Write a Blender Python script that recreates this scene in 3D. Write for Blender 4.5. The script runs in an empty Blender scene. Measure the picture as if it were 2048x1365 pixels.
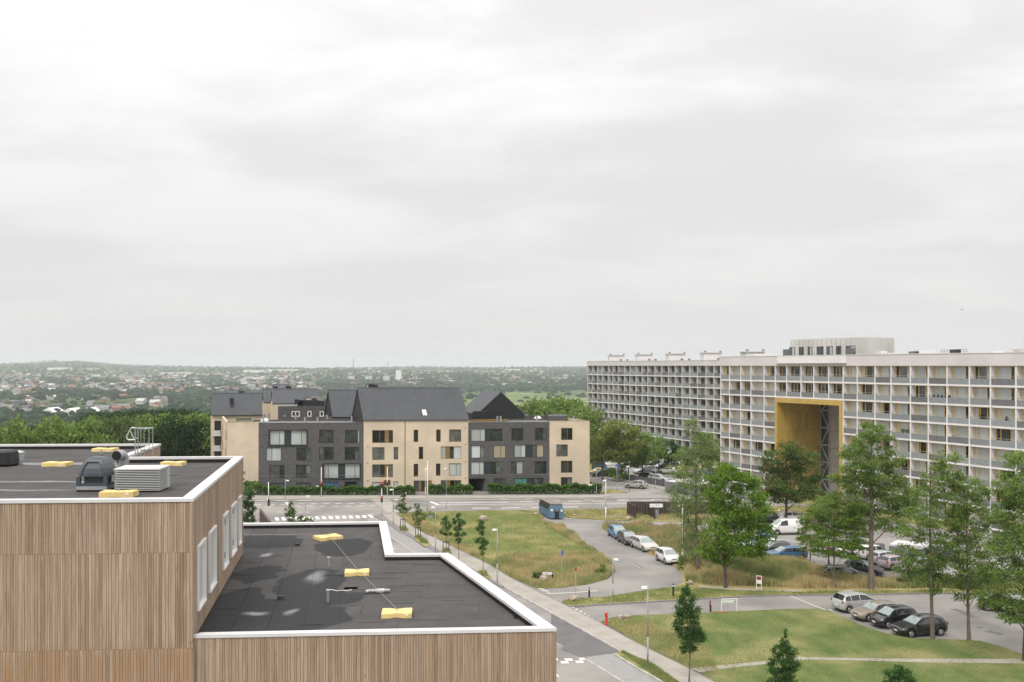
import bpy, math, random
import numpy as np
from mathutils import Vector, geometry
R = math.radians
SC = bpy.context.scene
COL = SC.collection
H = 23.0; F = 35 / 36 * 2048; HY = 732.0           # eye height, focal length in photo pixels, horizon row

# ---------------------------------------------------------------- camera, world, sun, exposure
cam = bpy.data.cameras.new('camera'); cam.lens = 35; cam.sensor_width = 36
cam.shift_y = (HY - 682.5) / 2048; cam.clip_start = 0.1; cam.clip_end = 40000
co = bpy.data.objects.new('camera', cam); COL.objects.link(co)
co.location = (0, 0, H); co.rotation_euler = (R(90), 0, 0); SC.camera = co
SC.view_settings.view_transform = 'Standard'; SC.view_settings.look = 'None'
SC.view_settings.exposure = 0.24; SC.view_settings.gamma = 1; SC.view_settings.use_curve_mapping = False
SC.cycles.use_denoising = True
SC.cycles.volume_bounces = 1; SC.cycles.max_bounces = 6; SC.cycles.transparent_max_bounces = 6
SUN_EL, SUN_AZ = 52.0, 205.0                        # degrees; azimuth clockwise from +Y (behind the camera, a little left)
w = bpy.data.worlds.new('World'); SC.world = w; w.use_nodes = True
nt = w.node_tree; N = nt.nodes; L = nt.links; N.clear()
def nd(t, **k):
    n = N.new(t)
    for a, b in k.items(): setattr(n, a, b)
    return n
out = nd('ShaderNodeOutputWorld'); bg = nd('ShaderNodeBackground'); bg.inputs[1].default_value = 0.1
L.new(bg.outputs[0], out.inputs[0])
sky = nd('ShaderNodeTexSky'); sky.sky_type = 'NISHITA'; sky.sun_disc = False
sky.sun_elevation = R(SUN_EL); sky.sun_rotation = R(SUN_AZ)
tc = nd('ShaderNodeTexCoord'); sp = nd('ShaderNodeSeparateXYZ'); L.new(tc.outputs['Generated'], sp.inputs[0])
def mth(op, a, b=None, clamp=False):
    n = nd('ShaderNodeMath', operation=op, use_clamp=clamp)
    for i, v in enumerate((a, b)):
        if v is None: continue
        if isinstance(v, (int, float)): n.inputs[i].default_value = v
        else: L.new(v, n.inputs[i])
    return n.outputs[0]
zc = mth('MAXIMUM', sp.outputs[2], 0.0)
den = mth('ADD', zc, 0.16)
cx = mth('DIVIDE', sp.outputs[0], den); cy = mth('DIVIDE', sp.outputs[1], den)
cmb = nd('ShaderNodeCombineXYZ'); L.new(cx, cmb.inputs[0]); L.new(cy, cmb.inputs[1])
def noise(scale, detail, rough, vec, off=(0, 0, 0), dist=0.0, st=(1, 1, 1)):
    mp = nd('ShaderNodeMapping'); mp.inputs[1].default_value = off; mp.inputs[3].default_value = st; L.new(vec, mp.inputs[0])
    n = nd('ShaderNodeTexNoise'); n.inputs['Scale'].default_value = scale; n.inputs['Detail'].default_value = detail
    n.inputs['Roughness'].default_value = rough; n.inputs['Distortion'].default_value = dist
    L.new(mp.outputs[0], n.inputs['Vector']); return n.outputs[0]
n1 = noise(0.8, 5, 0.5, cmb.outputs[0], (1.4, 5.2, 0), 0.6, (1, 1.5, 1))
n2 = noise(2.2, 6, 0.55, cmb.outputs[0], (7.3, 4.0, 2), 0.3)
cl = mth('ADD', mth('MULTIPLY', n1, 0.7), mth('MULTIPLY', n2, 0.3))
mr = nd('ShaderNodeMapRange', interpolation_type='SMOOTHSTEP'); L.new(cl, mr.inputs[0])
mr.inputs[1].default_value = 0.38; mr.inputs[2].default_value = 0.62; mr.inputs[3].default_value = 0.0; mr.inputs[4].default_value = 1.0
cloudv = mr.outputs[0]
# overcast luminance: brighter overhead than at the horizon
lum = mth('ADD', 6.55, mth('ADD', mth('MULTIPLY', zc, 3.6), mth('MULTIPLY', mth('MULTIPLY', zc, zc), 8.5)))
amp = mth('MULTIPLY', mth('MINIMUM', mth('MULTIPLY', zc, 3.4), 1.0), 0.27)
lum2 = mth('MULTIPLY', lum, mth('ADD', 1.0, mth('MULTIPLY', mth('SUBTRACT', cloudv, 0.5), amp)))
ccol = nd('ShaderNodeMix', data_type='RGBA'); L.new(cloudv, ccol.inputs[0])
ccol.inputs[6].default_value = (1.0, 0.975, 0.985, 1); ccol.inputs[7].default_value = (1.0, 0.985, 0.975, 1)
vm = nd('ShaderNodeVectorMath', operation='SCALE'); L.new(ccol.outputs[2], vm.inputs[0]); L.new(lum2, vm.inputs[3])
mx = nd('ShaderNodeMix', data_type='RGBA'); mx.inputs[0].default_value = 0.97
L.new(sky.outputs[0], mx.inputs[6]); L.new(vm.outputs[0], mx.inputs[7]); L.new(mx.outputs[2], bg.inputs[0])
sl = bpy.data.lights.new('sun', 'SUN'); sl.energy = 1.5; sl.angle = R(18); sl.color = (1, 0.96, 0.9)
so = bpy.data.objects.new('sun', sl); COL.objects.link(so); so.location = (0, 0, 80)
az = R(SUN_AZ); el = R(SUN_EL)
sd = Vector((math.sin(az) * math.cos(el), math.cos(az) * math.cos(el), math.sin(el)))
so.rotation_euler = sd.to_track_quat('Z', 'Y').to_euler()

# ---------------------------------------------------------------- geometry helpers
def P(px, py, z=0.0):
    """the point of the level z that lies in the direction of photo pixel px,py"""
    d = F * (H - z) / (py - HY); return Vector(((px - 1024) * d / F, d, z))
def Q(px, py, d): return Vector(((px - 1024) * d / F, d, H - (py - HY) * d / F))
def XY(px, d): return Vector(((px - 1024) * d / F, d, 0))
class MB:
    def __init__(s): s.v = []; s.f = []; s.m = []
    def add(s, vs, fs, m=0):
        b = len(s.v); s.v += [tuple(v) for v in vs]; s.f += [tuple(b + i for i in f) for f in fs]; s.m += [m] * len(fs); return s
    def obox(s, c, ux, uy, sx, sy, z0, z1, m=0, top=1.0):
        c = Vector(c); ux = Vector(ux) * sx / 2; uy = Vector(uy) * sy / 2; vs = []
        for z, k in ((z0, 1), (z1, top)):
            for a, b in ((-1, -1), (1, -1), (1, 1), (-1, 1)):
                p = c + ux * a * k + uy * b * k; vs.append((p.x, p.y, z))
        return s.add(vs, [(3, 2, 1, 0), (4, 5, 6, 7), (0, 1, 5, 4), (1, 2, 6, 5), (2, 3, 7, 6), (3, 0, 4, 7)], m)
    def box(s, x0, x1, y0, y1, z0, z1, m=0):
        return s.obox(((x0 + x1) / 2, (y0 + y1) / 2, 0), (1, 0, 0), (0, 1, 0), x1 - x0, y1 - y0, z0, z1, m)
    def tube(s, p0, p1, r0, r1=None, n=8, m=0, caps=True):
        p0 = Vector(p0); p1 = Vector(p1); r1 = r0 if r1 is None else r1
        d = (p1 - p0); 
        if d.length < 1e-6: return s
        d.normalize(); a = d.orthogonal().normalized(); b = d.cross(a); vs = []
        for p, r in ((p0, r0), (p1, r1)):
            for i in range(n):
                t = 2 * math.pi * i / n; vs.append(p + a * (r * math.cos(t)) + b * (r * math.sin(t)))
        fs = [(i, (i + 1) % n, n + (i + 1) % n, n + i) for i in range(n)]
        if caps: fs += [tuple(range(n - 1, -1, -1)), tuple(range(n, 2 * n))]
        return s.add(vs, fs, m)
    def path(s, pts, r, n=6, m=0):
        for a, b in zip(pts, pts[1:]): s.tube(a, b, r, r, n, m)
        return s
    def prism(s, pts, z0, z1, m=0, bottom=False):
        pts = [Vector((p[0], p[1])) for p in pts]
        ar = sum(a.x * b.y - b.x * a.y for a, b in zip(pts, pts[1:] + pts[:1]))
        if ar < 0: pts = pts[::-1]
        n = len(pts); vs = [(p.x, p.y, z0) for p in pts] + [(p.x, p.y, z1) for p in pts]
        tri = geometry.tessellate_polygon([[Vector((p.x, p.y, 0)) for p in pts]])
        fs = []
        for t in tri:
            a, b, c = (pts[i] for i in t)
            if (b - a).x * (c - a).y - (b - a).y * (c - a).x < 0: t = (t[0], t[2], t[1])
            fs.append(tuple(n + i for i in t))
            if bottom: fs.append((t[2], t[1], t[0]))
        fs += [(i, (i + 1) % n, n + (i + 1) % n, n + i) for i in range(n)]
        return s.add(vs, fs, m)
    def lathe(s, c, prof, n=12, m=0):
        c = Vector(c); vs = []; k = len(prof)
        for r, z in prof:
            for i in range(n): t = 2 * math.pi * i / n; vs.append((c.x + r * math.cos(t), c.y + r * math.sin(t), c.z + z))
        fs = [(j * n + i, j * n + (i + 1) % n, (j + 1) * n + (i + 1) % n, (j + 1) * n + i) for j in range(k - 1) for i in range(n)]
        fs += [tuple(range(n - 1, -1, -1)), tuple((k - 1) * n + i for i in range(n))]
        return s.add(vs, fs, m)
def mesh_of(name, mb, mats, off=Vector((0, 0, 0)), smooth=False):
    me = bpy.data.meshes.new(name)
    v = np.array(mb.v, dtype=np.float64) - np.array(off)
    me.from_pydata(v.tolist(), [], mb.f)
    if not isinstance(mats, (list, tuple)): mats = [mats]
    for m in mats: me.materials.append(m)
    if len(mats) > 1: me.polygons.foreach_set('material_index', mb.m)
    if smooth: me.polygons.foreach_set('use_smooth', [True] * len(me.polygons))
    me.update(); return me
def tag(o, label=None, cat=None, group=None, kind=None):
    for k, v in (('label', label), ('category', cat), ('group', group), ('kind', kind)):
        if v: o[k] = v
    return o
ROOT = {}
def thing(name, loc, label, cat, group=None):
    o = bpy.data.objects.new(name, None); o.empty_display_size = 0.2; COL.objects.link(o)
    o.location = loc; ROOT[o] = Vector(loc); return tag(o, label, cat, group)
def part(name, mb, mats, parent, label=None, kind=None, smooth=False):
    off = ROOT[parent]; o = bpy.data.objects.new(name, mesh_of(name, mb, mats, off, smooth)); COL.objects.link(o)
    o.parent = parent; ROOT[o] = off; tag(o, label, kind=kind); return o
def solo(name, mb, mats, label, cat, group=None, kind=None, smooth=False):
    v = np.array(mb.v); lo = v.min(0); hi = v.max(0); off = Vector(((lo[0] + hi[0]) / 2, (lo[1] + hi[1]) / 2, lo[2]))
    o = bpy.data.objects.new(name, mesh_of(name, mb, mats, off, smooth)); COL.objects.link(o); o.location = off; ROOT[o] = off
    return tag(o, label, cat, group, kind)
def struct(name, mb, mats, label=None):
    o = bpy.data.objects.new(name, mesh_of(name, mb, mats)); COL.objects.link(o); ROOT[o] = Vector((0, 0, 0))
    return tag(o, label, kind='structure')
def inst(name, me, parent, loc, rot=(0, 0, 0), scale=(1, 1, 1), mat=None):
    o = bpy.data.objects.new(name, me); COL.objects.link(o); o.parent = parent; o.location = Vector(loc) - ROOT[parent]
    o.rotation_euler = rot; o.scale = scale; return o
def npmesh(name, v, f, mats, mi=None, smooth=False):
    me = bpy.data.meshes.new(name); f = np.asarray(f, dtype=np.int32); k = f.shape[1]
    me.vertices.add(len(v)); me.vertices.foreach_set('co', np.asarray(v, dtype=np.float32).ravel())
    me.loops.add(f.size); me.loops.foreach_set('vertex_index', f.ravel())
    me.polygons.add(len(f)); me.polygons.foreach_set('loop_start', np.arange(0, f.size, k, dtype=np.int32))
    for m in (mats if isinstance(mats, (list, tuple)) else [mats]): me.materials.append(m)
    if mi is not None: me.polygons.foreach_set('material_index', np.asarray(mi, dtype=np.int32))
    if smooth: me.polygons.foreach_set('use_smooth', np.ones(len(f), dtype=bool))
    me.update(calc_edges=True); return me

# ---------------------------------------------------------------- materials
def mat(name, col, rough=0.8, col2=None, scale=1.0, detail=4, bump=0.0, bscale=None, metal=0.0, island=0.0, obrand=0.0,
        stretch=(1, 1, 1), lo=0.35, hi=0.65, spec=0.5, emit=None, trans=0.0, coat=0.0, col3=None, scale3=0.1, lo3=.45, hi3=.6):
    m = bpy.data.materials.new(name); m.use_nodes = True; t = m.node_tree; n = t.nodes; l = t.links
    b = n['Principled BSDF']; b.inputs['Roughness'].default_value = rough; b.inputs['Metallic'].default_value = metal
    b.inputs['Specular IOR Level'].default_value = spec; b.inputs['Coat Weight'].default_value = coat
    c4 = lambda c: (c[0], c[1], c[2], 1)
    rgb = n.new('ShaderNodeRGB'); rgb.outputs[0].default_value = c4(col); cur = rgb.outputs[0]
    tcn = n.new('ShaderNodeTexCoord')
    def nz(sc, dt=detail, st=stretch):
        mp = n.new('ShaderNodeMapping'); mp.inputs[3].default_value = st; l.new(tcn.outputs['Object'], mp.inputs[0])
        q = n.new('ShaderNodeTexNoise'); q.inputs['Scale'].default_value = sc; q.inputs['Detail'].default_value = dt
        l.new(mp.outputs[0], q.inputs['Vector']); return q.outputs[0]
    def rng(x, a, bb):
        q = n.new('ShaderNodeMapRange'); l.new(x, q.inputs[0]); q.inputs[1].default_value = a; q.inputs[2].default_value = bb; return q.outputs[0]
    def mixc(fac, a, bcol):
        q = n.new('ShaderNodeMix'); q.data_type = 'RGBA'; l.new(fac, q.inputs[0]); l.new(a, q.inputs[6])
        if isinstance(bcol, tuple): q.inputs[7].default_value = c4(bcol)
        else: l.new(bcol, q.inputs[7])
        return q.outputs[2]
    if col2: cur = mixc(rng(nz(scale), lo, hi), cur, tuple(col2))
    if col3: cur = mixc(rng(nz(scale3, 5, (1, 1, 1)), lo3, hi3), cur, tuple(col3))
    if island or obrand:
        if island: g = n.new('ShaderNodeNewGeometry'); rv = g.outputs['Random Per Island']
        if obrand:
            oi = n.new('ShaderNodeObjectInfo'); ro = oi.outputs['Random']
            if island:
                a = n.new('ShaderNodeMath'); a.operation = 'ADD'; l.new(rv, a.inputs[0]); l.new(ro, a.inputs[1])
                a2 = n.new('ShaderNodeMath'); a2.operation = 'FRACT'; l.new(a.outputs[0], a2.inputs[0]); rv = a2.outputs[0]
            else: rv = ro
        amt = max(island, obrand)
        q = n.new('ShaderNodeMapRange'); l.new(rv, q.inputs[0]); q.inputs[3].default_value = 1 - amt; q.inputs[4].default_value = 1 + amt
        hs = n.new('ShaderNodeHueSaturation'); l.new(q.outputs[0], hs.inputs['Value']); l.new(cur, hs.inputs['Color']); cur = hs.outputs[0]
    l.new(cur, b.inputs['Base Color'])
    if bump:
        bn = n.new('ShaderNodeBump'); bn.inputs['Strength'].default_value = bump; bn.inputs['Distance'].default_value = 0.02
        l.new(nz(bscale or scale * 4), bn.inputs['Height']); l.new(bn.outputs[0], b.inputs['Normal'])
    if emit: b.inputs['Emission Color'].default_value = c4(emit[0]); b.inputs['Emission Strength'].default_value = emit[1]
    if trans:
        tr = n.new('ShaderNodeBsdfTranslucent'); l.new(cur, tr.inputs[0]); ms = n.new('ShaderNodeMixShader'); ms.inputs[0].default_value = trans
        l.new(b.outputs[0], ms.inputs[1]); l.new(tr.outputs[0], ms.inputs[2]); l.new(ms.outputs[0], n['Material Output'].inputs[0])
    return m
M = {}
M['asphalt'] = mat('asphalt', (.238, .222, .206), .9, (.19, .178, .166), .35, 7, .3, 30, col3=(.285, .268, .247), scale3=.11)
M['asphalt_dark'] = mat('asphalt_dark', (.15, .14, .14), .9, (.12, .115, .115), .5, 6, .3, 30)
M['asphalt_pale'] = mat('asphalt_pale', (.30, .295, .28), .9, (.26, .255, .245), 1.5, 6, .3, 30)
M['tyre_mark'] = mat('tyre_mark', (.13, .125, .12), .9, (.17, .16, .155), 2)
M['paving'] = mat('paving', (.37, .335, .29), .9, (.31, .285, .25), .6, 6, .2, 20, island=.05)
M['cobble'] = mat('cobble', (.235, .22, .21), .9, (.17, .16, .155), 6, 3, .5, 8)
M['kerb'] = mat('kerb', (.50, .47, .43), .85, (.36, .34, .31), 1.5, 5, island=.1)
M['kerb_grey'] = mat('kerb_grey', (.26, .24, .23), .85, (.2, .19, .18), 1.5, 5, island=.1)
M['paint'] = mat('road_paint', (.78, .76, .72), .8, (.6, .58, .55), 2.5, 5)
def M_lawn(name, g1, g2, y, lo3, hi3, sc):
    return mat(name, g1, .95, g2, .7, 8, .6, 9, stretch=(1, .35, 1), lo=.4, hi=.62, col3=y, scale3=sc, lo3=lo3, hi3=hi3, spec=.1)
M['lawn'] = M_lawn('lawn', (.135, .165, .052), (.20, .20, .073), (.31, .26, .115), .46, .66, .13)
M['lawn_near'] = M_lawn('lawn_near', (.095, .135, .042), (.148, .172, .06), (.27, .245, .11), .47, .68, .16)
M['verge'] = M_lawn('verge', (.12, .15, .045), (.2, .2, .07), (.33, .28, .12), .42, .62, .5)
M['meadow'] = M_lawn('meadow_soil', (.2, .2, .075), (.28, .25, .1), (.36, .28, .13), .4, .6, .2)
M['terrain'] = mat('terrain', (.05, .075, .03), .95, (.09, .11, .045), .004, 8, col3=(.13, .16, .065), scale3=.0012, lo3=.5, hi3=.62, spec=.1)
M['field'] = mat('field', (.17, .22, .085), .95, (.23, .25, .11), .006, 5, spec=.1, col3=(.12, .16, .06), scale3=.01)
M['concrete'] = mat('concrete', (.68, .64, .62), .85, (.60, .57, .555), .25, 5, bump=.1)
M['concrete_white'] = mat('concrete_white', (.80, .775, .755), .8, (.73, .705, .69), .4, 4)
M['concrete_pink'] = mat('concrete_pink', (.62, .575, .555), .85, (.56, .52, .50), .8, 4)
M['concrete_grey'] = mat('concrete_grey', (.30, .28, .27), .85, (.22, .2, .195), .35, 5)
M['concrete_stain'] = mat('concrete_stain', (.60, .585, .55), .85, (.50, .49, .46), .25, 6, stretch=(1, 1, .25), col3=(.42, .43, .40), scale3=.3, lo3=.55, hi3=.75)
M['brick_dark'] = mat('brick_dark', (.062, .059, .059), .85, (.112, .107, .107), 2.6, 5, .4, 8, stretch=(1, 1, 3.5), lo=.38, hi=.62)
M['brick_beige'] = mat('brick_beige', (.585, .495, .37), .85, (.52, .435, .32), 2.2, 5, .3, 8, stretch=(1, 1, 3.5), col3=(.64, .53, .39), scale3=.2)
M['roof_felt_far'] = mat('roof_felt_far', (.15, .145, .14), .85, (.19, .185, .175), .4, 4)
M['roof_metal'] = mat('roof_metal', (.048, .053, .06), .5, (.06, .065, .072), .5, 3, metal=.0, spec=.45)
M['metal_black'] = mat('metal_black', (.007, .008, .009), .55)
M['frame_dark'] = mat('frame_dark', (.02, .026, .03), .5)
M['frame_gold'] = mat('frame_gold', (.24, .155, .04), .5, (.2, .13, .035), 2)
M['frame_yellow'] = mat('frame_yellow', (.74, .50, .14), .5)
M['frame_white'] = mat('frame_white', (.7, .68, .64), .5)
M['glass_dark'] = mat('glass_dark', (.014, .018, .016), .06, (.04, .045, .036), .9, 3, spec=.4, obrand=.5)
M['glass_mid'] = mat('glass_mid', (.05, .058, .053), .1, (.13, .145, .135), .8, 3, spec=.5, obrand=.35)
M['glass_far'] = mat('glass_far', (.035, .04, .04), .15, (.10, .105, .10), .7, 3, spec=.6, obrand=.5)
M['curtain'] = mat('curtain', (.42, .46, .43), .35, (.34, .38, .36), 9, 2, stretch=(1, 1, .02), spec=.6, obrand=.15)
M['curtain_sky_pane'] = mat('curtain_sky_pane', (.52, .555, .545), .4, (.44, .475, .465), 6, 2, stretch=(1, 1, .05), spec=.5, obrand=.12)
M['curtain_pink'] = mat('curtain_beige', (.4, .34, .24), .4, (.3, .26, .18), 9, 2, stretch=(1, 1, .02), spec=.5)
M['curtain_green'] = mat('curtain_green', (.06, .22, .17), .3, (.10, .28, .22), 4, spec=.6)
M['curtain_blue'] = mat('curtain_blue', (.05, .11, .17), .3, (.08, .16, .22), 4, spec=.6)
M['rail_glass'] = mat('rail_glass', (.27, .288, .288), .5, (.24, .258, .26), 2, spec=.3, obrand=.12)
M['rail_mesh'] = mat('rail_mesh', (.17, .172, .17), .6, (.14, .14, .142), 3, obrand=.15)
M['gold'] = mat('gold_panel', (.56, .40, .12), .5, (.49, .345, .10), .5, 4, obrand=.14, spec=.4)
M['gold_frame'] = mat('gold_frame', (.52, .36, .09), .45, (.47, .32, .08), .8, 4)
M['steel'] = mat('galvanised_steel', (.45, .46, .46), .45, (.36, .38, .38), 3, 3, metal=.5)
M['pole_grey'] = mat('pole_grey', (.36, .39, .41), .5, (.31, .34, .36), 2)
M['pole_white'] = mat('pole_white', (.72, .70, .67), .5)
M['lamp_head'] = mat('lamp_head', (.76, .76, .74), .4)
M['white_metal'] = mat('white_metal', (.66, .65, .64), .45, (.60, .595, .59), 1.2, 4)
M['white_plastic'] = mat('white_plastic', (.8, .79, .77), .4)
M['slat'] = mat('slat_metal', (.44, .45, .44), .45, metal=.2)  # metal darkened so its colour includes the shade lines between the slats
M['alu'] = mat('aluminium', (.62, .62, .61), .4, (.5, .51, .5), 2, 3, metal=.3)
M['louvre_gap'] = mat('louvre_gap', (.06, .07, .07), .7)
M['dome_plastic'] = mat('dome_plastic', (.05, .062, .075), .42, (.065, .078, .092), 3, 3)
M['black_plastic'] = mat('black_plastic', (.012, .012, .013), .5)
M['yellow_pad'] = mat('yellow_pad', (.84, .64, .27), .6, (.78, .57, .22), 5, 4, .2, 12, col3=(.66, .48, .2), scale3=3, lo3=.55, hi3=.75)
M['sticker'] = mat('sticker', (.8, .79, .77), .6)
M['cable'] = mat('cable', (.42, .39, .36), .5)
M['rust'] = mat('rust_wall', (.035, .028, .024), .8, (.06, .04, .032), 2, 5)
M['rust_edge'] = mat('rust_edge', (.14, .075, .055), .8)
M['stone'] = mat('stone', (.42, .34, .27), .9, (.27, .22, .18), 1.6, 6, .8, 5)
M['red_paint'] = mat('red_paint', (.55, .02, .02), .35)
M['red_dull'] = mat('red_dull', (.30, .03, .03), .4)
M['red_light'] = mat('red_light', (.6, .05, .03), .4, emit=((1, .06, .03), 1.6))
M['blue_paint'] = mat('blue_sign', (.03, .12, .45), .5)
M['green_paint'] = mat('green_print', (.12, .3, .12), .6)
M['grey_print'] = mat('grey_print', (.2, .2, .2), .6)
M['container_blue'] = mat('container_blue', (.085, .165, .25), .65, (.11, .20, .285), 1.5, 5, col3=(.14, .12, .10), scale3=1.3, lo3=.6, hi3=.7)
M['container_rust'] = mat('container_rust', (.17, .145, .125), .8, (.26, .225, .2), 2, 5)
M['bark'] = mat('bark', (.19, .155, .12), .9, (.12, .10, .08), 6, 4, .5, 20, stretch=(1, 1, .25))
M['bark_dark'] = mat('bark_dark', (.10, .085, .07), .9, (.06, .05, .04), 4, 4)
M['post_wood'] = mat('post_wood', (.06, .05, .045), .8)
M['rubber'] = mat('rubber', (.012, .012, .013), .8)
M['rim'] = mat('rim', (.45, .46, .47), .35, metal=.6)
M['car_glass'] = mat('car_glass', (.012, .016, .017), .06, spec=1.0)
M['windscreen'] = mat('windscreen', (.30, .35, .335), .08, (.2, .245, .235), 3, 2, spec=1.0)  # pale grey base colour paints the sky reflected in the glass
M['head_glass'] = mat('headlamp_glass', (.7, .7, .68), .15)
M['tail_glass'] = mat('tail_glass', (.45, .02, .02), .25)
M['plate'] = mat('number_plate', (.75, .74, .72), .5)
M['fence_grey'] = mat('fence_grey', (.12, .125, .135), .7, (.095, .10, .11), 1.5)
def leafmat(name, a, b, yel=None):
    return mat(name, a, .6, b, .35, 4, island=.28, obrand=.10, trans=.48, lo=.3, hi=.7, spec=.25, col3=yel, scale3=.5, lo3=.5, hi3=.65)
M['leaf_bright'] = leafmat('leaf_bright', (.135, .25, .025), (.215, .34, .045))
M['leaf_mid'] = leafmat('leaf_mid', (.165, .25, .055), (.245, .345, .085))
M['leaf_dark'] = leafmat('leaf_dark', (.055, .12, .03), (.085, .165, .045))
M['leaf_airy'] = leafmat('leaf_airy', (.19, .26, .085), (.26, .33, .12))
M['leaf_olive'] = leafmat('leaf_olive', (.21, .26, .055), (.27, .31, .075))
M['leaf_orange'] = leafmat('leaf_orange', (.085, .155, .035), (.13, .205, .05), (.24, .2, .07))
M['leaf_forest'] = leafmat('leaf_forest', (.028, .062, .018), (.06, .11, .03))
M['leaf_forest2'] = leafmat('leaf_forest_pale', (.12, .175, .05), (.17, .225, .07))
M['leaf_hedge'] = leafmat('leaf_hedge', (.07, .17, .022), (.11, .22, .035))
M['leaf_young'] = leafmat('leaf_young', (.065, .15, .035), (.10, .20, .05))
M['leaf_young2'] = leafmat('leaf_young_pale', (.09, .17, .035), (.13, .22, .05))
M['far_tree'] = mat('far_tree', (.018, .034, .020), .9, (.036, .056, .030), .02, 4, island=.35, spec=.1, col3=(.085, .11, .05), scale3=.005, lo3=.56, hi3=.66)
M['grass_gold'] = mat('grass_gold', (.52, .43, .22), .8, (.30, .32, .13), .25, 4, island=.3, trans=.2, spec=.1, lo=.42, hi=.6)
M['grass_green'] = mat('grass_green', (.19, .26, .08), .8, (.33, .34, .135), .3, 4, island=.3, trans=.2, spec=.1)
M['weed'] = mat('weed', (.26, .31, .12), .8, (.46, .34, .19), .35, 4, island=.35, trans=.2, spec=.1, col3=(.5, .24, .15), scale3=.5, lo3=.6, hi3=.72)

def wood_mat():
    m = mat('weathered_cladding', (.5, .5, .5), .8); t = m.node_tree; n = t.nodes; l = t.links; b = n['Principled BSDF']
    def new(k, **a):
        q = n.new(k)
        for x, y in a.items(): setattr(q, x, y)
        return q
    oi = new('ShaderNodeObjectInfo'); ge = new('ShaderNodeNewGeometry')
    ad = new('ShaderNodeMath', operation='ADD'); l.new(oi.outputs['Random'], ad.inputs[0]); l.new(ge.outputs['Random Per Island'], ad.inputs[1])
    fr = new('ShaderNodeMath', operation='FRACT'); l.new(ad.outputs[0], fr.inputs[0]); rnd = fr.outputs[0]
    pos = ge.outputs['Position']
    cb = new('ShaderNodeCombineXYZ'); mu = new('ShaderNodeMath', operation='MULTIPLY'); mu.inputs[1].default_value = 37; l.new(rnd, mu.inputs[0]); l.new(mu.outputs[0], cb.inputs[0]); l.new(mu.outputs[0], cb.inputs[2])
    va = new('ShaderNodeVectorMath', operation='ADD'); l.new(pos, va.inputs[0]); l.new(cb.outputs[0], va.inputs[1])
    def nz(sc, st, det=5, dist=0.0):
        mp = new('ShaderNodeMapping'); mp.inputs[3].default_value = st; l.new(va.outputs[0], mp.inputs[0])
        q = new('ShaderNodeTexNoise'); q.inputs['Scale'].default_value = sc; q.inputs['Detail'].default_value = det; q.inputs['Distortion'].default_value = dist
        l.new(mp.outputs[0], q.inputs['Vector']); return q.outputs[0]
    ramp = new('ShaderNodeValToRGB'); l.new(rnd, ramp.inputs[0]); e = ramp.color_ramp.elements
    cols = [(0, (0.341, 0.234, 0.15)), (0.16, (0.395, 0.284, 0.193)), (0.3, (0.304, 0.206, 0.134)), (0.42, (0.427, 0.325, 0.233)), (0.56, (0.361, 0.258, 0.179)), (0.68, (0.257, 0.171, 0.111)), (0.8, (0.389, 0.287, 0.202)), (0.9, (0.44, 0.336, 0.24)), (1, (0.32, 0.227, 0.156))]
    e[0].position = 0; e[0].color = cols[0][1] + (1,); e[1].position = 1; e[1].color = cols[-1][1] + (1,)
    for p_, c_ in cols[1:-1]: q = e.new(p_); q.color = c_ + (1,)
    def mix(f, a, c, blend='MIX'):
        q = new('ShaderNodeMix', data_type='RGBA', blend_type=blend); l.new(f, q.inputs[0]); l.new(a, q.inputs[6])
        q.inputs[7].default_value = c; return q.outputs[2]
    def rg(x, a, bb, c=0, d=1):
        q = new('ShaderNodeMapRange'); l.new(x, q.inputs[0]); q.inputs[1].default_value = a; q.inputs[2].default_value = bb; q.inputs[3].default_value = c; q.inputs[4].default_value = d; return q.outputs[0]
    c = ramp.outputs[0]
    c = mix(rg(nz(30, (1, 1, .035), 6, .4), .42, .7, 0, .6), c, (.19, .125, .08, 1))       # grain
    c = mix(rg(nz(6, (1, 1, .12), 5), .5, .72, 0, .45), c, (.49, .405, .32, 1))              # greyed patches
    c = mix(rg(nz(9, (1, 1, .5), 3), .68, .74, 0, .6), c, (.23, .13, .07, 1))              # knots and stains
    se = new('ShaderNodeSeparateXYZ'); l.new(pos, se.inputs[0])
    zz = rg(se.outputs[2], 15.3, 14.9, 0, 1); r2 = rg(nz(3, (1, 1, .15)), .35, .6, 0, .85)
    mm = new('ShaderNodeMath', operation='MULTIPLY'); l.new(zz, mm.inputs[0]); l.new(r2, mm.inputs[1])
    xx = rg(se.outputs[0], -8.8, -9.0, 0, 1); m3 = new('ShaderNodeMath', operation='MULTIPLY'); l.new(mm.outputs[0], m3.inputs[0]); l.new(xx, m3.inputs[1])
    c = mix(m3.outputs[0], c, (.32, .19, .095, 1))                                             # damp orange staining low on the wall
    l.new(c, b.inputs['Base Color'])
    bp = new('ShaderNodeBump'); bp.inputs['Strength'].default_value = .25; bp.inputs['Distance'].default_value = .004
    l.new(nz(40, (1, 1, .04)), bp.inputs['Height']); l.new(bp.outputs[0], b.inputs['Normal'])
    return m
M['wood'] = wood_mat()
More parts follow.
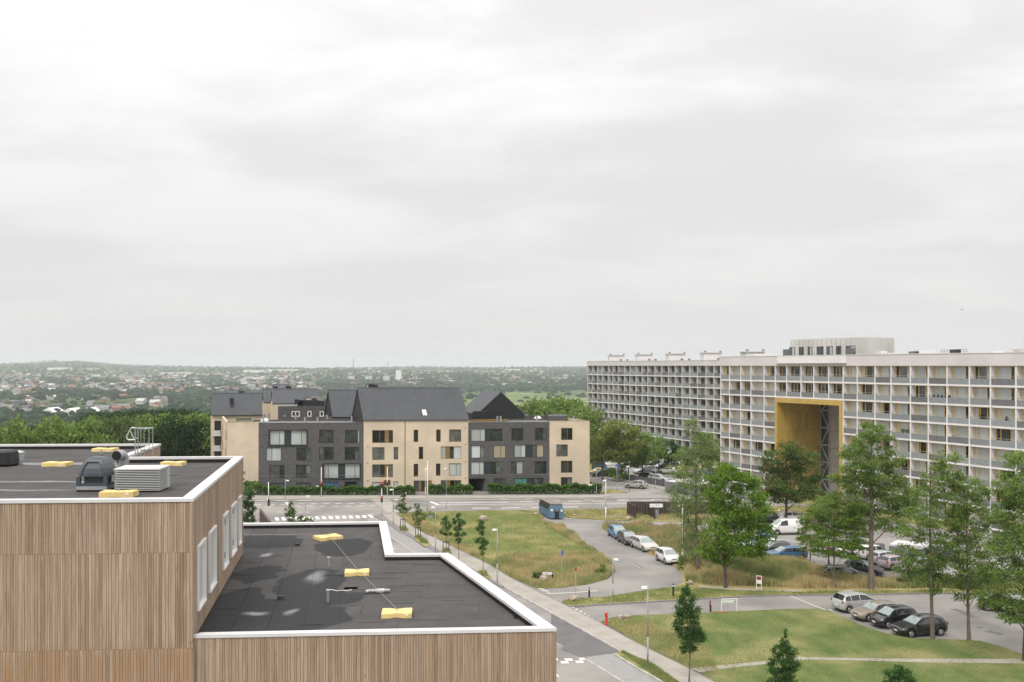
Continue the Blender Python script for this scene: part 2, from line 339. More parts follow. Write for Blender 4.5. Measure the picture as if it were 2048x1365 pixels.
# ---------------------------------------------------------------- terrain and far land
KD = [-200, 0, 330, 500, 800, 1400, 2500, 3500, 5000, 7000, 8200, 9500, 12500]
KZ = [-.05, -.05, -.05, -12, -32, -40, -42, -32, -11, 3, 9, -5, -60]
rng = np.random.default_rng(7)
def Tz(x, y):
    x = np.asarray(x, float); y = np.asarray(y, float)
    z = np.interp(y, KD, KZ)
    k = np.clip((y - 4500) / 3500, 0, 1); px = 1024 + F * x / np.maximum(y, 50)
    hump = 52 * np.exp(-((px - 150) / 110) ** 2) + 24 * np.exp(-((px + 40) / 130) ** 2) + 8 * np.exp(-((px - 300) / 60) ** 2) + 5 * np.exp(-((px - 1100) / 120) ** 2) + 3 * np.sin(px / 57.0)
    amp = np.clip((y - 330) / 1500, 0, 1)
    return z + k * hump + amp * (3.5 * np.sin(x / 310 + y / 500) + 3 * np.sin(x / 170 - y / 390 + 1))
ys = np.array([-200, -60, 0, 80, 160, 240, 330, 360, 400, 450, 500, 560, 640, 720, 800, 900, 1000, 1200, 1400, 1700, 2000, 2300, 2600, 3000, 3400, 3800, 4300, 4800, 5400, 6000, 6600, 7200, 7800, 8400, 9000, 9800, 11000, 12500.])
sx = np.linspace(-1, 1, 121); vs = []; fs = []
for j, y in enumerate(ys):
    half = max(y, 0) * 0.85 + 420
    for s_ in sx: x = s_ * half; vs.append((x, y, float(Tz(x, y))))
n_ = len(sx)
for j in range(len(ys) - 1):
    for i in range(n_ - 1): a = j * n_ + i; fs.append((a, a + 1, a + n_ + 1, a + n_))
mb = MB(); mb.add(vs, fs); struct('terrain', mb, M['terrain'])

def ORD(n): return 'th' if 10 < n % 100 < 14 else {1: 'st', 2: 'nd', 3: 'rd'}.get(n % 10, 'th')
def ray_terrain(px, py):
    """distance at which the view direction through px,py meets the land"""
    lo, hi = 200.0, 11000.0
    ds = np.geomspace(lo, hi, 400); z = H - (py - HY) * ds / F; t = Tz((px - 1024) * ds / F, ds)
    k = np.argmax(z < t); return float(ds[k]) if (z < t).any() else None
def drape(name, pts, m, zo, n=14):
    """a sheet laid over the land between two rows of points"""
    mb = MB(); top, bot = pts; vs = []; fs = []
    for r_ in range(n + 1):
        for (a, b) in zip(top, bot):
            t = r_ / n; da = ray_terrain(*a) or 5000; db = ray_terrain(*b) or 5000
            pa = XY(a[0], da); pb = XY(b[0], db); q = pa.lerp(pb, t); vs.append((q.x, q.y, float(Tz(q.x, q.y)) + zo))
    c = len(top)
    for r_ in range(n):
        for i in range(c - 1): k = r_ * c + i; fs.append((k, k + 1, k + c + 1, k + c))
    mb.add(vs, fs); return struct(name, mb, m)
drape('meadow', ([(900, 800), (960, 790), (1030, 786), (1100, 789), (1175, 795), (1260, 797)], [(900, 812), (960, 818), (1030, 822), (1100, 824), (1175, 824), (1260, 824)]), M['field'], .6)
drape('meadow', ([(1090, 818), (1130, 817), (1200, 817)], [(1090, 822), (1130, 821), (1200, 822)]), M['asphalt_pale'], 1.2, 3)
drape('field', ([(395, 797), (430, 796)], [(395, 800), (430, 800)]), M['field'], .6, 3)
drape('field', ([(310, 806), (350, 804)], [(310, 811), (350, 811)]), M['field'], .6, 3)

# far woods: thousands of crowns that read as one mass
def ico():
    import bmesh
    bm = bmesh.new(); bmesh.ops.create_icosphere(bm, subdivisions=1, radius=1.0)
    v = np.array([x.co[:] for x in bm.verts]); f = np.array([[q.index for q in p.verts] for p in bm.faces]); bm.free()
    f = np.array([t for t in f if v[t].mean(0)[2] > -.45]); return v, f
IV, IF = ico()
def crowns(n, pxr, pyr, seed, size, keep=None):
    r = np.random.default_rng(seed); px = r.uniform(*pxr, n); py = r.uniform(*pyr, n)
    ds = np.geomspace(345, 8600, 500); out = []
    for i in range(n):
        x = (px[i] - 1024) * ds / F; t = Tz(x, ds); rows = HY + F * (H - t) / ds
        if not (rows <= py[i]).any() and r.random() < .8: continue
        k = np.argmin(rows > py[i]) if (rows <= py[i]).any() else int(r.integers(440, 499))
        d = ds[k] * r.uniform(.96, 1.05)
        if d < 350: continue
        if keep and not keep(px[i], py[i], d, r): continue
        X = (px[i] - 1024) * d / F; s = size * r.uniform(.6, 1.35) * (1.0 if d < 1500 else .85); out.append((X, d, float(Tz(X, d)), s, s * r.uniform(.7, 1.25)))
    o = np.array(out); k = len(o)
    v = IV[None] * (1 + r.uniform(-.28, .28, (k, len(IV), 1))); v = v * np.stack([o[:, 3] * 1.25, o[:, 3], o[:, 4] * .8], 1)[:, None]
    v = v + np.stack([o[:, 0], o[:, 1], o[:, 2] + o[:, 4] * .5], 1)[:, None]
    f = IF[None] + (np.arange(k) * len(IV))[:, None, None]
    return v.reshape(-1, 3), f.reshape(-1, 3)
def keep_far(px, py, d, r):
    if 905 < px < 1270 and 784 < py < 826: return r.random() < .035
    if px < 640 and 742 < py < 792: return r.random() < (.35 if math.sin(px / 37 + py * .9) + math.sin(px / 71 - py * .5) > -.3 else .9)
    if 780 < py < 832 and 20 < px < 330: return r.random() < .22
    return True
v, f = crowns(16800, (-120, 1330), (721, 802), 3, 6.5, keep_far)
o = bpy.data.objects.new('far_forest', npmesh('far_forest', v, f, M['far_tree'], smooth=True)); COL.objects.link(o)
tag(o, 'hazy woods covering the valley floor and distant hills', 'forest', kind='stuff')
v, f = crowns(3000, (-120, 1330), (800, 868), 4, 5.0, keep_far)
o = bpy.data.objects.new('valley_forest', npmesh('valley_forest', v, f, M['far_tree'], smooth=True)); COL.objects.link(o)
tag(o, 'dense valley trees just beyond the green tree belt', 'forest', kind='stuff')

# far houses
def hmat(n_, c): return mat(n_, c, .8)
HW = [hmat('far_wall_white', (.46, .45, .44)), hmat('far_wall_cream', (.5, .43, .33)), hmat('far_wall_brick', (.3, .17, .12))]
HR = [hmat('far_roof_red', (.23, .13, .09)), hmat('far_roof_grey', (.2, .2, .2)), hmat('far_roof_dark', (.10, .10, .11)), hmat('far_roof_white', (.46, .46, .45))]
HM = {}
def house_mesh(wi, ri):
    if (wi, ri) in HM: return HM[wi, ri]
    mb = MB(); mb.box(-6, 6, -4, 4, 0, 4.2, 0)
    mb.add([(-6.4, -4.5, 4), (6.4, -4.5, 4), (6.4, 4.5, 4), (-6.4, 4.5, 4), (-6.4, 0, 7.6), (6.4, 0, 7.6)], [(0, 1, 5, 4), (2, 3, 4, 5), (0, 4, 3), (1, 2, 5)], 1)
    HM[wi, ri] = mesh_of('town_house', mb, [HW[wi], HR[ri]]); return HM[wi, ri]
GL = {(0, 0): 'small white house with red roof in the far town', (1, 0): 'small cream house with red roof in the far town', (2, 0): 'small brick house with red roof in the far town'}
HG = {}; rr = random.Random(5); cnt = 0; hv = []; hf = []; hmi = []
while cnt < 850:
    u = rr.random()
    if u < .72: px, py = rr.uniform(-10, 640), rr.triangular(742, 792, 762)
    elif u < .96: px, py = rr.uniform(640, 1170), rr.uniform(740, 772)
    else: px, py = rr.uniform(0, 330), rr.uniform(792, 828)
    if math.sin(px / 41 + 1) + math.sin(px / 17 - py / 6) + math.sin(py / 4.1) < rr.uniform(-1.2, 1.0): continue
    d = ray_terrain(px, py)
    if not d: continue
    wi = rr.choice([0, 0, 1, 2]); ri = rr.choice([0, 0, 0, 1, 2, 3] if wi else [0, 1, 1, 2, 3]); X = (px - 1024) * d / F
    sc = rr.uniform(.7, 1.25); rz = rr.uniform(-.5, .5) + (math.pi / 2 if rr.random() < .25 else 0)
    me = house_mesh(wi, ri); z = float(Tz(X, d)) + 1.5
    if cnt < 300:
        rn = ['red', 'grey', 'dark', 'white'][ri]; wn = ['white', 'cream', 'brick'][wi]
        o = bpy.data.objects.new('town_house', me); COL.objects.link(o); o.location = (X, d, z); o.rotation_euler = (0, 0, rz)
        o.scale = (sc * rr.uniform(.8, 1.6), sc, sc * rr.uniform(.8, 1.2))
        HG.setdefault((wn, rn), []).append((px, o))
    else:
        b = len(hv); c_, s_ = math.cos(rz), math.sin(rz)
        for vv in me.vertices: q = vv.co * sc; hv.append((X + q.x * c_ - q.y * s_, d + q.x * s_ + q.y * c_, z + q.z))
        for p_ in me.polygons:
            hf.append([b + i for i in p_.vertices]); hmi.append(wi if p_.material_index == 0 else 3 + ri)
    cnt += 1
for (wn, rn), lst in HG.items():
    for i, (px, o) in enumerate(sorted(lst, key=lambda t: t[0])): tag(o, f'tiny {wn} walled far house with {rn} roof, {i + 1}{ORD(i + 1)} of its kind from the left', 'house', f'{wn} houses with {rn} roofs in the far town')
mb = MB(); mb.v = hv; mb.f = [tuple(q) for q in hf]; mb.m = hmi
o = struct('town_houses', mb, HW + HR); tag(o, 'remaining tiny houses of the far town on the hillside', 'houses', kind='stuff')
# larger far buildings, each its own thing: x0,x1,top,bottom in the photo
def far_block(name, x0, x1, y0, y1, m, label, cat='building', depth=14, group=None, rows=0, dist=None):
    d = dist or ray_terrain((x0 + x1) / 2, y1) or 6500
    a = XY(x0, d); b = XY(x1, d); zb = H - (y1 - HY) * d / F - 4; zt = H - (y0 - HY) * d / F
    rt = thing(name, ((a.x + b.x) / 2, d, zb), label, cat, group)
    mb = MB(); mb.box(a.x, b.x, d, d + depth, zb, zt); part('wall', mb, m, rt)
    mb = MB(); mb.box(a.x - .5, b.x + .5, d - .5, d + depth + .5, zt, zt + .6); part('roof', mb, HR[1], rt)
    if rows:
        wd = b.x - a.x; nn = max(2, int(wd / 6)); mb = MB(); hh = (zt - zb - 4) / rows
        for r_ in range(rows):
            for i in range(nn): xx = a.x + wd * (i + .5) / nn; mb.box(xx - wd / nn * .28, xx + wd / nn * .28, d - .12, d, zb + 4.4 + r_ * hh, zb + 4 + r_ * hh + hh * .6)
        o = part('window', mb, M['glass_mid'], rt); o['kind'] = 'stuff'
    return rt
WH, CR, BR = M['concrete_white'], HW[1], HW[2]
for args in [
    ('tower_block', 791.5, 802, 741, 765, M['white_plastic'], 'tall slim white tower block in the far valley', 'tower block', 20, None, 0),
    ('apartment_block', 695, 708, 752, 762, WH, 'leftmost of three low white blocks left of the slim tower', 'building', 14, None, 4),
    ('apartment_block', 730.5, 743, 752, 763, WH, 'middle of three low white blocks left of the slim tower', 'building', 14, None, 4),
    ('apartment_block', 766, 778, 752, 764, WH, 'low white block just left of the slim white tower', 'building', 14, None, 4),
    ('long_block', 487, 528, 740, 746, WH, 'left half of the long white housing row below the skyline', 'building', 20, None, 0),
    ('long_block', 533, 596, 739, 743, WH, 'right half of the long white housing row below the skyline', 'building', 20, None, 0),
    ('warehouse', 489, 526, 755, 760, WH, 'white warehouse standing alone in the far green valley', 'warehouse', 30, None, 0),
    ('warehouse', 487, 523, 767, 770.5, CR, 'pale low warehouse below the white one in the valley', 'warehouse', 20, None, 0),
    ('long_block', 322, 385, 745, 749, WH, 'long white building at the right edge of the far town', 'building', 20, None, 0),
    ('long_block', 392, 446, 747, 751, CR, 'cream long building right of the far town', 'building', 20, None, 0),
    ('school_building', 95, 142, 735.5, 741, WH, 'wide pale building on the hill above the town', 'building', 20, None, 0),
    ('school_building', 165, 196, 736.5, 741, CR, 'pale hilltop building right of the wide one', 'building', 20, None, 0),
    ('office_block', 183, 198, 749, 756, WH, 'boxy pale office block in the middle of the far town', 'building', 14, None, 3),
    ('office_block', 310, 371, 766, 773, HR[1], 'long grey office block beyond the tree belt', 'building', 14, None, 2),
    ('shed', 272, 287, 778.5, 780.5, CR, 'low orange roofed shed in the far valley', 'shed', 12, None, 0),
    ('factory', 0, 28, 803, 809, HR[1], 'grey roofed factory at the left edge of the valley', 'factory', 30, None, 0),
    ('factory', 36, 73, 813, 817, BR, 'low orange brick factory left of the white sheds', 'factory', 20, None, 1),
    ('white_shed', 10, 28, 785.5, 790, WH, 'small bright white roofed hall at the left edge', 'shed', 20, None, 0),
    ('white_shed', 42, 76, 831, 837, WH, 'white low building right above the left trees', 'shed', 12, None, 0),
    ('garage_row', 166, 188, 812, 818, HR[1], 'grey flat roofed building between trees in the valley', 'building', 14, None, 1),
    ('garage_row', 203, 242, 809, 814, HR[1], 'wide grey flat roofed building right of the white sheds', 'building', 14, None, 1),
    ('garage_row', 98, 138, 810, 815, HR[1], 'grey office behind the leftmost white shed', 'building', 14, None, 1),
    ('chimney', 72.5, 76, 806, 822, BR, 'square red brick chimney stack beside the factory', 'chimney', 4, None, 0),
    ('industrial_hall', 1010, 1040, 738.5, 742, WH, 'small white hall on the far ridge right of centre', 'building', 20, None, 0),
    ('industrial_hall', 960, 1006, 743, 746, CR, 'long pale hall on the far ridge', 'building', 20, None, 0),
    ('industrial_hall', 826, 905, 741, 744.5, CR, 'long cream industrial row under the central ridge', 'building', 20, None, 0),
    ('terrace_row', 812, 852, 756.5, 760, WH, 'white terrace row right of the slim tower', 'building', 14, None, 0),
    ('terrace_row', 872, 890, 760, 765, WH, 'short bright terrace row in the wooded valley', 'building', 14, None, 0),
    ('terrace_row', 892, 914, 761, 765, WH, 'white terrace beside the short bright one', 'building', 14, None, 0),
    ('terrace_row', 930, 942, 761, 766, WH, 'small white terrace at the right of the row', 'building', 14, None, 0),
    ('terrace_row', 975, 1002, 769, 772, WH, 'low white houses row above the pale meadow, left', 'building', 14, None, 0),
    ('terrace_row', 1005, 1030, 767, 770.5, WH, 'low white houses row above the pale meadow, right', 'building', 14, None, 0),
    ('terrace_row', 1032, 1070, 764, 767, BR, 'reddish roofed row above the pale meadow', 'building', 14, None, 0),
    ('terrace_row', 1125, 1150, 754, 757, WH, 'pale row on the hillside beside the apartment slab', 'building', 14, None, 0),
]: far_block(*args)
for x0, x1, yt, ye, lab in [(79, 112, 816, 827, 'leftmost of the three white gabled industrial sheds'), (123, 152, 817, 826, 'middle one of the three white gabled industrial sheds'), (158, 186, 816, 826, 'rightmost of the three white gabled industrial sheds')]:
    d = ray_terrain((x0 + x1) / 2, ye + 4); a = XY(x0, d).x; b = XY(x1, d).x; zr = H - (yt - HY) * d / F; ze = H - (ye - HY) * d / F; m_ = (a + b) / 2
    rt = thing('industrial_shed', (m_, d, ze - 5), lab, 'shed', 'white gabled sheds in the valley')
    mb = MB(); mb.box(a, b, d, d + 26, ze - 6, ze); part('wall', mb, WH, rt)
    mb = MB(); mb.add([(a - .6, d - 1, ze), (b + .6, d - 1, ze), (m_, d - 1, zr), (a - .6, d + 27, ze), (b + .6, d + 27, ze), (m_, d + 27, zr)], [(0, 1, 2), (3, 5, 4), (0, 2, 5, 3), (1, 4, 5, 2)]); part('roof', mb, WH, rt)
for px, yt, yb, lab in [(707, 716, 742, 'tall thin chimney on the skyline behind the dark roof'), (776, 723, 742, 'second thin pale mast on the skyline, right of the chimney')]:
    d = 5200; p_ = XY(px, d); mb = MB(); mb.tube((p_.x, d, H - (yb + 8 - HY) * d / F), (p_.x, d, H - (yt - HY) * d / F), 2.2, 1.6, 8)
    solo('factory_chimney', mb, HR[1], lab, 'chimney', smooth=True)

# ---------------------------------------------------------------- ground around the photographer's building
LV = .12
mb = MB(); mb.prism([P(*q) for q in [(-1500, 1003), (300, 995), (1210, 989), (1178, 961), (1178, 953)]] + [(43, 215, 0), (60, 213, 0), (150, 150, 0), (130, -20, 0), (-60, -20, 0)], -.04, 0); struct('road_asphalt', mb, M['asphalt'])
mb = MB(); mb.prism([P(*q) for q in [(1178, 951), (1260, 967), (1350, 984), (1440, 990), (1560, 988), (1560, 935), (1400, 915), (1180, 915)]], -.03, .01); struct('far_parking', mb, M['asphalt'])
def flat(name, px, m, z=.006, th=.02, z0=None, kind=True):
    mb = MB(); mb.prism([P(q[0], q[1], z) for q in px], z - th if z0 is None else z0, z); return struct(name, mb, m)
SW_R = [(772, 1027), (793, 1027.5), (822, 1051), (850, 1067), (876, 1078), (903, 1092), (978, 1128), (1020, 1154), (1068, 1179), (1123, 1205), (1197, 1242), (1276, 1286), (1378, 1336), (1434, 1365), (1520, 1413)]
SW_L = [(1440, 1413), (1360, 1365), (1302, 1326), (1249, 1303), (1165, 1259), (1100, 1224), (1011, 1174), (884, 1104), (838, 1078.5), (812, 1062), (785, 1045), (764, 1029)]
# concrete flags of the sidewalk: one slab every metre or so, each its own piece
def lerp_poly(pl, t):
    pts = [P(*q, LV) for q in pl]; seg = [(b - a).length for a, b in zip(pts, pts[1:])]; tot = sum(seg); s_ = t * tot
    for (a, b), g in zip(zip(pts, pts[1:]), seg):
        if s_ <= g: return a.lerp(b, s_ / g)
        s_ -= g
    return pts[-1]
base = struct('sidewalk', MB().prism([P(*q, LV) for q in SW_R + SW_L], -.02, LV - .006), M['cobble'])
NS = 120; LL = SW_L[::-1]
for i in range(NS):
    a0, a1 = lerp_poly(LL, i / NS), lerp_poly(LL, (i + 1) / NS); b0, b1 = lerp_poly(SW_R[1:], i / NS), lerp_poly(SW_R[1:], (i + 1) / NS)
    b0 = a0.lerp(b0, .93); b1 = a1.lerp(b1, .93)
    for k in range(2):
        p0, p1 = a0.lerp(b0, k / 2 + .006), a0.lerp(b0, (k + 1) / 2 - .006); q0, q1 = a1.lerp(b1, k / 2 + .006), a1.lerp(b1, (k + 1) / 2 - .006)
        q0 = p0.lerp(q0, .985); q1 = p1.lerp(q1, .985)
        mb = MB(); mb.prism([p0, p1, q1, q0], LV - .005, LV + random.Random(i * 2 + k).uniform(0, .004)); part('paving_slab', mb, M['paving'], base)
flat('planting_strip', [(764, 1029), (785, 1045), (812, 1062), (838.7, 1078.5), (884, 1104), (1011, 1174), (1003, 1174), (873, 1104), (832.5, 1079), (798, 1062), (776, 1047), (752, 1032.5), (757, 1028)], M['cobble'], .10, z0=-.02)
flat('parking_bay', [(733, 1038), (751, 1036), (776, 1047.5), (798, 1062.5), (832, 1079.5), (873, 1104), (905, 1121), (861, 1121), (829, 1105), (782, 1076), (737, 1046)], M['asphalt_pale'], .012)
flat('parking_bay', [(1168, 1316), (1229, 1307), (1325, 1363), (1400, 1410), (1300, 1410), (1247, 1363)], M['asphalt_pale'], .012)
flat('asphalt_patch', [(1102, 1228), (1165, 1262), (1241, 1303), (1229, 1307), (1168, 1314), (1102, 1278)], M['asphalt_dark'], .006)
flat('asphalt_patch', [(1128, 1291), (1168, 1314), (1165, 1317), (1122, 1300)], M['asphalt_dark'], .005)
LOT1 = [(793, 1027.5), (850, 1024), (960, 1021.5), (1080, 1020.5), (1086, 1034), (1083, 1042), (1125, 1051), (1173.5, 1090.6), (1208.7, 1112.6), (1226, 1127), (1230.6, 1141), (1215, 1156.6), (1173.5, 1167.6), (1118.6, 1174), (1074.6, 1175.3), (1020, 1154), (978, 1128), (903, 1092), (876, 1078), (850, 1067), (822, 1051)]
LOT2 = [(1202, 1243), (1223, 1235), (1267, 1231), (1397, 1226), (1450, 1223.6), (1500, 1221.5), (1570, 1218.5), (1634.6, 1217.5), (1656.6, 1221.5), (1692, 1235.7), (1716, 1248), (1752, 1261), (1785, 1270), (1830, 1277), (1894, 1279), (1961.6, 1282), (2011, 1296), (2048, 1310), (2200, 1360), (2200, 1420), (1520, 1420), (1434, 1365), (1378, 1336), (1276, 1286)]
STRIP = [(1124, 1203), (1139.6, 1198), (1175, 1195.5), (1210, 1193.5), (1244, 1188), (1276, 1183), (1320, 1178), (1353, 1173), (1365, 1166), (1364, 1145.6), (1342, 1126), (1298, 1106), (1260, 1088), (1222, 1066), (1203, 1054), (1215, 1050), (1276, 1050), (1320, 1053), (1359, 1057), (1420, 1075), (1480, 1100), (1518, 1112.6), (1538, 1120), (1604, 1123.6), (1640, 1130), (1656, 1141), (1672, 1158), (1758, 1163), (1824, 1167), (1900, 1170), (2100, 1175), (2100, 1185), (1900, 1185), (1835, 1186), (1683, 1189), (1573, 1189.5), (1500, 1191.5), (1348, 1200), (1232, 1206.5), (1144, 1212)]
flat('lawn', LOT1, M['lawn'], LV, z0=-.02); flat('lawn', LOT2, M['lawn_near'], LV, z0=-.02); flat('grass_bank', STRIP, M['meadow'], LV, z0=-.02)
flat('mown_strip', [(1124, 1203.5), (1139.6, 1198.5), (1210, 1194), (1276, 1183.5), (1353, 1174), (1370, 1167), (1410, 1172), (1459, 1181), (1604, 1183.5), (1835, 1181), (2100, 1180), (2100, 1184.5), (1835, 1185.5), (1683, 1188.5), (1573, 1189), (1500, 1191), (1348, 1199.5), (1232, 1206), (1144, 1211.5)], M['verge'], LV + .006)
flat('gravel_path', [(1398, 1171.5), (1459, 1176), (1530, 1180), (1604, 1181), (1604, 1184), (1530, 1183), (1459, 1179), (1398, 1174.5)], M['paving'], LV + .013)
flat('grass_verge', [(1240, 1303.5), (1249, 1303.5), (1302, 1326.5), (1360, 1365.5), (1440, 1413), (1400, 1413), (1325, 1363), (1230, 1307.5)], M['verge'], LV, z0=-.02)
flat('garden_path', [(1382, 1337), (1460, 1329), (1528, 1323), (1560, 1317), (1598, 1314), (1700, 1316.5), (1850, 1318), (2200, 1318), (2200, 1329), (1850, 1325), (1700, 1320.5), (1600, 1319.5), (1535, 1328), (1460, 1336), (1400, 1345)], M['paving'], LV + .008)
flat('grass_bank', [(1095, 1021.5), (1250, 1018), (1330, 1016), (1480, 1013), (1720, 1013), (1720, 1041), (1600, 1040), (1480, 1043), (1370, 1043), (1262, 1041.5), (1202, 1039), (1140, 1035), (1125, 1031)], M['verge'], LV, z0=-.02)
flat('grass_bank', [(1178, 949), (1260, 960), (1300, 969), (1420, 988), (1420, 980), (1320, 962), (1250, 950), (1178, 943)], M['verge'], .05)
flat('sidewalk', [(1178, 951.5), (1260, 964.5), (1345, 983), (1400, 993), (1420, 990), (1350, 978), (1262, 961), (1178, 949)], M['paving'], .06)
flat('grass_bank', [(1212, 978), (1232, 980), (1258, 985.5), (1200, 986.5)], M['verge'], .05)
flat('grass_bank', [(1178, 912), (1440, 912), (1440, 935), (1350, 942), (1260, 934), (1178, 938)], M['verge'], .03)
flat('grass_bank', [(1560, 985), (2100, 1003), (2200, 1075), (1900, 1060), (1700, 1028), (1560, 998)], M['verge'], .03)
flat('sidewalk', [(300, 992.5), (480, 992), (1110, 990.5), (1208, 989.2), (1225, 992), (1200, 995), (480, 998.5), (300, 999.5)], M['paving'], .10, z0=-.02)
flat('forecourt', [(420, 984), (430, 986), (1190, 982), (1208, 989), (480, 992), (300, 992.5), (300, 984)], M['cobble'], .11, z0=-.02)
for px in [[(150, 100, 1)]]: pass
# grass tufts round the young street trees
for i, q in enumerate([[(797, 1054), (806, 1052), (818, 1060), (808, 1064)], [(826, 1077), (840, 1074), (864, 1090), (850, 1094)], [(953, 1143), (962, 1141), (985, 1155), (976, 1158)]]):
    flat('tree_pit', q, M['verge'], .13)
# kerbs: rows of separate kerb stones
def kerb(px, m, wd=.15, z=.13, ln=1.0, z0=-.02, name='kerb'):
    pts = [P(*q, z) for q in px]; root = None; cnt = 0
    for a, b in zip(pts, pts[1:]):
        d = b - a; d.z = 0; n = max(1, round(d.length / ln)); u = d.normalized(); v = Vector((-u.y, u.x, 0)); L_ = d.length / n
        if root is None: root = thing(name, (a.x, a.y, 0), None, None); root['kind'] = 'structure'
        for i in range(n):
            c = a + u * L_ * (i + .5)
            if cnt < 300: mb = MB(); mb.obox(c, u, v, L_ - .02, wd, z0, z + random.uniform(-.004, .004)); part('kerb_stone', mb, m, root)
            cnt += 1
kerb([(751, 1031.5), (776, 1046.6), (798, 1062), (832.5, 1079), (873, 1104)], M['kerb_grey'])
kerb([(782.5, 1075), (829, 1104.5), (850, 1118)], M['kerb'], z=.03, z0=-.01)
kerb([(1009, 1173.5), (1100, 1223.5), (1165, 1259), (1244, 1302.5)], M['kerb'])
kerb([(1229, 1307), (1276, 1336), (1325, 1363.5), (1400, 1410)], M['kerb'])
kerb([(1168, 1316), (1205, 1338), (1247, 1364), (1300, 1400)], M['kerb'], z=.03, z0=-.01)
kerb([(1136, 1210), (1144, 1212), (1232, 1206.5), (1348, 1200), (1500, 1191.5), (1573, 1189.5), (1683, 1189), (1835, 1186), (1960, 1185)], M['kerb_grey'])
kerb([(793, 1027), (850, 1023.5), (960, 1021), (1084, 1020)], M['kerb_grey'], wd=.4, ln=2)
kerb([(1150, 1019.5), (1250, 1016.5), (1330, 1014.5)], M['kerb_grey'], wd=.4, ln=2)
# road: raised cycle-track edges and painted markings, all on the asphalt
def line(px, wd=.12, m='paint', z=.008):
    mb = MB(); pts = [P(*q, z) for q in px]
    for a, b in zip(pts, pts[1:]):
        d = b - a; d.z = 0; u = d.normalized(); v = Vector((-u.y, u.x, 0)); mb.obox((a + b) / 2, u, v, d.length, wd, 0, z)
    return mb
def marks(name, mbs, m='paint'):
    k = MB()
    for q in mbs: k.add(q.v, q.f)
    return struct(name, k, M[m])
marks('cycle_track_edge', [line([(480, 1003.3), (900, 1002), (1370, 996.5)], .35, z=.05), line([(480, 997.6), (900, 996.6), (1200, 993.6)], .15, z=.06)], 'asphalt_dark')
dash = []
def dashes(x0, x1, y0, y1, n, duty, wd=.2):
    for i in range(n):
        a = i / n; b = (i + duty) / n; L_ = lambda t: (x0 + (x1 - x0) * t, y0 + (y1 - y0) * t)
        q0, q1 = L_(a), L_(b)
        mb = MB(); mb.add([P(q0[0], q0[1] - .28 * wd / .2 , .008), P(q1[0], q1[1] - .28 * wd / .2, .008), P(q1[0], q1[1] + .28 * wd / .2, .008), P(q0[0], q0[1] + .28 * wd / .2, .008)], [(3, 2, 1, 0)]); dash.append(mb)
dashes(597, 745, 1008, 1007, 6, .5); dashes(480, 590, 1010, 1009, 4, .55); dashes(588, 765, 1012.6, 1012, 7, .5); dashes(508, 560, 1013, 1013, 2, .5)
dashes(505, 640, 1001.5, 1001, 3, .6); dashes(555, 625, 1024.5, 1024.5, 5, .6)
dashes(880, 1016, 1005, 1005, 1, 1); dashes(878, 1300, 1009.8, 1006.5, 1, 1, .15); dashes(945, 1180, 1017, 1014, 4, .6, .3); dashes(900, 1030, 1017, 1015, 1, .01)
dashes(1040, 1330, 1003.5, 1001.5, 6, .55); dashes(1100, 1370, 1000.5, 999, 4, .3); dashes(1000, 1100, 998.6, 998.2, 2, .3); dashes(1235, 1262, 965, 968, 1, .9, .15); dashes(1200, 1225, 959, 962, 1, .9, .15); dashes(1275, 1300, 984, 986, 1, .9, .15)
dash.append(line([(861, 1003.5), (877, 1010.5)], .55)); dash.append(line([(572, 1005), (578, 1011)], .5)); dash.append(line([(790, 999.5), (794, 1000.5)], .7))
for i in range(15):                                                     # zebra crossing
    x = 541 + i * 13.6; k = .9
    x = 549 + i * 13.45; t = i / 14; yb = 1041.4 - 5.6 * t; yt = 1035 - 4.2 * t; mb = MB(); mb.add([P(x + 2.5, yb, .008), P(x + 10, yb, .008), P(x + 7.3, yt, .008), P(x, yt, .008)], [(0, 1, 2, 3)]); dash.append(mb)
for i in range(7): x = 1128 + i * 7.6; y = 1214.5 + i * 4.35; mb = MB(); mb.add([P(x + 6, y - 1.2, .008), P(x + 20, y - .6, .008), P(x + 21, y + 1.2, .008), P(x + 9, y + 1.2, .008)], [(3, 2, 1, 0)]); dash.append(mb)
for x, y in [(1075, 1178.3), (1083, 1182)]: mb = MB(); mb.add([P(x, y - .9, .008), P(x + 13, y - .4, .008), P(x + 15, y + .9, .008), P(x + 3, y + .7, .008)], [(3, 2, 1, 0)]); dash.append(mb)
dash.append(line([(1093, 1187.5), (1130, 1186.2), (1160, 1184.6), (1195, 1181.5)], .14)); dash.append(line([(1093, 1187.5), (1098, 1186)], .25))
for (x, y, w_) in [(1128, 1319.5, 15), (1157, 1318, 15), (1120, 1325, 15), (1150, 1324, 15), (1106, 1319, 8)]:
    mb = MB(); mb.add([P(x, y - 2.1, .012), P(x + w_, y - 2.5, .012), P(x + w_ + 3.4, y + 2.1, .012), P(x + 3.4, y + 2.5, .012)], [(3, 2, 1, 0)]); dash.append(mb)
dash.append(line([(1112, 1349), (1117, 1353.5)], .14)); dash.append(line([(787, 1098), (791, 1098)], .3))
dash.append(line([(1574, 1189.5), (1700, 1240)], .1)); dash.append(line([(1658, 1219.5), (1668, 1220.5)], .12)); dash.append(line([(1590, 1082), (1612, 1082)], .12)); dash.append(line([(1560, 1078), (1640, 1093)], .12))
dash.append(line([(1750, 1139), (1770, 1139)], .12)); dash.append(line([(1714, 1249), (1728, 1259)], .1))
marks('road_marking', dash)
flat('paved_crossing', [(741, 999), (778, 999), (790, 1007), (803, 1023.5), (773, 1024), (761, 1014), (750, 1006)], M['paving'], .01)
marks('paved_crossing_joint', [line([(760 + i * 1.4 + 3, 1008 + i * 2.4), (790 + i * 2, 1008 + i * 2.4)], .12, z=.02) for i in range(7)], 'kerb')
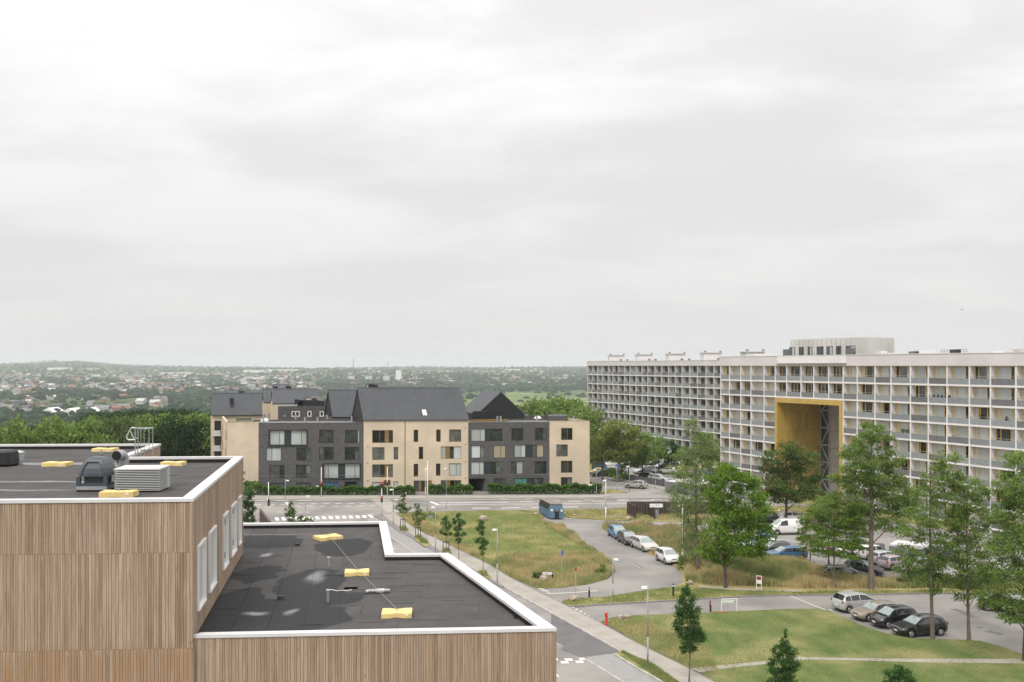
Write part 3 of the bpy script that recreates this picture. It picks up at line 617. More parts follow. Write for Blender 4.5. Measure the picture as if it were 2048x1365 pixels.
tm = [line([(1270, 1127), (1278, 1131), (1287, 1136)], .22, z=.004), line([(1262, 1130), (1280, 1140)], .12, z=.004), line([(1905, 1218), (1925, 1224), (1950, 1236)], .7, z=.004), line([(1975, 1262), (2005, 1270)], .8, z=.004), line([(1953, 1254), (1965, 1256)], .5, z=.004), line([(1150, 1213.5), (1168, 1213)], .8, z=.004), line([(1325, 1201.8), (1350, 1202)], .7, z=.004)]
marks('tyre_mark', tm, 'tyre_mark')
# ---------------------------------------------------------------- the wood-clad building we look over
ZL, ZU = 15.45, 19.30                                   # cap heights of the two roofs
def PZ(px, py, z): return P(px, py, z)
A = PZ(383.6, 1271, ZL); B = PZ(1113.5, 1257, ZL); C_ = PZ(896.7, 1106, ZL); D_ = PZ(788, 1106.8, ZL); E_ = PZ(773, 1042.6, ZL); F_ = PZ(486, 1046, ZL)
bd = (F_ - E_).normalized(); F2 = E_ + bd * 16
U0 = PZ(386.8, 997.5, ZU); U1 = PZ(487, 912.5, ZU)
ufd = (PZ(0, 1001, ZU) - U0).normalized(); UL = U0 + ufd * 11
ubd = (PZ(251.5, 914, ZU) - U1).normalized(); U2 = PZ(251.5, 914, ZU); U3 = PZ(322, 887.5, ZU); urd = (PZ(0, 888.8, ZU) - U3).normalized(); U4 = U3 + urd * 14
NB = thing('wood_clad_building', (-4, 36, 0), 'timber clad flat roofed building in the foreground with white roof edges', 'building')
def inset(pts, ws):
    """pts anticlockwise or clockwise closed polygon, ws inward widths per edge"""
    n = len(pts); ar = sum(a.x * b.y - b.x * a.y for a, b in zip(pts, pts[1:] + pts[:1])); sg = 1 if ar > 0 else -1; out = []
    for i in range(n):
        a, b, c = pts[i - 1], pts[i], pts[(i + 1) % n]; w0, w1 = ws[i - 1], ws[i]
        u = (b - a).normalized(); v = (c - b).normalized(); nu = Vector((-u.y, u.x, 0)) * sg; nv = Vector((-v.y, v.x, 0)) * sg
        p = b + nu * w0; q = b + nv * w1; cr = u.x * v.y - u.y * v.x
        t = ((q.x - p.x) * v.y - (q.y - p.y) * v.x) / cr if abs(cr) > 1e-5 else 0; out.append(p + u * t)
    return out
Z3 = lambda p, z: Vector((p.x, p.y, z))
low = [A, B, C_, D_, E_, F2]; lowW = [.30, .42, .34, .38, .34, .3]
lin = inset(low, lowW)
sd_ = (U1 - U0).normalized(); wallN = Vector((sd_.y, -sd_.x, 0))
upp = [UL, U0, U1, U2, U3, U4]; uW = [.32, .34, .32, .34, .32, .3]; uin = inset(upp, uW)
def caps(outer, inner, z, skip=(), th=.09):
    n = len(outer)
    for i in range(n):
        if i in skip: continue
        a, b, c, d = outer[i], outer[(i + 1) % n], inner[(i + 1) % n], inner[i]; L_ = (b - a).length; k = max(1, round(L_ / 2.6))
        for j in range(k):
            t0, t1 = j / k, (j + 1) / k - (.006 / L_ if j < k - 1 else 0)
            mb = MB(); mb.prism([a.lerp(b, t0), a.lerp(b, t1), d.lerp(c, t1), d.lerp(c, t0)], z - th, z, bottom=True); part('roof_edge_cap', mb, M['white_metal'], NB)
caps(low, lin, ZL, skip=(5,)); caps(upp, uin, ZU, skip=(5,))
# upstands under the caps
def upst(outer, inner, z0, z1, skip=()):
    mb = MB(); n = len(outer)
    for i in range(n):
        if i in skip: continue
        a, b, c, d = outer[i], outer[(i + 1) % n], inner[(i + 1) % n], inner[i]
        s_ = lambda p, q: p.lerp(q, .12); mb.prism([s_(a, d), s_(b, c), s_(c, b), s_(d, a)], z0, z1)
    return mb
part('parapet', upst(low, lin, 14.9, ZL - .1, (5,)), M['black_plastic'], NB); part('parapet', upst(upp, uin, 18.8, ZU - .1, (5,)), M['black_plastic'], NB)
# solid core behind the cladding
mb = MB(); corel = inset(low, [.16] * 6); mb.prism(corel, 0, 15.2); part('lower_core', mb, M['black_plastic'], NB)
coreu = inset(upp, [.16] * 6); mb = MB(); mb.prism(coreu, 0, 19.03); part('upper_core', mb, M['black_plastic'], NB)
# cladding boards, one by one
wr = random.Random(11)
plank = {}
def boards(a, b, rows, parts, holes=(), wmin=.062, wmax=.115):
    """a->b seen from outside left to right; rows = list of z limits top to bottom"""
    u = (b - a); L_ = u.length; u.normalize(); nrm = Vector((u.y, -u.x, 0)); st = MB(); nst = 0
    for (zt, zb) in rows:
        x = 0.0
        while x < L_ - .02:
            wd = wr.choice([wmin, wmin * 1.2, wr.uniform(wmin, wmax), wmax]); wd = min(wd, L_ - x); off = wr.uniform(.0, .008)
            c = a + u * (x + wd / 2) - nrm * (.065 - off)
            segs = [(zt, zb)]
            for (h0, h1, hz0, hz1) in holes:
                if x + wd > h0 and x < h1: segs = [s2 for (t, q) in segs for s2 in ([(t, hz1)] if t > hz1 else []) + ([(hz0, q)] if q < hz0 else [])] if any(t > hz0 and q < hz1 for t, q in segs) else segs
            for (t, q) in segs:
                if t - q < .03: continue
                jb = wr.uniform(-.004, .004)
                if parts[0] > 0:
                    mb = MB(); mb.obox(c, u, nrm, wd - .008, .06, q + .003 + jb * .4, t - .002); part('board', mb, M['wood'], NB); parts[0] -= 1
                else: st.obox(c, u, nrm, wd - .008, .06, q + .003, t - .002)
            x += wd
    if st.v:
        o = part('cladding', st, M['wood'], NB); o['kind'] = 'stuff'
budget = [300]
cap_z = ZU - .10; capl = ZL - .10
front_u = [U0 + ufd * 7.0, U0]
side_dir = sd_
boards(front_u[0], front_u[1], [(cap_z, 17.79), (17.79, 15.12), (15.12, 12.4)], budget)
boards(A + (B - A).normalized() * .02, B, [(capl, 12.5)], budget)
none = [0]
boards(UL, front_u[0], [(cap_z, 17.79), (17.79, 15.12), (15.12, 12.4)], none)
boards(UL, U0, [(12.4, 9.6), (9.6, 6.6), (6.6, 3.5), (3.5, .3)], none, wmin=.1, wmax=.14)
boards(A, B, [(12.5, 9.6), (9.6, 6.6), (6.6, 3.5), (3.5, .3)], none, wmin=.1, wmax=.14)
boards(B, C_, [(capl, 12.5), (12.5, 9.6), (9.6, 6.6), (6.6, 3.5), (3.5, .3)], none, wmin=.1, wmax=.14)
boards(C_, D_, [(capl, .3)], none, wmin=.1, wmax=.14); boards(D_, E_, [(capl, .3)], none, wmin=.1, wmax=.14); boards(E_, F2, [(capl, .3)], none, wmin=.1, wmax=.14)
boards(U1, U2, [(cap_z, 15)], none, wmin=.1, wmax=.14); boards(U2, U3, [(cap_z, 15)], none, wmin=.08, wmax=.12)
# windows of the side wall
def hitl(px, p0, p1):
    """where the vertical plane p0-p1 meets the direction of column px: distance along and depth"""
    k = (px - 1024) / F; d = p1 - p0; L_ = math.hypot(d.x, d.y); ux, uy = d.x / L_, d.y / L_
    t = (k * p0.y - p0.x) / (ux - k * uy); return t, p0.y + t * uy
wins = []
for (xa, xb, yt, yb) in [(396.5, 411, 1089, 1217), (419, 432, 1064.6, 1182), (447, 456.4, 1032, 1139), (463, 472.6, 1010, 1113.5), (477.5, 482.3, 993, 1089)]:
    t0, d0 = hitl(xa, U0, U1); t1, _ = hitl(xb, U0, U1); wins.append((t0, t1))
WZ0, WZ1 = 15.93, 17.82
boards(U0, U1, [(cap_z, 15.3)], none, holes=[(a, b, WZ0, WZ1) for a, b in wins], wmin=.08, wmax=.12)
for i, (t0, t1) in enumerate(wins):
    c0 = U0 + sd_ * t0; c1 = U0 + sd_ * t1; mb = MB(); n_ = wallN
    def bar(a, b, z0, z1, dep0=-.14, dep1=.012):
        c = (a + b) / 2 + n_ * (dep0 + dep1) / 2; mb.obox(c, sd_, n_, (b - a).length, dep1 - dep0, z0, z1)
    bar(c0, c1, WZ1 - .05, WZ1 + .0, dep1=.04); bar(c0, c1, WZ0, WZ0 + .05, dep1=.045)
    bar(c0, c0 + sd_ * .045, WZ0 + .05, WZ1 - .05, dep1=.03); bar(c1 - sd_ * .045, c1, WZ0 + .05, WZ1 - .05, dep1=.03)
    wn = part('side_window', mb, M['white_plastic'], NB)
    g = MB(); g.obox((c0 + c1) / 2 - n_ * .09, sd_, n_, (c1 - c0).length - .1, .02, WZ0 + .055, WZ1 - .055); part('pane', g, M['curtain_sky_pane'], wn)  # pale pane colour stands in for sky mirrored in the glass
    if i in (2, 3):
        g = MB()
        for z in (WZ0 + .35, WZ1 - .35):
            for t in (.25, .5, .75): g.obox(c0.lerp(c1, t) - n_ * .07, sd_, n_, .05, .02, z - .1, z + .1)
        part('catch', g, M['frame_dark'], wn)
# roofing felt: sheets, patches, wet areas
def felt_mat():
    m = mat('roof_felt', (.092, .088, .086), .85, (.076, .073, .071), 1.2, 7, .35, 60, obrand=.07); t = m.node_tree; n = t.nodes; l = t.links; b = n['Principled BSDF']
    def new(k, **a):
        q = n.new(k)
        for x, y in a.items(): setattr(q, x, y)
        return q
    pos = new('ShaderNodeNewGeometry').outputs['Position']
    nzn = new('ShaderNodeTexNoise'); nzn.inputs['Scale'].default_value = .9; nzn.inputs['Detail'].default_value = 7; l.new(pos, nzn.inputs['Vector'])
    sb = new('ShaderNodeVectorMath', operation='SUBTRACT'); l.new(nzn.outputs['Color'], sb.inputs[0]); sb.inputs[1].default_value = (.5, .5, .5)
    scl = new('ShaderNodeVectorMath', operation='SCALE'); l.new(sb.outputs[0], scl.inputs[0]); scl.inputs[3].default_value = 1.7
    pw = new('ShaderNodeVectorMath', operation='ADD'); l.new(pos, pw.inputs[0]); l.new(scl.outputs[0], pw.inputs[1])
    def blobs(lst, soft0, soft1, vec):
        cur = None
        for (px, py, rx, ry, z) in lst:
            c = P(px, py, z); s_ = new('ShaderNodeVectorMath', operation='SUBTRACT'); l.new(vec, s_.inputs[0]); s_.inputs[1].default_value = c
            mu = new('ShaderNodeVectorMath', operation='MULTIPLY'); l.new(s_.outputs[0], mu.inputs[0]); mu.inputs[1].default_value = (1 / rx, 1 / ry, 0)
            ln = new('ShaderNodeVectorMath', operation='LENGTH'); l.new(mu.outputs[0], ln.inputs[0])
            if cur is None: cur = ln.outputs['Value']
            else: q = new('ShaderNodeMath', operation='MINIMUM'); l.new(cur, q.inputs[0]); l.new(ln.outputs['Value'], q.inputs[1]); cur = q.outputs[0]
        r_ = new('ShaderNodeMapRange', interpolation_type='SMOOTHSTEP'); l.new(cur, r_.inputs[0]); r_.inputs[1].default_value = soft0; r_.inputs[2].default_value = soft1; r_.inputs[3].default_value = 1; r_.inputs[4].default_value = 0
        return r_.outputs[0]
    wet = blobs([(500, 1235, 1.9, 2.3, 15.2), (465, 1205, .9, 2.0, 15.2), (625, 1238, 1.3, 1.7, 15.2), (625, 1165, 1.3, 2.4, 15.2), (518, 1150, .8, 1.8, 15.2), (530, 1085, 1.8, 1.7, 15.2), (688, 1095, 1.2, 2.2, 15.2), (640, 1195, 1.4, 1.3, 15.2)], .93, 1.0, pw.outputs[0])
    sc2 = new('ShaderNodeVectorMath', operation='SCALE'); l.new(sb.outputs[0], sc2.inputs[0]); sc2.inputs[3].default_value = .9
    pw2 = new('ShaderNodeVectorMath', operation='ADD'); l.new(pos, pw2.inputs[0]); l.new(sc2.outputs[0], pw2.inputs[1])
    pud = blobs([(512, 1229, .62, .5, 15.2), (582, 1226, .28, .55, 15.2), (636, 1155, .5, 1.5, 15.2), (537, 1112, .35, .6, 15.2), (90, 962, 4.5, .30, 19.1), (20, 979, 3, .3, 19.1), (100, 926, 5, .7, 19.1)], .1, 1.0, pw2.outputs[0])
    old = b.inputs['Base Color'].links[0].from_socket
    mx_ = new('ShaderNodeMix', data_type='RGBA'); l.new(wet, mx_.inputs[0]); l.new(old, mx_.inputs[6]); mx_.inputs[7].default_value = (.036, .038, .038, 1); l.new(mx_.outputs[2], b.inputs['Base Color'])
    rw = new('ShaderNodeMapRange'); l.new(wet, rw.inputs[0]); rw.inputs[3].default_value = .85; rw.inputs[4].default_value = .75
    q = new('ShaderNodeMix', data_type='FLOAT'); l.new(pud, q.inputs[0]); l.new(rw.outputs[0], q.inputs[2]); q.inputs[3].default_value = .12; l.new(q.outputs[0], b.inputs['Roughness'])
    sp_ = new('ShaderNodeMapRange'); l.new(pud, sp_.inputs[0]); sp_.inputs[3].default_value = .15; sp_.inputs[4].default_value = 1.0; l.new(sp_.outputs[0], b.inputs['Specular IOR Level'])
    io = new('ShaderNodeMapRange'); l.new(pud, io.inputs[0]); io.inputs[3].default_value = 1.45; io.inputs[4].default_value = 1.9; l.new(io.outputs[0], b.inputs['IOR'])
    bs = new('ShaderNodeMapRange'); l.new(pud, bs.inputs[0]); bs.inputs[3].default_value = .35; bs.inputs[4].default_value = .04
    for x in n:
        if x.type == 'BUMP': l.new(bs.outputs[0], x.inputs['Strength'])
    return m
M['felt'] = felt_mat()
def clip(poly, c, ux, uy, hx, hy):
    out = [Vector((p.x, p.y)) for p in poly]
    for ax, h in ((ux, hx), (-ux, hx), (uy, hy), (-uy, hy)):
        res = []; n = len(out)
        for i in range(n):
            a, b = out[i], out[(i + 1) % n]; da = (a - c).dot(ax) - h; db = (b - c).dot(ax) - h
            if da <= 0: res.append(a)
            if (da < 0) != (db < 0) and abs(da - db) > 1e-9: res.append(a.lerp(b, da / (da - db)))
        out = res
        if len(out) < 3: return None
    cl_ = [p for i, p in enumerate(out) if (p - out[i - 1]).length > .01]
    return cl_ if len(cl_) > 2 else None
fr = random.Random(3)
def felt(poly, org, ux, uy, nx, ny, lx, ly, z, vertical=False):
    for j in range(-2, ny):
        x = -fr.uniform(0, lx) - 3
        while x < nx * lx:
            L_ = fr.uniform(lx * .6, lx * 1.2); c = org + ux * (x + L_ / 2) + uy * ((j + .5) * ly)
            q = clip(poly, c, ux, uy, L_ / 2 - .007, ly / 2 - .007); x += L_
            if q:
                ar = abs(sum(a.x * b.y - b.x * a.y for a, b in zip(q, q[1:] + q[:1]))) / 2
                if ar < .05: continue
                mb = MB(); mb.prism(q, z - .02, z + fr.uniform(.0, .004)); part('felt_sheet', mb, M['felt'], NB)
ux = Vector(((B - A).normalized().x, (B - A).normalized().y)); uy = Vector((-ux.y, ux.x))
s2 = Vector((sd_.x, sd_.y)); s2n = Vector((s2.y, -s2.x)); o2 = Vector((U0.x, U0.y))
mid = 4.3                                               # left band: long strips running back; right: rows parallel to the front
pl = [Vector((p.x, p.y)) for p in lin]
pright = clip(pl, o2 + s2n * (mid + 20) + s2 * 10, s2n, s2, 20, 40); pleft = clip(pl, o2 + s2n * (mid - 10) + s2 * 10, s2n, s2, 10, 40)
felt(pright, Vector((A.x, A.y)) , ux, uy, 4, 26, 4.5, 1.0, 15.22)
felt(pleft, o2 + s2 * -1 + s2n * -.2, s2, s2n, 4, 5, 7.5, 1.05, 15.22)
pu = [Vector((p.x, p.y)) for p in uin]; uu = Vector((-ufd.x, -ufd.y)); un = Vector((-uu.y, uu.x))
felt(pu, Vector((UL.x, UL.y)), uu, un, 5, 24, 5, 1.0, 19.07)
def felt_patch(px, py, wd, dp, z, u_=None):
    c = P(px, py, z); q = u_ or Vector((ux.x, ux.y, 0)); mb = MB(); mb.obox(c, q, Vector((-q.y, q.x, 0)), wd, dp, z - .002, z + .009); part('felt_patch', mb, M['felt'], NB)
for X, Y, w_ in [(850, 578, .95), (1160, 567, .95), (1470, 550, .9), (1005, 672, .85), (1318, 656, .9), (1075, 430, 1.3), (1237, 470, .8), (1125, 398, 1.0), (1300, 355, .9), (800, 415, .8), (1320, 392, .9), (265, 492, .8), (205, 598, .7), (295, 412, .8), (330, 345, .7), (925, 490, .9), (670, 685, .7), (1185, 350, .8), (880, 490, .6)]:
    felt_patch(380 + X * .3613, 1000 + Y * .3613, w_, .33, 15.225)
for px, py in [(345, 968), (300, 960), (160, 920), (120, 908), (60, 915), (330, 950)]: felt_patch(px, py, .9, .35, 19.075)
# dark outlet cups
def lathe_thing(name, px, py, z, prof, m, label, cat, group=None, n=16):
    c = P(px, py, z); mb = MB(); mb.lathe(c, prof, n); return solo(name, mb, m, label, cat, group, smooth=False)
ZR, ZR2 = 15.225, 19.075
for (px, py, lab) in [(595, 1092, 'black round roof drain nearest the far edge of the lower roof'), (561, 1198.5, 'black round roof drain nearest the white side windows')]:
    c = P(px, py, ZR); rt = thing('roof_drain', c, lab, 'roof drain', 'black round roof drains')
    mb = MB(); mb.lathe(c, [(.12, 0), (.12, .03), (.10, .05), (.10, .10), (.03, .115)], 16); part('cap', mb, M['black_plastic'], rt)
    mb = MB(); mb.obox(c, (1, 0, 0), (0, 1, 0), .42, .32, ZR, ZR + .006); part('flange', mb, M['felt'], rt)
# yellow rubber ballast pads of the fall-arrest line
def pad_mesh(sx, sy, h):
    n = 10; pts = []
    for i in range(n + 1):
        t = -1 + 2 * i / n; pts.append((t * sx / 2, -sy / 2 * (1 - .30 * math.exp(-(t / .28) ** 2))))
    for i in range(n + 1):
        t = 1 - 2 * i / n; pts.append((t * sx / 2, sy / 2 * (1 - .30 * math.exp(-(t / .28) ** 2))))
    return pts
def pad(px, py, z, sx, sy, rot, lab, h=.15):
    c = P(px, py, z); rt = thing('ballast_pad', c, lab, 'ballast pad', 'yellow ballast pads on the roofs')
    cs, sn = math.cos(rot), math.sin(rot); T = lambda p: Vector((c.x + p[0] * cs - p[1] * sn, c.y + p[0] * sn + p[1] * cs))
    base = pad_mesh(sx, sy, h); mb = MB(); mb.prism([T(p) for p in base], z, z + h * .9)
    o = part('pad', mb, M['yellow_pad'], rt)
    o.modifiers.new('bevel', 'BEVEL').width = .02
    for s_ in (-1, 1):
        for q in (-1, 1):
            wl = sy * .46; mb = MB(); mb.prism([T((s_ * sx * .16, q * wl * .14)), T((s_ * sx * .49, q * wl * .12)), T((s_ * sx * .49, q * wl * 1.0)), T((s_ * sx * .30, q * wl * .92)), T((s_ * sx * .12, q * wl * .62))], z + h * .85, z + h)
            l_ = part('pad_lobe', mb, M['yellow_pad'], rt); bv = l_.modifiers.new('bevel', 'BEVEL'); bv.width = .012
    fwd = T((sx * .33, -sy / 2 - .004)); mb = MB(); dx = Vector((cs, sn, 0)); mb.obox((fwd.x, fwd.y, 0), dx, Vector((-sn, cs, 0)), .09, .012, z + h * .35, z + h * .75); part('sticker', mb, M['sticker'], rt)
    mb = MB(); mb.tube((c.x, c.y, z + h * .8), (c.x, c.y, z + h + .05), .02, .02, 8); part('anchor', mb, M['steel'], rt)
    return c
c1 = pad(656, 1078, ZR, 1.08, .85, R(35), 'yellow ballast pad at the far end of the cable on the lower roof')
c2 = pad(714, 1149, ZR, .90, .72, R(8), 'middle yellow ballast pad under the cable on the lower roof')
c3 = pad(794, 1231, ZR, .93, .76, R(4), 'yellow ballast pad nearest the front edge of the lower roof')
pad(115, 932, ZR2, .95, .7, R(0), 'yellow ballast pad left of the dark dome on the upper roof')
pad(211, 903, ZR2, 1.0, .7, R(0), 'yellow ballast pad near the back edge behind the dome')
pad(238, 993, ZR2, 1.0, .55, R(2), 'yellow ballast pad at the front edge below the louvred box', h=.17)
pad(347, 931, ZR2, .85, .6, R(0), 'yellow ballast pad right of the louvred box')
mb = MB(); zc_ = .20; w0 = P(486, 1078, ZR)
for a, b in ((w0, c1), (c1, c2), (c2, c3)): mb.tube(a + Vector((0, 0, zc_)), b + Vector((0, 0, zc_)), .006, .006, 6)
solo('safety_cable', mb, M['cable'], 'thin steel safety cable running over the yellow pads', 'cable')
# vent pipes and strap
for px, py, h_, lab in [(657, 1134, .34, 'thin grey vent pipe beyond the middle yellow pad'), (656, 1205, .38, 'grey vent pipe with a white strap on the lower roof')]:
    c = P(px, py, ZR); rt = thing('vent_pipe', c, lab, 'vent pipe', 'thin vent pipes on the lower roof')
    mb = MB(); mb.tube(c, c + Vector((0, 0, h_)), .042, .042, 12); part('tube', mb, M['steel'] if h_ < .36 else M['concrete_grey'], rt)
    mb = MB(); mb.tube(c + Vector((0, 0, h_)), c + Vector((0, 0, h_ + .04)), .065, .065, 12); part('cap', mb, M['alu'], rt)
c = P(656, 1203, ZR); mb = MB(); pts = [c + Vector((t * .75 + .04, .02 * math.sin(t * 9), .37 - .05 * t * (1 - t) + .012 * math.sin(t * 14))) for t in np.linspace(0, 1, 12)]
mb.path(pts, .013, 5); solo('strap', mb, M['sticker'], 'white twisted strap tied to the grey vent pipe', 'strap')
# foil duct lying on the roof
c = P(756, 1187, ZR); rt = thing('foil_duct', c, 'loose silver flexible duct lying under the cable', 'duct')
mb = MB(); k = [(-.40, -.10), (-.33, -.02), (-.25, .04), (-.12, .05), (-.02, 0)]; pts = [c + Vector((a, b, .07)) for a, b in k]
for i, (a, b) in enumerate(zip(pts, pts[1:])): mb.tube(a, b, .062 + .008 * (i % 2), .062 + .008 * ((i + 1) % 2), 10)
part('bent_section', mb, M['steel'], rt, smooth=True)
mb = MB(); pr = [c + Vector((-.05 + .045 * i, .004 * i, .08)) for i in range(7)]
for i, (a, b) in enumerate(zip(pr, pr[1:])): mb.tube(a, b, .078 + .008 * (i % 2), .078 + .008 * ((i + 1) % 2), 10)
part('sleeve', mb, M['alu'], rt, smooth=True)
mb = MB(); pr = [c + Vector((.18 + .045 * i, .04 + .004 * i, .08)) for i in range(6)]
for i, (a, b) in enumerate(zip(pr, pr[1:])): mb.tube(a, b, .062 + .006 * (i % 2), (.062 + .006 * ((i + 1) % 2)) * (.7 if i == 4 else 1), 10)
part('tail_section', mb, M['steel'], rt, smooth=True)
# --- upper roof plant
# dark domed roof fan
c = P(187, 984, ZR2); dd = c.y; mpp = dd / F; rt = thing('roof_fan', c, 'dark grey domed roof fan with an open grille band', 'roof fan')
ux3 = Vector((1, 0, 0)); uy3 = Vector((0, 1, 0)); hw = 26 * mpp; cc = c + Vector((-3 * mpp, .45, 0)); z = ZR2
mb = MB(); mb.obox(cc, ux3, uy3, hw * 2.3, .95, z, z + .06); part('base_skirt', mb, M['black_plastic'], rt)
mb = MB(); mb.obox(cc, ux3, uy3, hw * 2.36, 1.0, z + .06, z + .17); part('base_plate', mb, M['steel'], rt)
mb = MB(); mb.obox(cc, ux3, uy3, hw * 1.5, .62, z + .17, z + .46); part('fan_drum', mb, M['louvre_gap'], rt)
mb = MB(); mb.lathe(cc + Vector((-.1, -.1, 0)), [(.16, z - c.z + .2), (.16, z - c.z + .42)], 14); part('motor', mb, M['steel'], rt)
mb = MB()
for a in (-1, 1):
    for b in (-1, 1): mb.obox(cc + Vector((a * hw * 1.05, b * .43, 0)), ux3, uy3, .12, .10, z + .17, z + .47)
mb.obox(cc + Vector((0, -.46, 0)), ux3, uy3, hw * 2.2, .03, z + .17, z + .26); mb.obox(cc + Vector((hw * 1.1, 0, 0)), ux3, uy3, .03, .9, z + .17, z + .26)
part('corner_post', mb, M['dome_plastic'], rt)
lv = [(.47, 1.10, .98), (.56, 1.09, .97), (.72, 1.0, .90), (.87, .86, .77), (.98, .68, .60), (1.05, .44, .40), (1.07, .1, .1)]
vs = []; fs = []
for z_, a, b in lv:
    X = hw * 2.1 / 2 * a / 1.0; Y = .47 * b; ch = .28
    for (p, q) in [(-1, -1 + ch), (-1 + ch, -1), (1 - ch, -1), (1, -1 + ch), (1, 1 - ch), (1 - ch, 1), (-1 + ch, 1), (-1, 1 - ch)]: vs.append((cc.x + p * X, cc.y + q * Y, z + z_))
for j in range(len(lv) - 1): fs += [(j * 8 + i, j * 8 + (i + 1) % 8, (j + 1) * 8 + (i + 1) % 8, (j + 1) * 8 + i) for i in range(8)]
fs += [tuple(range(7, -1, -1)), tuple((len(lv) - 1) * 8 + i for i in range(8))]
mb = MB(); mb.add(vs, fs); part('dome', mb, M['dome_plastic'], rt)
mb = MB(); W_ = hw * 2.1 / 2
rib = [(-.80, .52, .99), (-.66, .74, .92), (-.42, .92, .76), (.42, .92, .76), (.66, .74, .92), (.80, .52, .99)]
mb.path([Vector((cc.x + a * W_, cc.y - .475 * b - .004, z + z_)) for a, z_, b in rib], .02, 6); part('rib', mb, M['dome_plastic'], rt)
# louvred intake box
c = P(276, 985, ZR2); rt = thing('louvred_box', c, 'silver louvred ventilation box beside the dark dome', 'ventilation box'); mpp = c.y / F
wd = 90 * mpp; cx_ = c.x - 5 * mpp; dp = 1.15; ang = R(4); lx = Vector((math.cos(ang), math.sin(ang), 0)); ly = Vector((-math.sin(ang), math.cos(ang), 0)); cb = Vector((cx_, c.y + dp / 2 + .02, 0))
mb = MB(); mb.obox(cb, lx, ly, wd - .16, dp - .16, z + .03, z + .68); part('core', mb, M['black_plastic'], rt)  # black core paints the shade seen in the gaps between slats
for i in range(12): zz = z + .05 + i * .053; mb = MB(); mb.obox(cb, lx, ly, wd, dp, zz, zz + .017, top=.97); part('louvre_slat', mb, M['slat'], rt)
mb = MB(); mb.obox(cb, lx, ly, wd + .01, dp + .01, z + .685, z + .73); part('lid', mb, M['white_metal'], rt)
mb = MB()
for a in (-1, 1):
    for b in (-1, 1): mb.obox(cb + lx * a * wd * .42 + ly * b * dp * .42, lx, ly, .08, .08, z, z + .05)
part('foot', mb, M['black_plastic'], rt)
# elbow duct
c = P(241, 934, ZR2); mpp = c.y / F; rt = thing('exhaust_elbow', c, 'grey galvanised exhaust elbow opening towards the left', 'exhaust duct')
def pe(px, py, dz=0): q = Q(px, py, c.y + dz); return q
mb = MB(); path = [pe(233, 912, -.35), pe(238, 910, -.1), pe(243, 910, .12), pe(247, 914, .25), pe(248, 920, .28), pe(248, 932, .28)]
r_ = 10 * mpp
for a, b in zip(path, path[1:]): mb.tube(a, b, r_, r_, 16)
part('elbow', mb, M['steel'], rt, smooth=False)
mb = MB(); d0 = (path[0] - path[1]).normalized(); mb.tube(path[0] + d0 * .012, path[0] + d0 * .02, r_ * .9, r_ * .9, 16); part('opening', mb, M['black_plastic'], rt)
mb = MB(); mb.tube(path[0] + d0 * .0, path[0] - d0 * .05, r_ * 1.06, r_ * 1.06, 16); part('flange', mb, M['steel'], rt)
mb = MB(); mb.tube(pe(232.5, 922), pe(232.5, 933), .03, .03, 8); mb.obox(pe(232, 934), ux3, uy3, .3, .25, ZR2, ZR2 + .05); part('stand', mb, M['kerb'], rt)
c = P(203, 915, ZR2); mb = MB(); mb.tube(c, c + Vector((0, 0, .33)), .05, .05, 10); solo('stub_pipe', mb, M['concrete_grey'], 'short grey stub pipe standing before the back yellow pad', 'pipe', smooth=True)
c = P(30, 928, ZR2); mpp = c.y / F; rt = thing('roof_cowl', c, 'small silver louvred cowl beside the black box at the left edge', 'roof cowl')
mb = MB(); mb.obox(c + Vector((0, .2, 0)), ux3, uy3, .26, .3, ZR2, ZR2 + .42); part('shaft', mb, M['steel'], rt)
for i in range(4): mb = MB(); mb.obox(c + Vector((0, .2, 0)), ux3, uy3, .36, .4, ZR2 + .12 + i * .08, ZR2 + .16 + i * .08); part('louvre', mb, M['alu'], rt)
mb = MB(); mb.obox(c + Vector((0, .2, 0)), ux3, uy3, .40, .44, ZR2 + .44, ZR2 + .52, top=.3); part('hood', mb, M['alu'], rt)
c = P(2, 934, ZR2); mb = MB(); mb.obox(c + Vector((-.25, .4, 0)), ux3, uy3, 1.2, .9, ZR2, ZR2 + .62, top=.93)
o = solo('covered_unit', mb, M['black_plastic'], 'black wrapped roof unit cut off by the left picture edge', 'roof unit'); o.modifiers.new('bevel', 'BEVEL').width = .08
# cage ladder rising over the notch wall
rt = thing('roof_ladder', Q(270, 912, 41.3), 'galvanised roof ladder with handrail hoop above the parapet', 'ladder'); dz = 40.9
def q2(X, Y, d=dz): return Q(140 + X * .1246, 840 + Y * .1246, d)
for X in (1045, 1092): mb = MB(); dd_ = 0 if X == 1045 else .35; mb.tube(q2(X, 135 if X == 1045 else 140, dz + dd_), q2(X, 640, dz + dd_), .022, .022, 8); part('stringer', mb, M['steel'], rt)
for X, Y1 in ((1137, 620), (1190, 620), (1268, 620), (1330, 620)): mb = MB(); mb.tube(q2(X, 140, dz + .5), q2(X, Y1, dz + .5), .016, .016, 8); part('cage_bar', mb, M['steel'], rt)
mb = MB(); mb.path([q2(1045, 128), q2(985, 130), q2(968, 150), q2(910, 270), q2(915, 305), q2(940, 322), q2(1045, 318)], .026, 8); mb.tube(q2(965, 175), q2(1025, 300), .02, .02, 8); mb.tube(q2(1045, 300), q2(1092, 300, dz + .35), .02, .02, 8); part('handrail_hoop', mb, M['alu'], rt)
mb = MB(); mb.path([q2(1000, 128), q2(1100, 135, dz + .3), q2(1335, 132, dz + .5)], .024, 8); mb.path([q2(1045, 140), q2(1190, 150, dz + .5), q2(1335, 140, dz + .5)], .02, 8); part('top_hoop', mb, M['steel'], rt)
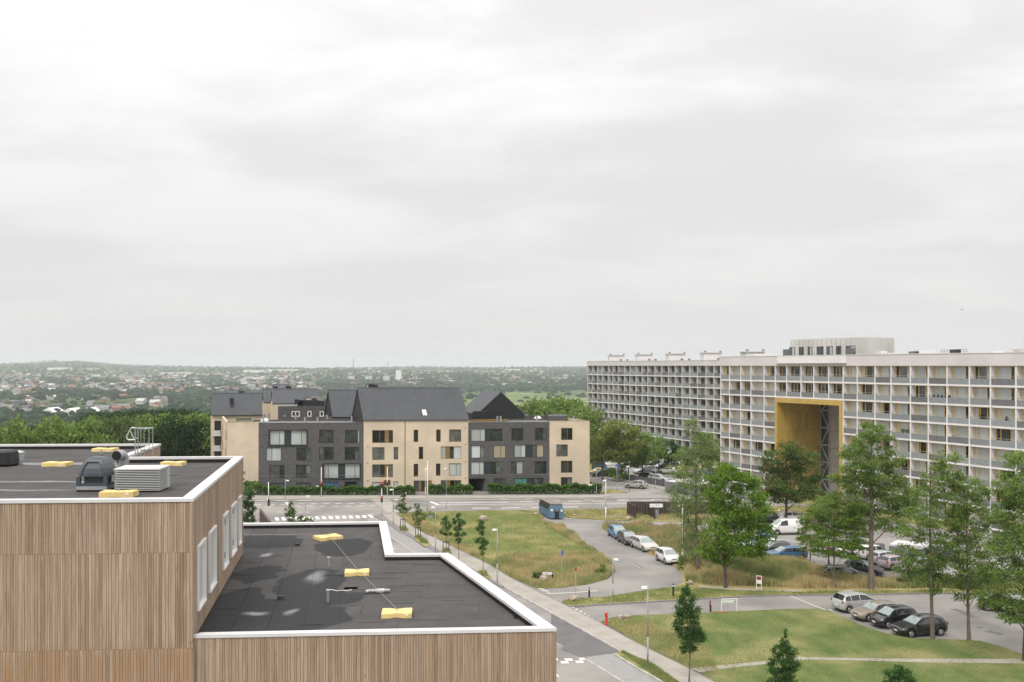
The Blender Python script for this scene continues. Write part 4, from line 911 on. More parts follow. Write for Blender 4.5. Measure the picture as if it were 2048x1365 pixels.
for i in range(6): mb = MB(); zz = 400 + i * 34; mb.tube(q2(1045, zz), q2(1092, zz, dz + .35), .014, .014, 6); part('rung', mb, M['steel'], rt)
mb = MB(); mb.path([q2(1140, 492, dz + .5), q2(1330, 470, dz + .5)], .03, 6); part('cage_hoop', mb, M['steel'], rt)
# ---------------------------------------------------------------- dark brick housing block across the road
class Fac:
    def __init__(s, p0, p1):
        s.p0 = Vector((p0.x, p0.y, 0)); s.p1 = Vector((p1.x, p1.y, 0)); s.u = (s.p1 - s.p0).normalized(); s.n = Vector((s.u.y, -s.u.x, 0)); s.L = (s.p1 - s.p0).length
    def U(s, px): return hitl(px, s.p0, s.p1)[0]
    def UZ(s, px, py): t, d = hitl(px, s.p0, s.p1); return t, H - (py - HY) * d / F
    def pt(s, u, z, off=0): q = s.p0 + s.u * u + s.n * off; return Vector((q.x, q.y, z))
    def box(s, mb, u0, u1, z0, z1, o0, o1, m=0): return mb.obox(s.p0 + s.u * (u0 + u1) / 2 + s.n * (o0 + o1) / 2, s.u, s.n, u1 - u0, o1 - o0, z0, z1, m)
def pierced(fc, u0, u1, z0, z1, rects, deep=.28, off=0.0):
    mb = MB(); us = sorted({u0, u1} | {v for r in rects for v in r[:2] if u0 < v < u1}); zs = sorted({z0, z1} | {v for r in rects for v in r[2:4] if z0 < v < z1})
    for a, b in zip(us, us[1:]):
        for c, d in zip(zs, zs[1:]):
            mu, mz = (a + b) / 2, (c + d) / 2
            if any(r[0] < mu < r[1] and r[2] < mz < r[3] for r in rects): continue
            mb.add([fc.pt(a, c, off), fc.pt(b, c, off), fc.pt(b, d, off), fc.pt(a, d, off)], [(0, 1, 2, 3)])
    for r in rects:
        a, b, c, d = max(r[0], u0), min(r[1], u1), max(r[2], z0), min(r[3], z1); q = [(a, c), (b, c), (b, d), (a, d)]
        for i in range(4):
            p, s_ = q[i], q[(i + 1) % 4]; mb.add([fc.pt(*p, off), fc.pt(*s_, off), fc.pt(*s_, off - deep), fc.pt(*p, off - deep)], [(3, 2, 1, 0)])
    return mb
PM = {'g': 'glass_dark', 'm': 'glass_mid', 'c': 'curtain', 'p': 'frame_dark', 'o': 'frame_gold', 'b': 'curtain_blue', 'e': 'curtain_green', 'k': 'curtain_pink', 'f': 'curtain_sky_pane', 'G': 'glass_far'}
def window(fc, par, r, spec, fm, rec=.16, fw=.07, name='window', off=0.0, shelf=None):
    """spec: 'c3 g2 p1' = panes left to right with relative widths"""
    u0, u1, z0, z1 = r; it = [(s_[0], float(s_[1:] or 1)) for s_ in spec.split()]; tot = sum(w_ for _, w_ in it); mb = MB(); o = off - rec
    fc.box(mb, u0, u1, z1 - fw, z1 - .004, o - .06, o + .03); fc.box(mb, u0, u1, z0 + .004, z0 + fw, o - .06, o + .03); x = u0; edges = [u0]
    for _, w_ in it: x += w_ / tot * (u1 - u0); edges.append(x)
    for i, e in enumerate(edges):
        a = e if i == 0 else e - fw / 2; b = a + fw
        if i == len(edges) - 1: a, b = e - fw, e
        fc.box(mb, a + .003, b - .003, z0 + fw, z1 - fw, o - .06, o + .028)
    wo = part(name, mb, fm, par)
    for (k, _), a, b in zip(it, edges, edges[1:]):
        g = MB(); pr = .015 if k in 'po' else -.02; fc.box(g, a + fw / 2 + .002, b - fw / 2 - .002, z0 + fw, z1 - fw, o - .05, o + pr)
        part('panel' if k in 'po' else ('curtain' if k in 'cfkeb' else 'pane'), g, M[PM[k]], wo)
    return wo
BT = thing('brick_housing_block', (-10, 186, 0), 'dark and beige brick housing block with black gabled roofs', 'building')
FB = Fac(XY(517, 180.0), XY(1178, 183.5)); SK = Vector((-.33, .94, 0)).normalized()
def r2(x0, x1, y0, y1): X = lambda x: 400 + x * .21978; Y = lambda y: 700 + y * .21978; a, zt = FB.UZ(X(x0), Y(y0)); b, zb = FB.UZ(X(x1), Y(y1)); return (a, b, zb, zt)
def r3(x0, x1, y0, y1): X = lambda x: 780 + x * .21978; Y = lambda y: 700 + y * .21978; a, zt = FB.UZ(X(x0), Y(y0)); b, zb = FB.UZ(X(x1), Y(y1)); return (a, b, zb, zt)
W1 = [(r2(632, 970, 736, 866), 'c3 c1.4 p2 c3 c1.6'), (r2(1085, 1215, 730, 850), 'g3 g2'), (r2(1320, 1450, 730, 848), 'g4 c.5'),
      (r2(602, 737, 893, 1012), 'c1.2 c2'), (r2(877, 1012, 890, 1008), 'g3 m1.6'), (r2(1085, 1217, 885, 1003), 'm1 g2'), (r2(1318, 1450, 885, 1003), 'g3 m1.3'),
      (r2(633, 770, 1050, 1170), 'm2.6 g1.4'), (r2(875, 1010, 1047, 1165), 'g3 m1.5'), (r2(1124, 1455, 1040, 1168), 'c1.4 c3 p2 c3 c1.5'),
      (r2(633, 770, 1213, 1310), 'm2.6 m1.4'), (r2(875, 1010, 1210, 1308), 'm3 m1.5'), (r2(1128, 1260, 1203, 1304), 'b3 b1.4'), (r2(1315, 1448, 1200, 1300), 'g4 m1')]
W2 = [(r2(1567, 1757, 732, 848), 'g2 g1.4 o1 g1.2'), (r2(1567, 1680, 887, 1003), 'm1.5 m1.7'), (r3(33, 75, 885, 1000), 'm1'), (r2(1567, 1757, 1043, 1160), 'm2 g1.4 o1 m1.2'),
      (r2(1567, 1685, 1203, 1303), 'f2 o1.2'), (r3(32, 75, 1197, 1300), 'f1'), (r3(215, 257, 728, 840), 'g1'), (r3(262, 302, 882, 997), 'g1'), (r3(215, 257, 1038, 1155), 'g1'),
      (r3(420, 462, 725, 838), 'g1'), (r3(418, 459, 1035, 1148), 'g1'), (r3(538, 648, 725, 838), 'm1 m1.4'), (r3(463, 648, 880, 993), 'c1.1 o1 g1 f1.8'), (r3(537, 648, 1033, 1145), 'c1.4 c1'),
      (r3(462, 648, 1187, 1292), 'G1.2 o.9 g1 G1.5')]
W3 = [(r3(738, 1023, 720, 832), 'c2 c1 p1 g1.6 g1.2'), (r3(1105, 1213, 715, 828), 'g1 g2'), (r3(1320, 1427, 712, 825), 'g2 m1'),
      (r3(740, 860, 872, 985), 'f2 m1'), (r3(943, 1052, 868, 985), 'k1.5 k1'), (r3(1132, 1398, 865, 978), 'c1.6 c1 p1.7 m1 k1.6'),
      (r3(738, 1022, 1020, 1135), 'c2 c1 p1.6 g1.3 m1.5'), (r3(1102, 1210, 1018, 1130), 'm1.2 c1.4'), (r3(1317, 1425, 1015, 1128), 'g1.6 g1'),
      (r3(943, 1050, 1172, 1290), 'G2 G1.4'), (r3(1132, 1395, 1168, 1290), 'e2 e1.2 p1.8 m1 m1.4')]
W4 = [(r3(1557, 1661, 712, 822), 'g1.3 g1'), (r3(1513, 1618, 862, 972), 'm1 m1.6'), (r3(1555, 1660, 1010, 1120), 'g1.6 g1'), (r3(1555, 1658, 1160, 1262), 'g1.6 m1')]
U_ = FB.U; zpar = 12.62
secs = [(U_(517), U_(727.3), W1, 'brick_dark', 'frame_dark', zpar, 0.0), (U_(727.3), U_(938), W2, 'brick_beige', 'frame_gold', 13.08, .06), (U_(938), U_(1099), W3, 'brick_dark', 'frame_dark', 12.62, 0.0), (U_(1099), U_(1178), W4, 'brick_beige', 'frame_gold', 12.85, .04)]
DEP = 12.0
door_r = r3(215, 380, 1190, 1312); pas_r = r3(720, 865, 1172, 1312); pas_r = (U_(938.5), pas_r[1], -.02, pas_r[3]); door_r = (door_r[0], door_r[1], .0, door_r[3])
for i, (u0, u1, WS, bm_, fm_, zt, off) in enumerate(secs):
    rects = [w_[0] for w_ in WS]
    if i == 1: rects.append(door_r)
    if i == 2: rects.append(pas_r)
    mb = pierced(FB, u0, u1, -.05, zt, rects, off=off)
    for uu_ in (u0, u1): mb.add([FB.pt(uu_, -.05, off), FB.pt(uu_, zt, off), FB.pt(uu_, zt, off - .3), FB.pt(uu_, -.05, off - .3)], [(0, 1, 2, 3)])
    mb.add([FB.pt(u0, zt, off), FB.pt(u1, zt, off), FB.pt(u1, zt, off - .3), FB.pt(u0, zt, off - .3)], [(0, 1, 2, 3)])
    wl = part('wall', mb, M[bm_], BT, {0: 'dark brick wall left of the beige middle', 1: 'beige brick middle wall below the big gabled roof', 2: 'dark brick wall right of the beige middle', 3: 'beige brick wall at the right end'}[i])
    for r, sp_ in WS:
        wo = window(FB, BT, r, sp_, M[fm_], off=off)
        if (r[1] - r[0]) > 5.5 and i == 0:                      # projecting dark box frames
            f_ = MB(); t = .14
            for q in ((r[0] - t, r[1] + t, r[3], r[3] + t), (r[0] - t, r[1] + t, r[2] - t, r[2]), (r[0] - t, r[0], r[2], r[3]), (r[1], r[1] + t, r[2], r[3])): FB.box(f_, *q, -.02, .22)
            part('box_frame', f_, M['frame_dark'], wo)
    cap = MB(); FB.box(cap, u0, u1, zt, zt + .05, off - .36, off + .04); part('coping', cap, M['frame_gold' if bm_ == 'brick_beige' else 'fence_grey'], BT)
# core volume with flat roof and side/back walls
def vol(pts, z0, z1, m, par, name='wall', lab=None): mb = MB(); mb.prism(pts, z0, z1); return part(name, mb, m, par, lab)
def fp(u, dep): return FB.pt(u, 0, -.32) + SK * dep
cu0, cu1 = U_(517), U_(1178)
vol([fp(cu0, 0), fp(U_(938.5), 0), fp(U_(938.5), DEP), fp(cu0, DEP)], -.05, 12.3, M['roof_felt_far'], BT, 'flat_roof'); vol([fp(pas_r[1], 0), fp(cu1, 0), fp(cu1, DEP), fp(pas_r[1], DEP)], -.05, 12.3, M['roof_felt_far'], BT, 'flat_roof')
vol([fp(U_(938.5), 0), fp(pas_r[1], 0), fp(pas_r[1], DEP), fp(U_(938.5), DEP)], pas_r[3], 12.3, M['roof_felt_far'], BT, 'flat_roof'); vol([fp(U_(938.5), 6), fp(pas_r[1], 6), fp(pas_r[1], 7), fp(U_(938.5), 7)], 0, pas_r[3], M['metal_black'], BT, 'passage_shade')  # last piece: black sheet painting the shade inside the open passage
vol([FB.pt(cu1, 0, 0), FB.pt(cu1 + .12, 0, 0), FB.pt(cu1 + .12, 0, 0) + SK * DEP, FB.pt(cu1, 0, 0) + SK * DEP], -.05, 12.85, M['brick_beige'], BT)
mb = MB(); q0, q1 = fp(cu0, DEP), fp(cu1, DEP); mb.prism([q0, q1, q1 + SK * .3, q0 + SK * .3], 0, 12.6); part('parapet', mb, M['brick_dark'], BT)
# entrance door of glass and gold panels
wo = window(FB, BT, door_r, 'G2.6 o.8 g2 o1.4 o1.6', M['frame_gold'], off=.06, name='entrance_door')
mb = MB(); FB.box(mb, U_(810) - .06, U_(810) + .06, 0, 13.0, .06, .16); part('downpipe', mb, M['frame_gold'], BT)
mb = MB(); FB.box(mb, U_(937.3) - .05, U_(937.3) + .05, 0, 12.6, .06, .14); part('downpipe', mb, M['frame_dark'], BT)
mb = MB(); FB.box(mb, cu0, cu1, 3.02, 3.06, .0, .012); o = part('movement_joint', mb, M['concrete_grey'], BT)
for X, Y in [(1527, 1030), (1527, 1190), (1527, 880)]: u, z = FB.UZ(400 + X * .21978, 700 + Y * .21978); mb = MB(); FB.box(mb, u - .1, u + .1, z - .08, z + .08, .06, .12); part('wall_vent', mb, M['frame_dark'], BT)
for X, Y in [(685, 712), (685, 865), (685, 1018), (685, 1168)]: u, z = FB.UZ(780 + X * .21978, 700 + Y * .21978); mb = MB(); FB.box(mb, u - .12, u + .12, z - .07, z + .07, .06, .12); part('wall_vent', mb, M['frame_gold'], BT)
# small box windows with sills seen inside: white four-pane frame behind a window
# beige wing turning back at the left
LW = Fac(XY(453.5, 178.5), XY(517, 180)); wz = 12.9
mb = MB(); mb.prism([LW.p0, LW.p1 + Vector((0, .0, 0)), LW.p1 + SK * 10, LW.p0 + Vector((-2.4, 22, 0))], -.05, 12.4); part('flat_roof', mb, M['roof_felt_far'], BT)
mb = pierced(LW, 0, LW.L, -.05, wz, [], off=.05); mb.add([LW.pt(0, wz, .05), LW.pt(LW.L, wz, .05), LW.pt(LW.L, wz, -.3), LW.pt(0, wz, -.3)], [(0, 1, 2, 3)]); part('wall', mb, M['brick_beige'], BT, 'windowless beige brick wall at the left end')
mb = MB(); LW.box(mb, 0, LW.L, wz, wz + .06, -.3, .1); part('coping', mb, M['frame_gold'], BT)
S0 = XY(453.5, 178.5); S1 = XY(443, 203); SW = Fac(S1, S0)
sr = [(SW.L - 6.5, SW.L - 2.2, 9.2, 11.2), (SW.L - 6.5, SW.L - 2.2, 6.0, 8.0), (4, 9, 9, 11.3), (4, 9, 6, 8.2)]
mb = pierced(SW, 0, SW.L, -.05, wz, sr, off=.05); mb.add([SW.pt(0, wz, .05), SW.pt(SW.L, wz, .05), SW.pt(SW.L, wz, -.3), SW.pt(0, wz, -.3)], [(0, 1, 2, 3)]); part('wall', mb, M['brick_beige'], BT, 'narrow receding beige side wall at the left')
for r in sr: window(SW, BT, r, 'g1 g1', M['frame_gold'], off=.05)
# gabled metal roofs
def gable_roof(par, a, b, sk, dep, ze, zr, gm, seams=True, over=.25, step=.55, skylight=None, gw='metal_black'):
    """a,b: front eave ends; sk: direction the building runs back; ridge halfway"""
    a = Z3(a, ze); b = Z3(b, ze); u = (b - a).normalized(); c = a + sk * dep; d = b + sk * dep; ra = Z3(a + sk * dep / 2, zr); rb = Z3(b + sk * dep / 2, zr)
    mb = MB(); mb.add([a, b, rb, ra, c, d], [(0, 1, 2, 3), (3, 2, 5, 4)]); ro = part('roof', mb, M['roof_metal'], par)
    ro.modifiers.new('solid', 'SOLIDIFY').thickness = .12
    for (p, q, r_) in ((a, c, ra), (b, d, rb)):
        mb = MB(); e = u * (.15 if p is a else -.15); mb.add([p + e, q + e, r_ + e], [(0, 1, 2)]); part('gable', mb, M[gw], par)
    if seams:
        sm = MB(); n = int((b - a).length / step)
        for i in range(n + 1):
            t = i / n; p = a.lerp(b, t); r_ = ra.lerp(rb, t); q = c.lerp(d, t)
            for s_, e in ((p, r_), (q, r_)):
                v = e - s_; nn = u.cross(v).normalized(); nn = nn if nn.z > 0 else -nn; o_ = nn * .12; w_ = u * .035
                sm.add([s_ - w_, s_ + w_, e + w_, e - w_, s_ - w_ + o_, s_ + w_ + o_, e + w_ + o_, e - w_ + o_], [(4, 5, 6, 7), (0, 1, 5, 4), (2, 3, 7, 6), (1, 2, 6, 5), (3, 0, 4, 7)])
        sm.tube(ra, rb, .1, .1, 6); o = part('standing_seams', sm, M['roof_metal'], ro); o['kind'] = 'stuff'
    g = MB(); g.tube(a - u * .1 + Vector((0, -.08, -.02)), b + u * .1 + Vector((0, -.08, -.02)), .09, .09, 6); part('gutter', g, M['frame_dark'], ro)
    return ro
e0 = FB.pt(U_(727.3), 0, .2); e1 = FB.pt(U_(937.8), 0, .2)
ro = gable_roof(BT, e0, e1, SK, DEP, 13.12, 18.85, 'x')
vol([Vector(FB.pt(U_(727.6), 0, 0)), Vector(FB.pt(U_(937.5), 0, 0)), FB.pt(U_(937.5), 0, 0) + SK * (DEP - .3), FB.pt(U_(727.6), 0, 0) + SK * (DEP - .3)], 12.25, 13.1, M['metal_black'], BT, 'eaves_band')
t_ = .53; mb = MB(); a_ = e0.lerp(e1, .575); b_ = e0.lerp(e1, .612); v_ = SK * DEP / 2 + Vector((0, 0, 5.73)); zf = lambda p, t: Z3(p, 13.12) + v_ * t
k_ = [zf(a_, .13), zf(b_, .13), zf(b_, .30), zf(a_, .30)]; up_ = Vector((0, -.06, .10)); mb.add([p + up_ for p in k_] + k_, [(0, 1, 2, 3), (4, 5, 1, 0), (5, 6, 2, 1), (6, 7, 3, 2), (7, 4, 0, 3)]); part('skylight', mb, M['white_plastic'], ro)
# roof behind and left of the main one
g0, g1 = XY(665.5, 199), XY(760, 200.5)
ro2 = gable_roof(BT, g0, g1, SK, 11.5, 12.75, 18.0, 'x'); vol([g0, g1, g1 + SK * 11.4, g0 + SK * 11.4], -.05, 12.7, M['brick_dark'], BT)
# roof with its black gable towards us at the right
n0, n1 = XY(954.7, 194), XY(1049, 195.6); mid_ = (n0 + n1) / 2; zr_, ze_ = 17.9, 13.6; bk = SK * 11.5; mb = MB()
mb.add([Z3(n0, ze_), Z3(n1, ze_), Z3(mid_, zr_), Z3(n0 + bk, ze_), Z3(n1 + bk, ze_), Z3(mid_ + bk, zr_)], [(0, 2, 5, 3), (1, 4, 5, 2)]); ro3 = part('roof', mb, M['roof_metal'], BT); ro3.modifiers.new('solid', 'SOLIDIFY').thickness = .1
mb = MB(); mb.prism([n0, n1, n1 + bk, n0 + bk], 12, ze_); mb.add([Z3(n0, ze_), Z3(n1, ze_), Z3(mid_, zr_)], [(0, 1, 2)]); mb.add([Z3(n0 + bk, ze_), Z3(n1 + bk, ze_), Z3(mid_ + bk, zr_)], [(2, 1, 0)]); part('gable', mb, M['metal_black'], BT)
vol([n0, n1, n1 + bk, n0 + bk], -.05, 12, M['brick_dark'], BT); vol([XY(945, 192), XY(975, 193), XY(975, 195), XY(945, 194)], 12.2, 14.2, M['metal_black'], BT, 'roof_box')
# flat roof furniture
def vent(px, py, h_, lab=None, r=.19, d=None, name='vent_pipe', m='steel'):
    d = d or 188; z = 12.3; d = F * (H - z) / (py - HY); c = Vector(((px - 1024) * d / F, d, z)); mb = MB(); mb.tube(c, c + Vector((0, 0, h_)), r, r, 12); mb.tube(c + Vector((0, 0, h_)), c + Vector((0, 0, h_ + .06)), r * 1.15, r * 1.15, 12)
    return part(name, mb, M[m], BT)
X2 = lambda x: 400 + x * .21978; X3 = lambda x: 780 + x * .21978; Yv = lambda y: 700 + y * .21978
for x, y, h_ in [(578, 668, 1.0), (590, 625, .8), (625, 625, 1.0), (770, 612, .4), (870, 632, .8), (955, 665, 1.0), (1070, 665, 1.0), (1158, 632, .8), (1383, 658, 1.0)]: vent(X2(x), Yv(y), h_)
for x, y, h_ in [(977, 655, 1.0), (1007, 655, 1.0), (1060, 610, .9), (1143, 614, .9), (1232, 630, .9), (1246, 630, .9), (1336, 652, 1.0), (1671, 645, .9)]: vent(X3(x), Yv(y), h_)
def dome(px, py, rpx):
    z = 12.3; d = F * (H - z) / (py - HY); c = Vector(((px - 1024) * d / F, d, z)); r = rpx * d / F; mb = MB(); mb.lathe(c, [(r, 0), (r, .15), (r * .92, .35), (r * .7, .55), (r * .4, .68), (r * .1, .72)], 16); part('skylight_dome', mb, M['white_plastic'], BT, smooth=True)
dome(X2(590), Yv(655), 8); dome(X2(465), Yv(612), 6); dome(X3(1345), Yv(635), 8)
vol([XY(X2(330), 192), XY(X2(470), 192.4), XY(X2(470), 194.5), XY(X2(330), 194)], 12.3, 13.0, mat('sedum_box', (.16, .15, .11), .9, (.10, .12, .06), 3), BT, 'planted_roof_box')
vol([XY(X3(880), 197.4), XY(X3(1440), 198.6), XY(X3(1440), 198.9), XY(X3(880), 197.7)], 12.3, 13.1, M['brick_dark'], BT, 'parapet'); vol([XY(X3(1440), 192), XY(X3(1605), 192.5), XY(X3(1605), 198.8), XY(X3(1440), 198.4)], 12.3, 13.3, M['brick_dark'], BT, 'parapet')
vol([XY(X3(745), 190), XY(X3(1075), 191), XY(X3(1075), 191.3), XY(X3(745), 190.3)], 12.3, 12.75, M['frame_gold'], BT, 'parapet')
# ---- the buildings of the courtyard behind, each its own thing
def back_house(loc, lab): return thing('gabled_house', loc, lab, 'building', 'gabled houses behind the brick block')
# left gabled house with balconies
a0, a1 = XY(423.5, 199), XY(525, 201); hs = back_house(a0, 'beige house with metal gabled roof at the left end, balconies on its front'); gable_roof(hs, a0, a1, Vector((-.29, .957, 0)), 10, 13.1, 17.35, 'x', gw='brick_beige')
FL = Fac(XY(421.5, 199.3), XY(526, 201.3)); zt = 13.05
mb = pierced(FL, 0, FL.L, -.05, zt, [(.7, 2.0, 9.2, 12.0), (.7, 2.0, 6.2, 8.9), (.7, 2.0, 3.2, 5.9)]); part('wall', mb, M['brick_beige'], hs)
for z0 in (9.2, 6.2, 3.2): window(FL, hs, (.7, 2.0, z0, z0 + 2.7), 'g1 g1', M['frame_dark'])
vol([FL.pt(0, 0, -.3), FL.pt(FL.L, 0, -.3), FL.pt(FL.L - 3, 0, -9.8), FL.pt(-.6, 0, -9.8)], -.05, 13.0, M['brick_beige'], hs)
for z0 in (9.1, 6.1, 3.1):
    mb = MB(); FL.box(mb, .35, 1.95, z0 - .12, z0, 0, 1.0); bo = part('balcony', mb, M['concrete_white'], hs); mb = MB(); FL.box(mb, .35, 1.95, z0, z0 + 1.0, .95, 1.0); part('railing', mb, M['concrete_pink'], bo)
c_ = Q(X2(289), Yv(460), 201.5); mb = MB(); mb.obox(c_, ux3, uy3, .65, .65, c_.z - .9, c_.z + .5); part('chimney', mb, M['metal_black'], hs)
# dark block with white framed windows behind
DB = Fac(XY(556, 214), XY(655, 215.5)); hs = thing('dark_back_house', DB.p0, 'dark brick house with three small white framed windows', 'building')
def rb(x0, x1, y0, y1): a, zt = DB.UZ(X2(x0), Yv(y0)); b, zb = DB.UZ(X2(x1), Yv(y1)); return (a, b, zb, zt)
rs = [rb(832, 908, 558, 610), rb(977, 1015, 557, 610), rb(1088, 1127, 558, 609)]
mb = pierced(DB, 0, DB.L, -.05, 14.3, rs); part('wall', mb, M['brick_dark'], hs)
vol([DB.pt(0, 0, -.3), DB.pt(DB.L, 0, -.3), DB.pt(DB.L, 0, -10), DB.pt(0, 0, -10)], -.05, 14.2, M['roof_felt_far'], hs, 'flat_roof')
for r, s_ in zip(rs, ('g1 g1', 'g1', 'g1')): window(DB, hs, r, s_, M['frame_white'], rec=.05, fw=.22)
for x, y, w_ in [(916, 500, 1.2), (990, 495, 4.2), (1104, 500, 1.6)]: c_ = Q(X2(x), Yv(y), 218); mb = MB(); mb.obox(c_, ux3, uy3, w_, 1.2, 14.2, c_.z + .9); part('roof_unit', mb, M['metal_black'], hs)
# beige gable house further back
def ghouse(px0, px1, d, ze_py, zr_py, lab, along=True, wall='brick_beige', dep=10, vents=()):
    a0, a1 = XY(px0, d), XY(px1, d + 1); ze = H - (ze_py - HY) * d / F; dr = d + (dep / 2 if along else 0); zr = H - (zr_py - HY) * dr / F
    h_ = back_house(a0, lab); sk = Vector((-.27, .963, 0)) if along else Vector((0, 1, 0)); vol([a0, a1, a1 + sk * dep, a0 + sk * dep], -.05, ze - .05, M[wall], h_)
    if along: gable_roof(h_, a0, a1, sk, dep, ze, zr, 'x', gw=wall, step=.7)
    else:
        m_ = (a0 + a1) / 2; b_ = sk * dep; mb = MB(); mb.add([Z3(a0, ze), Z3(a1, ze), Z3(m_, zr), Z3(a0 + b_, ze), Z3(a1 + b_, ze), Z3(m_ + b_, zr)], [(0, 2, 5, 3), (1, 4, 5, 2)]); ro_ = part('roof', mb, M['roof_metal'], h_); ro_.modifiers.new('solid', 'SOLIDIFY').thickness = .25
        mb = MB(); mb.add([Z3(a0, ze), Z3(a1, ze), Z3(m_, zr - .1)], [(0, 1, 2)]); part('gable', mb, M[wall], h_)
    for (vx, vy, w_) in vents: c_ = Q(vx, vy, d + 1); mb = MB(); mb.obox(c_, ux3, uy3, w_, w_, c_.z - 1, c_.z); part('chimney', mb, M['metal_black'], h_)
    return h_
ghouse(545, 639, 226, 807.5, 778.5, 'wide metal roofed house behind the dark back house', dep=11)
ghouse(527, 543, 238, 805, 778, 'narrow roofed house peeking out left of the wide metal roof', dep=9)
ghouse(594, 639, 219, 808.5, 793.5, 'small front facing beige gable above the dark back house', along=False, vents=((594, 799, .9), (629, 797, .9)))
ghouse(549, 580, 262, 777.5, 769, 'small roof with two chimneys above the wide metal roof', dep=8, vents=((551, 773, 1.1), (577, 772, 1.1)))
ghouse(457, 484, 250, 789.5, 781, 'small roof tip behind the left gabled house', dep=8, vents=((483, 782.5, 1.2),))
ghouse(738, 778, 246, 777.5, 768, 'roof tip with black chimneys left above the big roof ridge', along=True, dep=8, vents=((742, 768.5, 1.1), (746.5, 769, .9), (752, 770, .9)))

# ---------------------------------------------------------------- concrete apartment slabs at the right
FLH = 2.8
def slab_block(name, label, posts, dA, dB, pxA, pxB, storeys, zt, roof_z, gold, portal=None, dep=11.5, seed=1):
    fc = Fac(XY(pxA, dA), XY(pxB, dB)); rt = thing(name, fc.p0, label, 'apartment building'); r_ = random.Random(seed)
    us = [fc.U(p) for p in posts]; zb = [H - i * FLH for i in range(storeys + 1)]; uA, uB = us[0], us[-1]; BAL = .8
    inp = lambda u, z: portal and portal[0] <= u <= portal[1] and z < portal[2]
    # body behind the balconies
    if portal:
        pcs = [(uA, portal[0], -.1), (portal[1], uB, -.1), (portal[0], portal[1], portal[2] - .3)]
    else: pcs = [(uA, uB, -.1)]
    for (a, b, z0) in pcs: vol([fc.pt(a, 0, -BAL - .1), fc.pt(b, 0, -BAL - .1), fc.pt(b, 0, -dep), fc.pt(a, 0, -dep)], z0, H + .1, M['concrete_pink'], rt, 'body')
    mb = MB(); fc.box(mb, uA - .25, uB + .25, H, zt, -dep, .12); part('parapet', mb, M['concrete'], rt)
    mb = MB(); fc.box(mb, uA - .25, uB + .25, zt, zt + .08, -.5, .2); part('coping', mb, M['concrete_white'], rt)
    mb = MB(); fc.box(mb, uA - .25, uB + .25, zt, zt + .05, -dep, -.5); part('flat_roof', mb, M['roof_felt_far'], rt)
    # floor edges
    for i, z in enumerate(zb):
        runs = [(uA, uB)] if not (portal and z < portal[2] - .1) else [(uA, portal[0]), (portal[1], uB)]
        for a, b in runs:
            if i == 0: continue
            mb = MB(); fc.box(mb, a, b, z - .12, z + .14, -BAL - .1, .06); part('floor_slab', mb, M['concrete_white'], rt)
    for j, u in enumerate(us):
        segs = [(-.1, H)]
        if portal and portal[0] + .1 < u < portal[1] - .1: segs = [(portal[2], H)]
        for z0, z1 in segs: mb = MB(); fc.box(mb, u - .11, u + .11, z0, z1, -BAL - .1, .03); part('party_wall', mb, M['concrete_white' if gold else 'concrete'], rt)
    fm = M['frame_yellow'] if gold else M['concrete_grey']; k = 0
    for j in range(len(us) - 1):
        a, b = us[j] + .11, us[j + 1] - .11; wide = (b - a) > 3.45
        for i in range(storeys):
            z1, z0 = zb[i] - .12, zb[i + 1] + .14
            if i == 0: z1 = H
            if inp((a + b) / 2, z0): continue
            wa = a + (b - a) * (.03 if gold else .13)
            mb = MB(); fc.box(mb, a, wa, z0, z1, -BAL - .1, -BAL + .02); w_ = part('infill_panel', mb, M['concrete_pink' if gold else 'concrete_stain'], rt)
            if gold: spec = r_.choice(['f1 f.5 f2.4 f1.8', 'f1 m.5 g2 g1.6', 'f.8 f2.6 g.8 f1', 'f1.2 f2.2 G.9 G.9', 'f1 f.4 f2.6 f1.6', 'g1 G2 f.8 f.8']) if not (portal and i < 2 and portal[0] < a < portal[1]) else r_.choice(['g1 G1.2 g1 f1', 'G1 g1.5 G1.2'])
            else: spec = r_.choice(['G2 f1', 'g2 G1', 'f1 g1.5', 'g1.4 f1 g.6', 'g1 G1 f.6', 'm1 g1.6', 'g2 k.8', 'G1 f1.4', 'g1 f1', 'g2 g1'])
            window(fc, rt, (wa, b, z0, z1), spec, fm, rec=BAL - .03, fw=.12 if gold else .07)
            side = MB(); fc.box(side, a, b, z0, z0 + (.86 if (j // 2 + i) % 3 else .9), -.03, .0); ra = part('railing', side, M['rail_glass' if r_.random() < .68 else 'rail_mesh'], rt)
            rb_ = MB(); fc.box(rb_, a, b, z0 + 1.12, z0 + 1.17, -.05, .0)
            nb_ = 3 if wide else 2
            for q in range(nb_ + 1): uu_ = a + (b - a) * q / nb_; fc.box(rb_, max(a, uu_ - .02), min(b, uu_ + .02), z0 + .0, z0 + 1.12, -.055, -.033)
            part('handrail', rb_, M['steel'], ra)
            k += 1
    return fc, rt, us
pr = [38, 103, 182, 250, 340, 408, 487, 575, 655, 745, 835, 918, 1022, 1117, 1220, 1320, 1420, 1535, 1645, 1770, 1885, 1985]
FA2, A2, us2 = slab_block('apartment_slab', 'long pale apartment slab with grey balconies, behind and left of the gold gate block', [1170 + x * .1367 for x in pr], 313, 247, 1175, 1440, 8, 24.35, 24.4, False, seed=4)
posts = [1441.5, 1459, 1481.7, 1502, 1528, 1550.5, 1573.3, 1602, 1627.5, 1657.4, 1686.4, 1714.5, 1750, 1782, 1821, 1856.6, 1894, 1939, 1981, 2032, 2074, 2128, 2180]
tmp = Fac(XY(1442, 196), XY(2032, 133)); pu0, pu1 = tmp.U(1550.5), tmp.U(1686.4)
